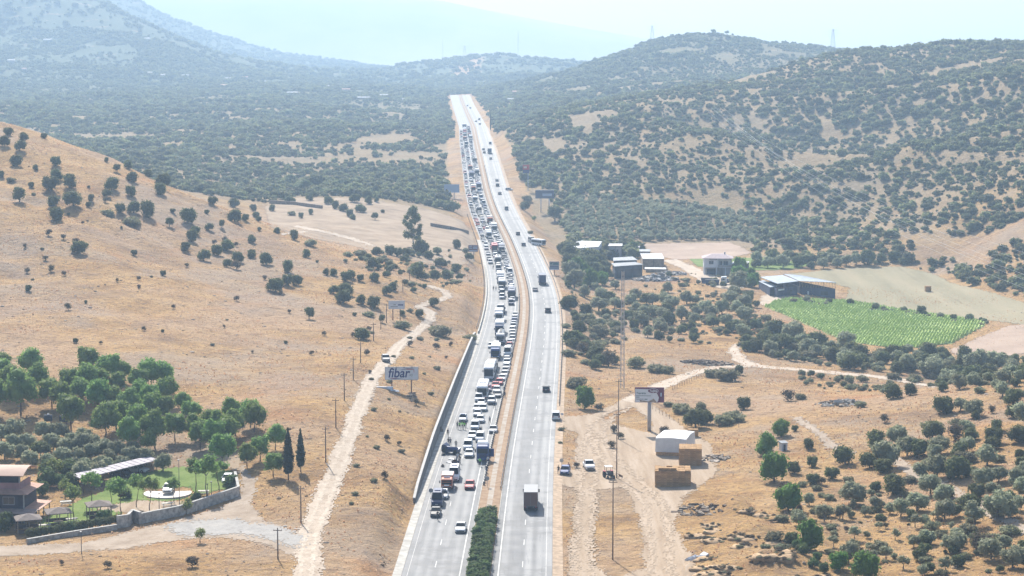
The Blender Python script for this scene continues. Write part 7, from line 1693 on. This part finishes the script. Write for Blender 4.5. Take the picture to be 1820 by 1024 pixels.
def rescue():
    la, y = on_road(794.5, 873); e = empty('rescue_truck', (float(road_x(y)) + la, y + 3.0, float(road_z(y)) + .022), math.pi - road_head(y), 'orange-red rescue truck parked on the shoulder', 'truck'); B = paint('orange')
    MB().loft([ring(3.0, 1.95, .5, 1.7, .15), ring(2.85, 2.1, .45, 2.2, .15), ring(1.0, 2.12, .45, 2.35, .12), ring(.95, 2.05, .5, 2.3, .1)]).obj('cab', B, e)
    MB().hexa([(-.92, 3.03, 1.25), (.92, 3.03, 1.25), (.92, 2.85, 1.25), (-.92, 2.85, 1.25)], [(-.9, 2.97, 2.0), (.9, 2.97, 2.0), (.9, 2.8, 2.0), (-.9, 2.8, 2.0)]).obj('windscreen', V_GLASS, e)
    MB().box(-1.1, 1.1, -3.0, .9, .8, 2.55).obj('equipment_body', B, e); MB().box(-1.0, 1.0, -2.9, .8, 2.551, 2.62).obj('roof_panel', paint('white'), e); MB().box(-.6, .6, 1.7, 2.0, 2.36, 2.5).obj('light_bar', paint('blue'), e); MB().box(-.9, .9, 2.96, 3.08, .5, .75).obj('bumper', V_TRIM, e); MB().box(-.5, .5, 3.0, 3.03, .95, 1.2).obj('grille', paint('white'), e)
    for k in range(3):
        for s_ in (-1, 1): MB().box(s_ * 1.115 - .012, s_ * 1.115 + .012, -2.8 + k * 1.22, -1.7 + k * 1.22, 1.0, 2.4).obj('locker_shutter', V_RIM, e)
    for s_ in (-1, 1):
        MB().box(s_ * .75 - .15, s_ * .75 + .15, 2.98, 3.04, .82, .97).obj('headlight', V_LAMP, e); MB().box(s_ * 1.3 - .1, s_ * 1.3 + .1, 2.5, 2.62, 1.4, 1.9).obj('wing_mirror', V_TRIM, e)
        for wy in (2.0, -1.8): MB().tube((s_ * .78, wy, .42), (s_ * 1.1, wy, .42), .42, .42, 14).obj('wheel', V_TYRE, e)
rescue()
def wreck():
    la, y = on_road(800, 806); x = float(road_x(y)) + la; z = float(road_z(y)) + .02; e = empty('wrecked_truck', (x, y, z), R(68), 'crushed dark blue truck lying against the retaining wall', 'truck'); r_ = random.Random(4); N_ = paint('navy')
    def crumple(mb, k=.18): mb.v = [(p[0] * .8 + r_.uniform(-k, k), p[1] * .62 + r_.uniform(-k, k), max(0, p[2] + r_.uniform(-k, k))) for p in mb.v]; return mb
    crumple(MB().loft([ring(2.6, 1.7, .3, 1.5), ring(1.9, 2.1, .2, 2.0), ring(1.0, 2.2, .2, 1.9), ring(.4, 2.1, .3, 1.5)])).obj('crushed_cab', N_, e); crumple(MB().box(-1.0, 1.0, -3.2, .3, .5, 1.1), .15).obj('twisted_bed', N_, e); crumple(MB().box(-.9, -.8, -3.4, 1.0, 1.1, 1.5), .12).obj('side_board', paint('blue'), e)
    crumple(MB().box(-.8, .8, 2.0, 2.1, 1.2, 1.7), .08).obj('broken_windscreen', V_GLASS, e)
    for px_, py_, t_ in ((.8, 1.0, 0), (-.8, .9, .3), (.8, -1.4, .2), (-.9, -1.5, 0)): MB().tube((px_ - .15, py_, .45 + t_), (px_ + .15, py_ + .1, .45 + t_), .44, .44, 12).obj('wheel', V_TYRE, e)
    for i, (u, v, w, d, h, m_, lb) in enumerate([(803, 817, 1.9, 1.2, .10, paint('white'), 'white torn body panel lying by the wreck'), (798, 823, 1.5, .8, .08, paint('white'), 'smaller white panel lying on the shoulder'), (813, 806, 1.8, .5, .35, V_TRIM, 'dark broken axle in front of the wreck'), (788, 810, .9, .6, .3, V_TRIM, 'dark debris at the foot of the wall'), (787, 830, .7, .4, .3, RB[2], 'brown debris piece on the gutter'), (808, 824, 1.3, .8, .5, mat('scorched', (0.07, 0.05, 0.045), .9, var=.4, scale=3), 'dark crumpled wreckage among the bystanders'), (784, 768, .9, .9, .7, RB[2], 'brown bundle leaning on the retaining wall')]):
        la, y = on_road(u, v); b = crumple(MB().box(-w / 2, w / 2, -d / 2, d / 2, 0, h).box(-w / 3, w / 5, -d / 3, d / 2, h * .6, h * 1.6), .1)
        o = b.obj('debris_piece', m_, None, loc=(float(road_x(y)) + la, y, float(road_z(y)) + .03), rz=r_.uniform(-1, 1)); tag(o, lb, 'debris', 'crash debris')
wreck()
def tractor():
    x, y, z = hit(1083, 852); e = empty('farm_tractor', (x, y + 1.2, float(H(x, y + 1.2)) + .06), math.pi + .25, 'small dark tractor with a white canopy in the yard', 'tractor')
    MB().loft([ring(1.7, .6, .6, 1.1, .1), ring(1.4, .72, .55, 1.25, .1), ring(.1, .74, .55, 1.35, .1)]).obj('bonnet', V_TRIM, e); MB().box(-.5, .5, -1.0, .08, .55, .9).obj('deck', V_RIM, e); MB().box(-.28, .28, -.7, -.3, .91, 1.3).obj('seat', V_TRIM, e); MB().box(-.7, .7, -1.1, .3, 2.2, 2.28).obj('canopy', paint('white'), e)
    for s_ in (-1, 1):
        for yy in (-1.0, .2): MB().tube((s_ * .6, yy, .7), (s_ * .6, yy, 2.2), .035, .035, 5).obj('canopy_post', V_TRIM, e)
        MB().tube((s_ * .55, -.7, .62), (s_ * .95, -.7, .62), .62, .62, 16).obj('rear_wheel', V_TYRE, e); MB().tube((s_ * .5, 1.25, .36), (s_ * .75, 1.25, .36), .36, .36, 12).obj('front_wheel', V_TYRE, e); MB().hexa([(s_ * .5 - .0, -1.3, 1.25), (s_ * .95, -1.3, 1.25), (s_ * .95, -.1, 1.25), (s_ * .5, -.1, 1.25)], [(s_ * .5, -1.2, 1.32), (s_ * .95, -1.2, 1.32), (s_ * .95, -.2, 1.32), (s_ * .5, -.2, 1.32)]).obj('mudguard', paint('red'), e)
    MB().tube((0, -.05, 1.3), (0, -.25, 1.6), .03, .03, 5).obj('steering_column', V_TRIM, e)
    x, y, z = hit(1102, 848); e = empty('towed_plough', (x, y, z + .08), .4, 'rusty towed plough lying by the pole', 'plough'); MB().box(-.06, .06, -1, 1, .3, .42).obj('beam', M_RUST, e)
    for k in range(3): MB().hexa([(-.05, -.8 + k * .6, 0), (.3, -.7 + k * .6, 0), (.3, -.66 + k * .6, 0), (-.05, -.76 + k * .6, 0)], [(-.05, -.8 + k * .6, .32), (.1, -.7 + k * .6, .4), (.1, -.66 + k * .6, .4), (-.05, -.76 + k * .6, .32)]).obj('share', M_RUST, e)
tractor()

# ------------------------------------------------------------------ people
SKIN = mat('skin', (0.40, 0.24, 0.17), .6); HAIR = mat('dark_hair', (0.02, 0.016, 0.014), .7); SHOE = mat('shoe_leather', (0.03, 0.026, 0.024), .6)
def cloth(n, c): return mat(n + '_cloth', c, .9, var=.1, scale=6)
TROU = {'dark': cloth('charcoal', (0.035, 0.037, 0.045)), 'navy': cloth('navy', (0.03, 0.04, 0.085)), 'denim': cloth('denim', (0.08, 0.11, 0.18)), 'khaki': cloth('khaki', (0.24, 0.19, 0.12))}
TOP = {'vest': mat('green_vest', (0.30, 0.72, 0.10), .8), 'black': cloth('black', (0.02, 0.02, 0.024)), 'white': cloth('white', (0.6, 0.6, 0.6)), 'navy': TROU['navy'], 'red': cloth('red', (0.35, 0.05, 0.05)), 'grey': cloth('grey', (0.25, 0.25, 0.26)), 'brown': cloth('brown', (0.14, 0.08, 0.06))}
BODY = {}
def body_mesh(pose):
    if pose in BODY: return BODY[pose]
    V_, E_, Rr = [], [], []
    def add(p, r_, par=None):
        V_.append(p); Rr.append(r_)
        if par is not None: E_.append((par, len(V_) - 1))
        return len(V_) - 1
    pel = add((0, 0, .95), (.15, .11)); wai = add((0, 0, 1.10), (.135, .10), pel); che = add((0, .01, 1.30), (.165, .115), wai); up = add((0, 0, 1.43), (.13, .09), che); nk = add((0, .01, 1.52), (.055, .055), up); hd = add((0, .03, 1.62), (.078, .092), nk); add((0, .02, 1.74), (.07, .085), hd)
    step = {'stand': .04, 'walk': .26, 'point': .08}[pose]
    for s_ in (-1, 1):
        st = s_ * step
        hp = add((s_ * .10, 0, .88), (.095, .095), pel); kn = add((s_ * .115, st * .6 + .03, .50), (.062, .066), hp); an = add((s_ * .12, st - .02, .09), (.042, .046), kn); add((s_ * .125, st + .15, .045), (.042, .034), an)
        sh = add((s_ * .20, 0, 1.40), (.062, .062), up)
        if pose == 'point' and s_ == 1: el, wr = (.34, .18, 1.22), (.30, .42, 1.28)
        elif pose == 'walk': el, wr = (s_ * .25, -s_ * .14, 1.13), (s_ * .26, -s_ * .16 + .1, .90)
        else: el, wr = (s_ * .26, -.03, 1.13), (s_ * .27, .05, .88)
        e_ = add(el, (.045, .045), sh); w_ = add(wr, (.03, .032), e_); d = Vector(wr) - Vector(el); d.normalize()
        pm = Vector(wr) + d * .08; p_ = add(tuple(pm), (.026, .036), w_)
        side = Vector((0, 1, 0)) if abs(d.y) < .7 else Vector((0, 0, 1))
        for k, ln in enumerate((.070, .080, .074, .058)):
            b0 = pm + side * (k - 1.5) * .018; m1 = add(tuple(b0 + d * .03), (.009, .009), p_); add(tuple(b0 + d * (.03 + ln) + Vector((-s_ * .018, 0, 0))), (.008, .008), m1)
        t1 = add(tuple(Vector(wr) + d * .03 + side * .042), (.010, .010), w_); add(tuple(Vector(wr) + d * .085 + side * .058), (.009, .009), t1)
    me = bpy.data.meshes.new('person'); me.from_pydata(V_, E_, []); o = bpy.data.objects.new('person', me); COL.objects.link(o)
    md = o.modifiers.new('skin', 'SKIN'); md.use_smooth_shade = True; sv = me.skin_vertices[0].data
    for i, r_ in enumerate(Rr): sv[i].radius = r_
    sv[0].use_root = True
    o.modifiers.new('sub', 'SUBSURF').levels = 1; dg = bpy.context.evaluated_depsgraph_get(); res = bpy.data.meshes.new_from_object(o.evaluated_get(dg)); bpy.data.objects.remove(o)
    mi = []
    for p in res.polygons:
        c = p.center; arm = abs(c.x) > .205 and c.z < 1.34
        mi.append(3 if c.z < .10 else 1 if c.z < 1.0 and not arm else 0 if (arm and c.z < 1.16) or c.z > 1.505 else 2)
    for v in res.vertices:                                 # brow, nose and chin on the front of the face
        if v.co.z > 1.55 and v.co.y > .09 and abs(v.co.x) < .03: v.co.y += .022 if 1.6 < v.co.z < 1.68 else .008
    res.materials.clear()
    for _ in range(4): res.materials.append(SKIN)
    res.polygons.foreach_set('material_index', mi); BODY[pose] = res
    return res
def person(x, y, z, rz, pose, top, tr, label, group=None, hh=1.0):
    key = (pose, top, tr)
    if key not in BODY:
        m_ = body_mesh(pose).copy(); m_.materials[0] = SKIN; m_.materials[1] = TROU[tr]; m_.materials[2] = TOP[top] if top != 'vest' else TOP['vest']; m_.materials[3] = SHOE; BODY[key] = m_
    e = empty('person', (x, y, z), rz, label, 'person', group); o = link_mesh('body', BODY[key], e); o.scale = (hh,) * 3
    if 'hair' not in BODY:
        q = ICO_V * np.array([.088, .105, .085]) + np.array([0, .01, 1.725]); keep = [f for f in ICO_F.tolist() if np.mean(q[f], 0)[2] > 1.70 or np.mean(q[f], 0)[1] < -.02]; BODY['hair'] = mesh_np('hair', q, keep, HAIR, True)
    link_mesh('hair', BODY['hair'], e).scale = (hh,) * 3
def road_person(u, v, *a, **k):
    la, y = on_road(u, v); person(float(road_x(y)) + la, y, float(road_z(y)) + .025, *a, **k)
OF = 'officers in green vests'
for i, (u, v, t, rz, ps, lb) in enumerate([(813, 763, 'black', 3.3, 'stand', 'officer in dark uniform, leftmost of the roadside group'), (817, 764, 'vest', 3.0, 'walk', 'officer in bright green vest, second from the left of the roadside group'), (821.5, 763, 'vest', 3.4, 'stand', 'officer in bright green vest in the middle of the roadside group'), (825.5, 764, 'vest', 2.8, 'walk', 'officer in bright green vest, right of the roadside group'), (828, 760, 'navy', 2.5, 'stand', 'officer in navy, rightmost of the roadside group')]):
    road_person(u, v, rz, ps, t, 'dark', lb, 'people at the roadside')
for u, v, rz, ps, t, tr, lb in [(853, 829, 2.9, 'point', 'vest', 'dark', 'officer in green vest in front of the blue tractor truck'), (867, 826, 3.8, 'walk', 'white', 'navy', 'person in white top beside the open truck door'), (812, 842, 3.0, 'walk', 'red', 'dark', 'bystander in a red top nearest the ambulance'), (815, 832, 2.6, 'stand', 'navy', 'dark', 'bystander in navy beside the wreckage'), (808, 830, 3.5, 'walk', 'brown', 'denim', 'bystander in brown next to the white panel'), (811, 826, 4.2, 'point', 'grey', 'dark', 'bystander in grey reaching over the wreckage'), (817.5, 824, 2.2, 'stand', 'black', 'dark', 'bystander in black, rightmost at the wreckage'), (813.5, 820, 3.1, 'stand', 'white', 'denim', 'bystander in white behind the wreckage'),
                                (797, 792, 3.4, 'stand', 'black', 'dark', 'person in black, left of the pair above the wreck'), (800.5, 793, 2.9, 'stand', 'navy', 'dark', 'person in navy, right of the pair above the wreck'), (810.5, 797, 3.2, 'stand', 'black', 'dark', 'person in black standing apart behind the wreck'), (796, 776, 3.0, 'walk', 'brown', 'khaki', 'person in brown walking along the wall'), (778, 925, 3.6, 'walk', 'black', 'dark', 'person in black walking beside the black sedan'), (897, 708, 3.0, 'walk', 'black', 'dark', 'person walking along the guard rail by the queue'), (896, 699, 3.3, 'walk', 'navy', 'denim', 'second person behind along the guard rail'), (870.5, 754, 2.8, 'walk', 'grey', 'khaki', 'person standing in the lane behind the silver sedan'), (879, 727, 3.1, 'walk', 'navy', 'dark', 'person walking in front of the off-roader'), (855, 772, 3.3, 'walk', 'black', 'dark', 'person standing between the two queue lanes'),
                                (877, 517, 3.1, 'stand', 'black', 'dark', 'dark figure on the far shoulder by the barrier'), (881.5, 517, 2.9, 'stand', 'grey', 'denim', 'paler figure on the far shoulder by the barrier'), (876.5, 479, 3.1, 'walk', 'black', 'dark', 'lone figure on the shoulder before the bend'), (864, 842, 3.2, 'walk', 'navy', 'denim', 'person crossing by the median guard rail')]:
    road_person(u, v, rz, ps, t, tr, lb)
for u, v, rz, ps, t, tr, lb in [(992.5, 843, 3.0, 'stand', 'black', 'dark', 'person in black standing left of the blue hatchback'), (1010.5, 838, 3.3, 'stand', 'red', 'navy', 'person in red standing behind the blue hatchback')]:
    x, y, z = hit(u, v); person(x, y, z + .05, rz, ps, t, tr, lb)
# light bars and stripes on the police vehicles and the ambulance's blue band
for o in list(COL.objects):
    lb = o.get('label', '')
    if lb.startswith(('white police car', 'white and blue police', 'dark blue police', 'white ambulance')):
        zt_ = 1.5 if 'car' in lb else 2.57
        MB().box(-.55, .55, -.1, .12, zt_ - .02, zt_ + .12).obj('light_bar', paint('blue'), o)
        if 'van' not in lb or 'ambulance' in lb:
            for s_ in (-1, 1): MB().box(s_ * (.9 if 'car' in lb else 1.015) - .012, s_ * (.9 if 'car' in lb else 1.015) + .012, -1.4, 1.2, .6, .82).obj('side_stripe', paint('blue'), o)
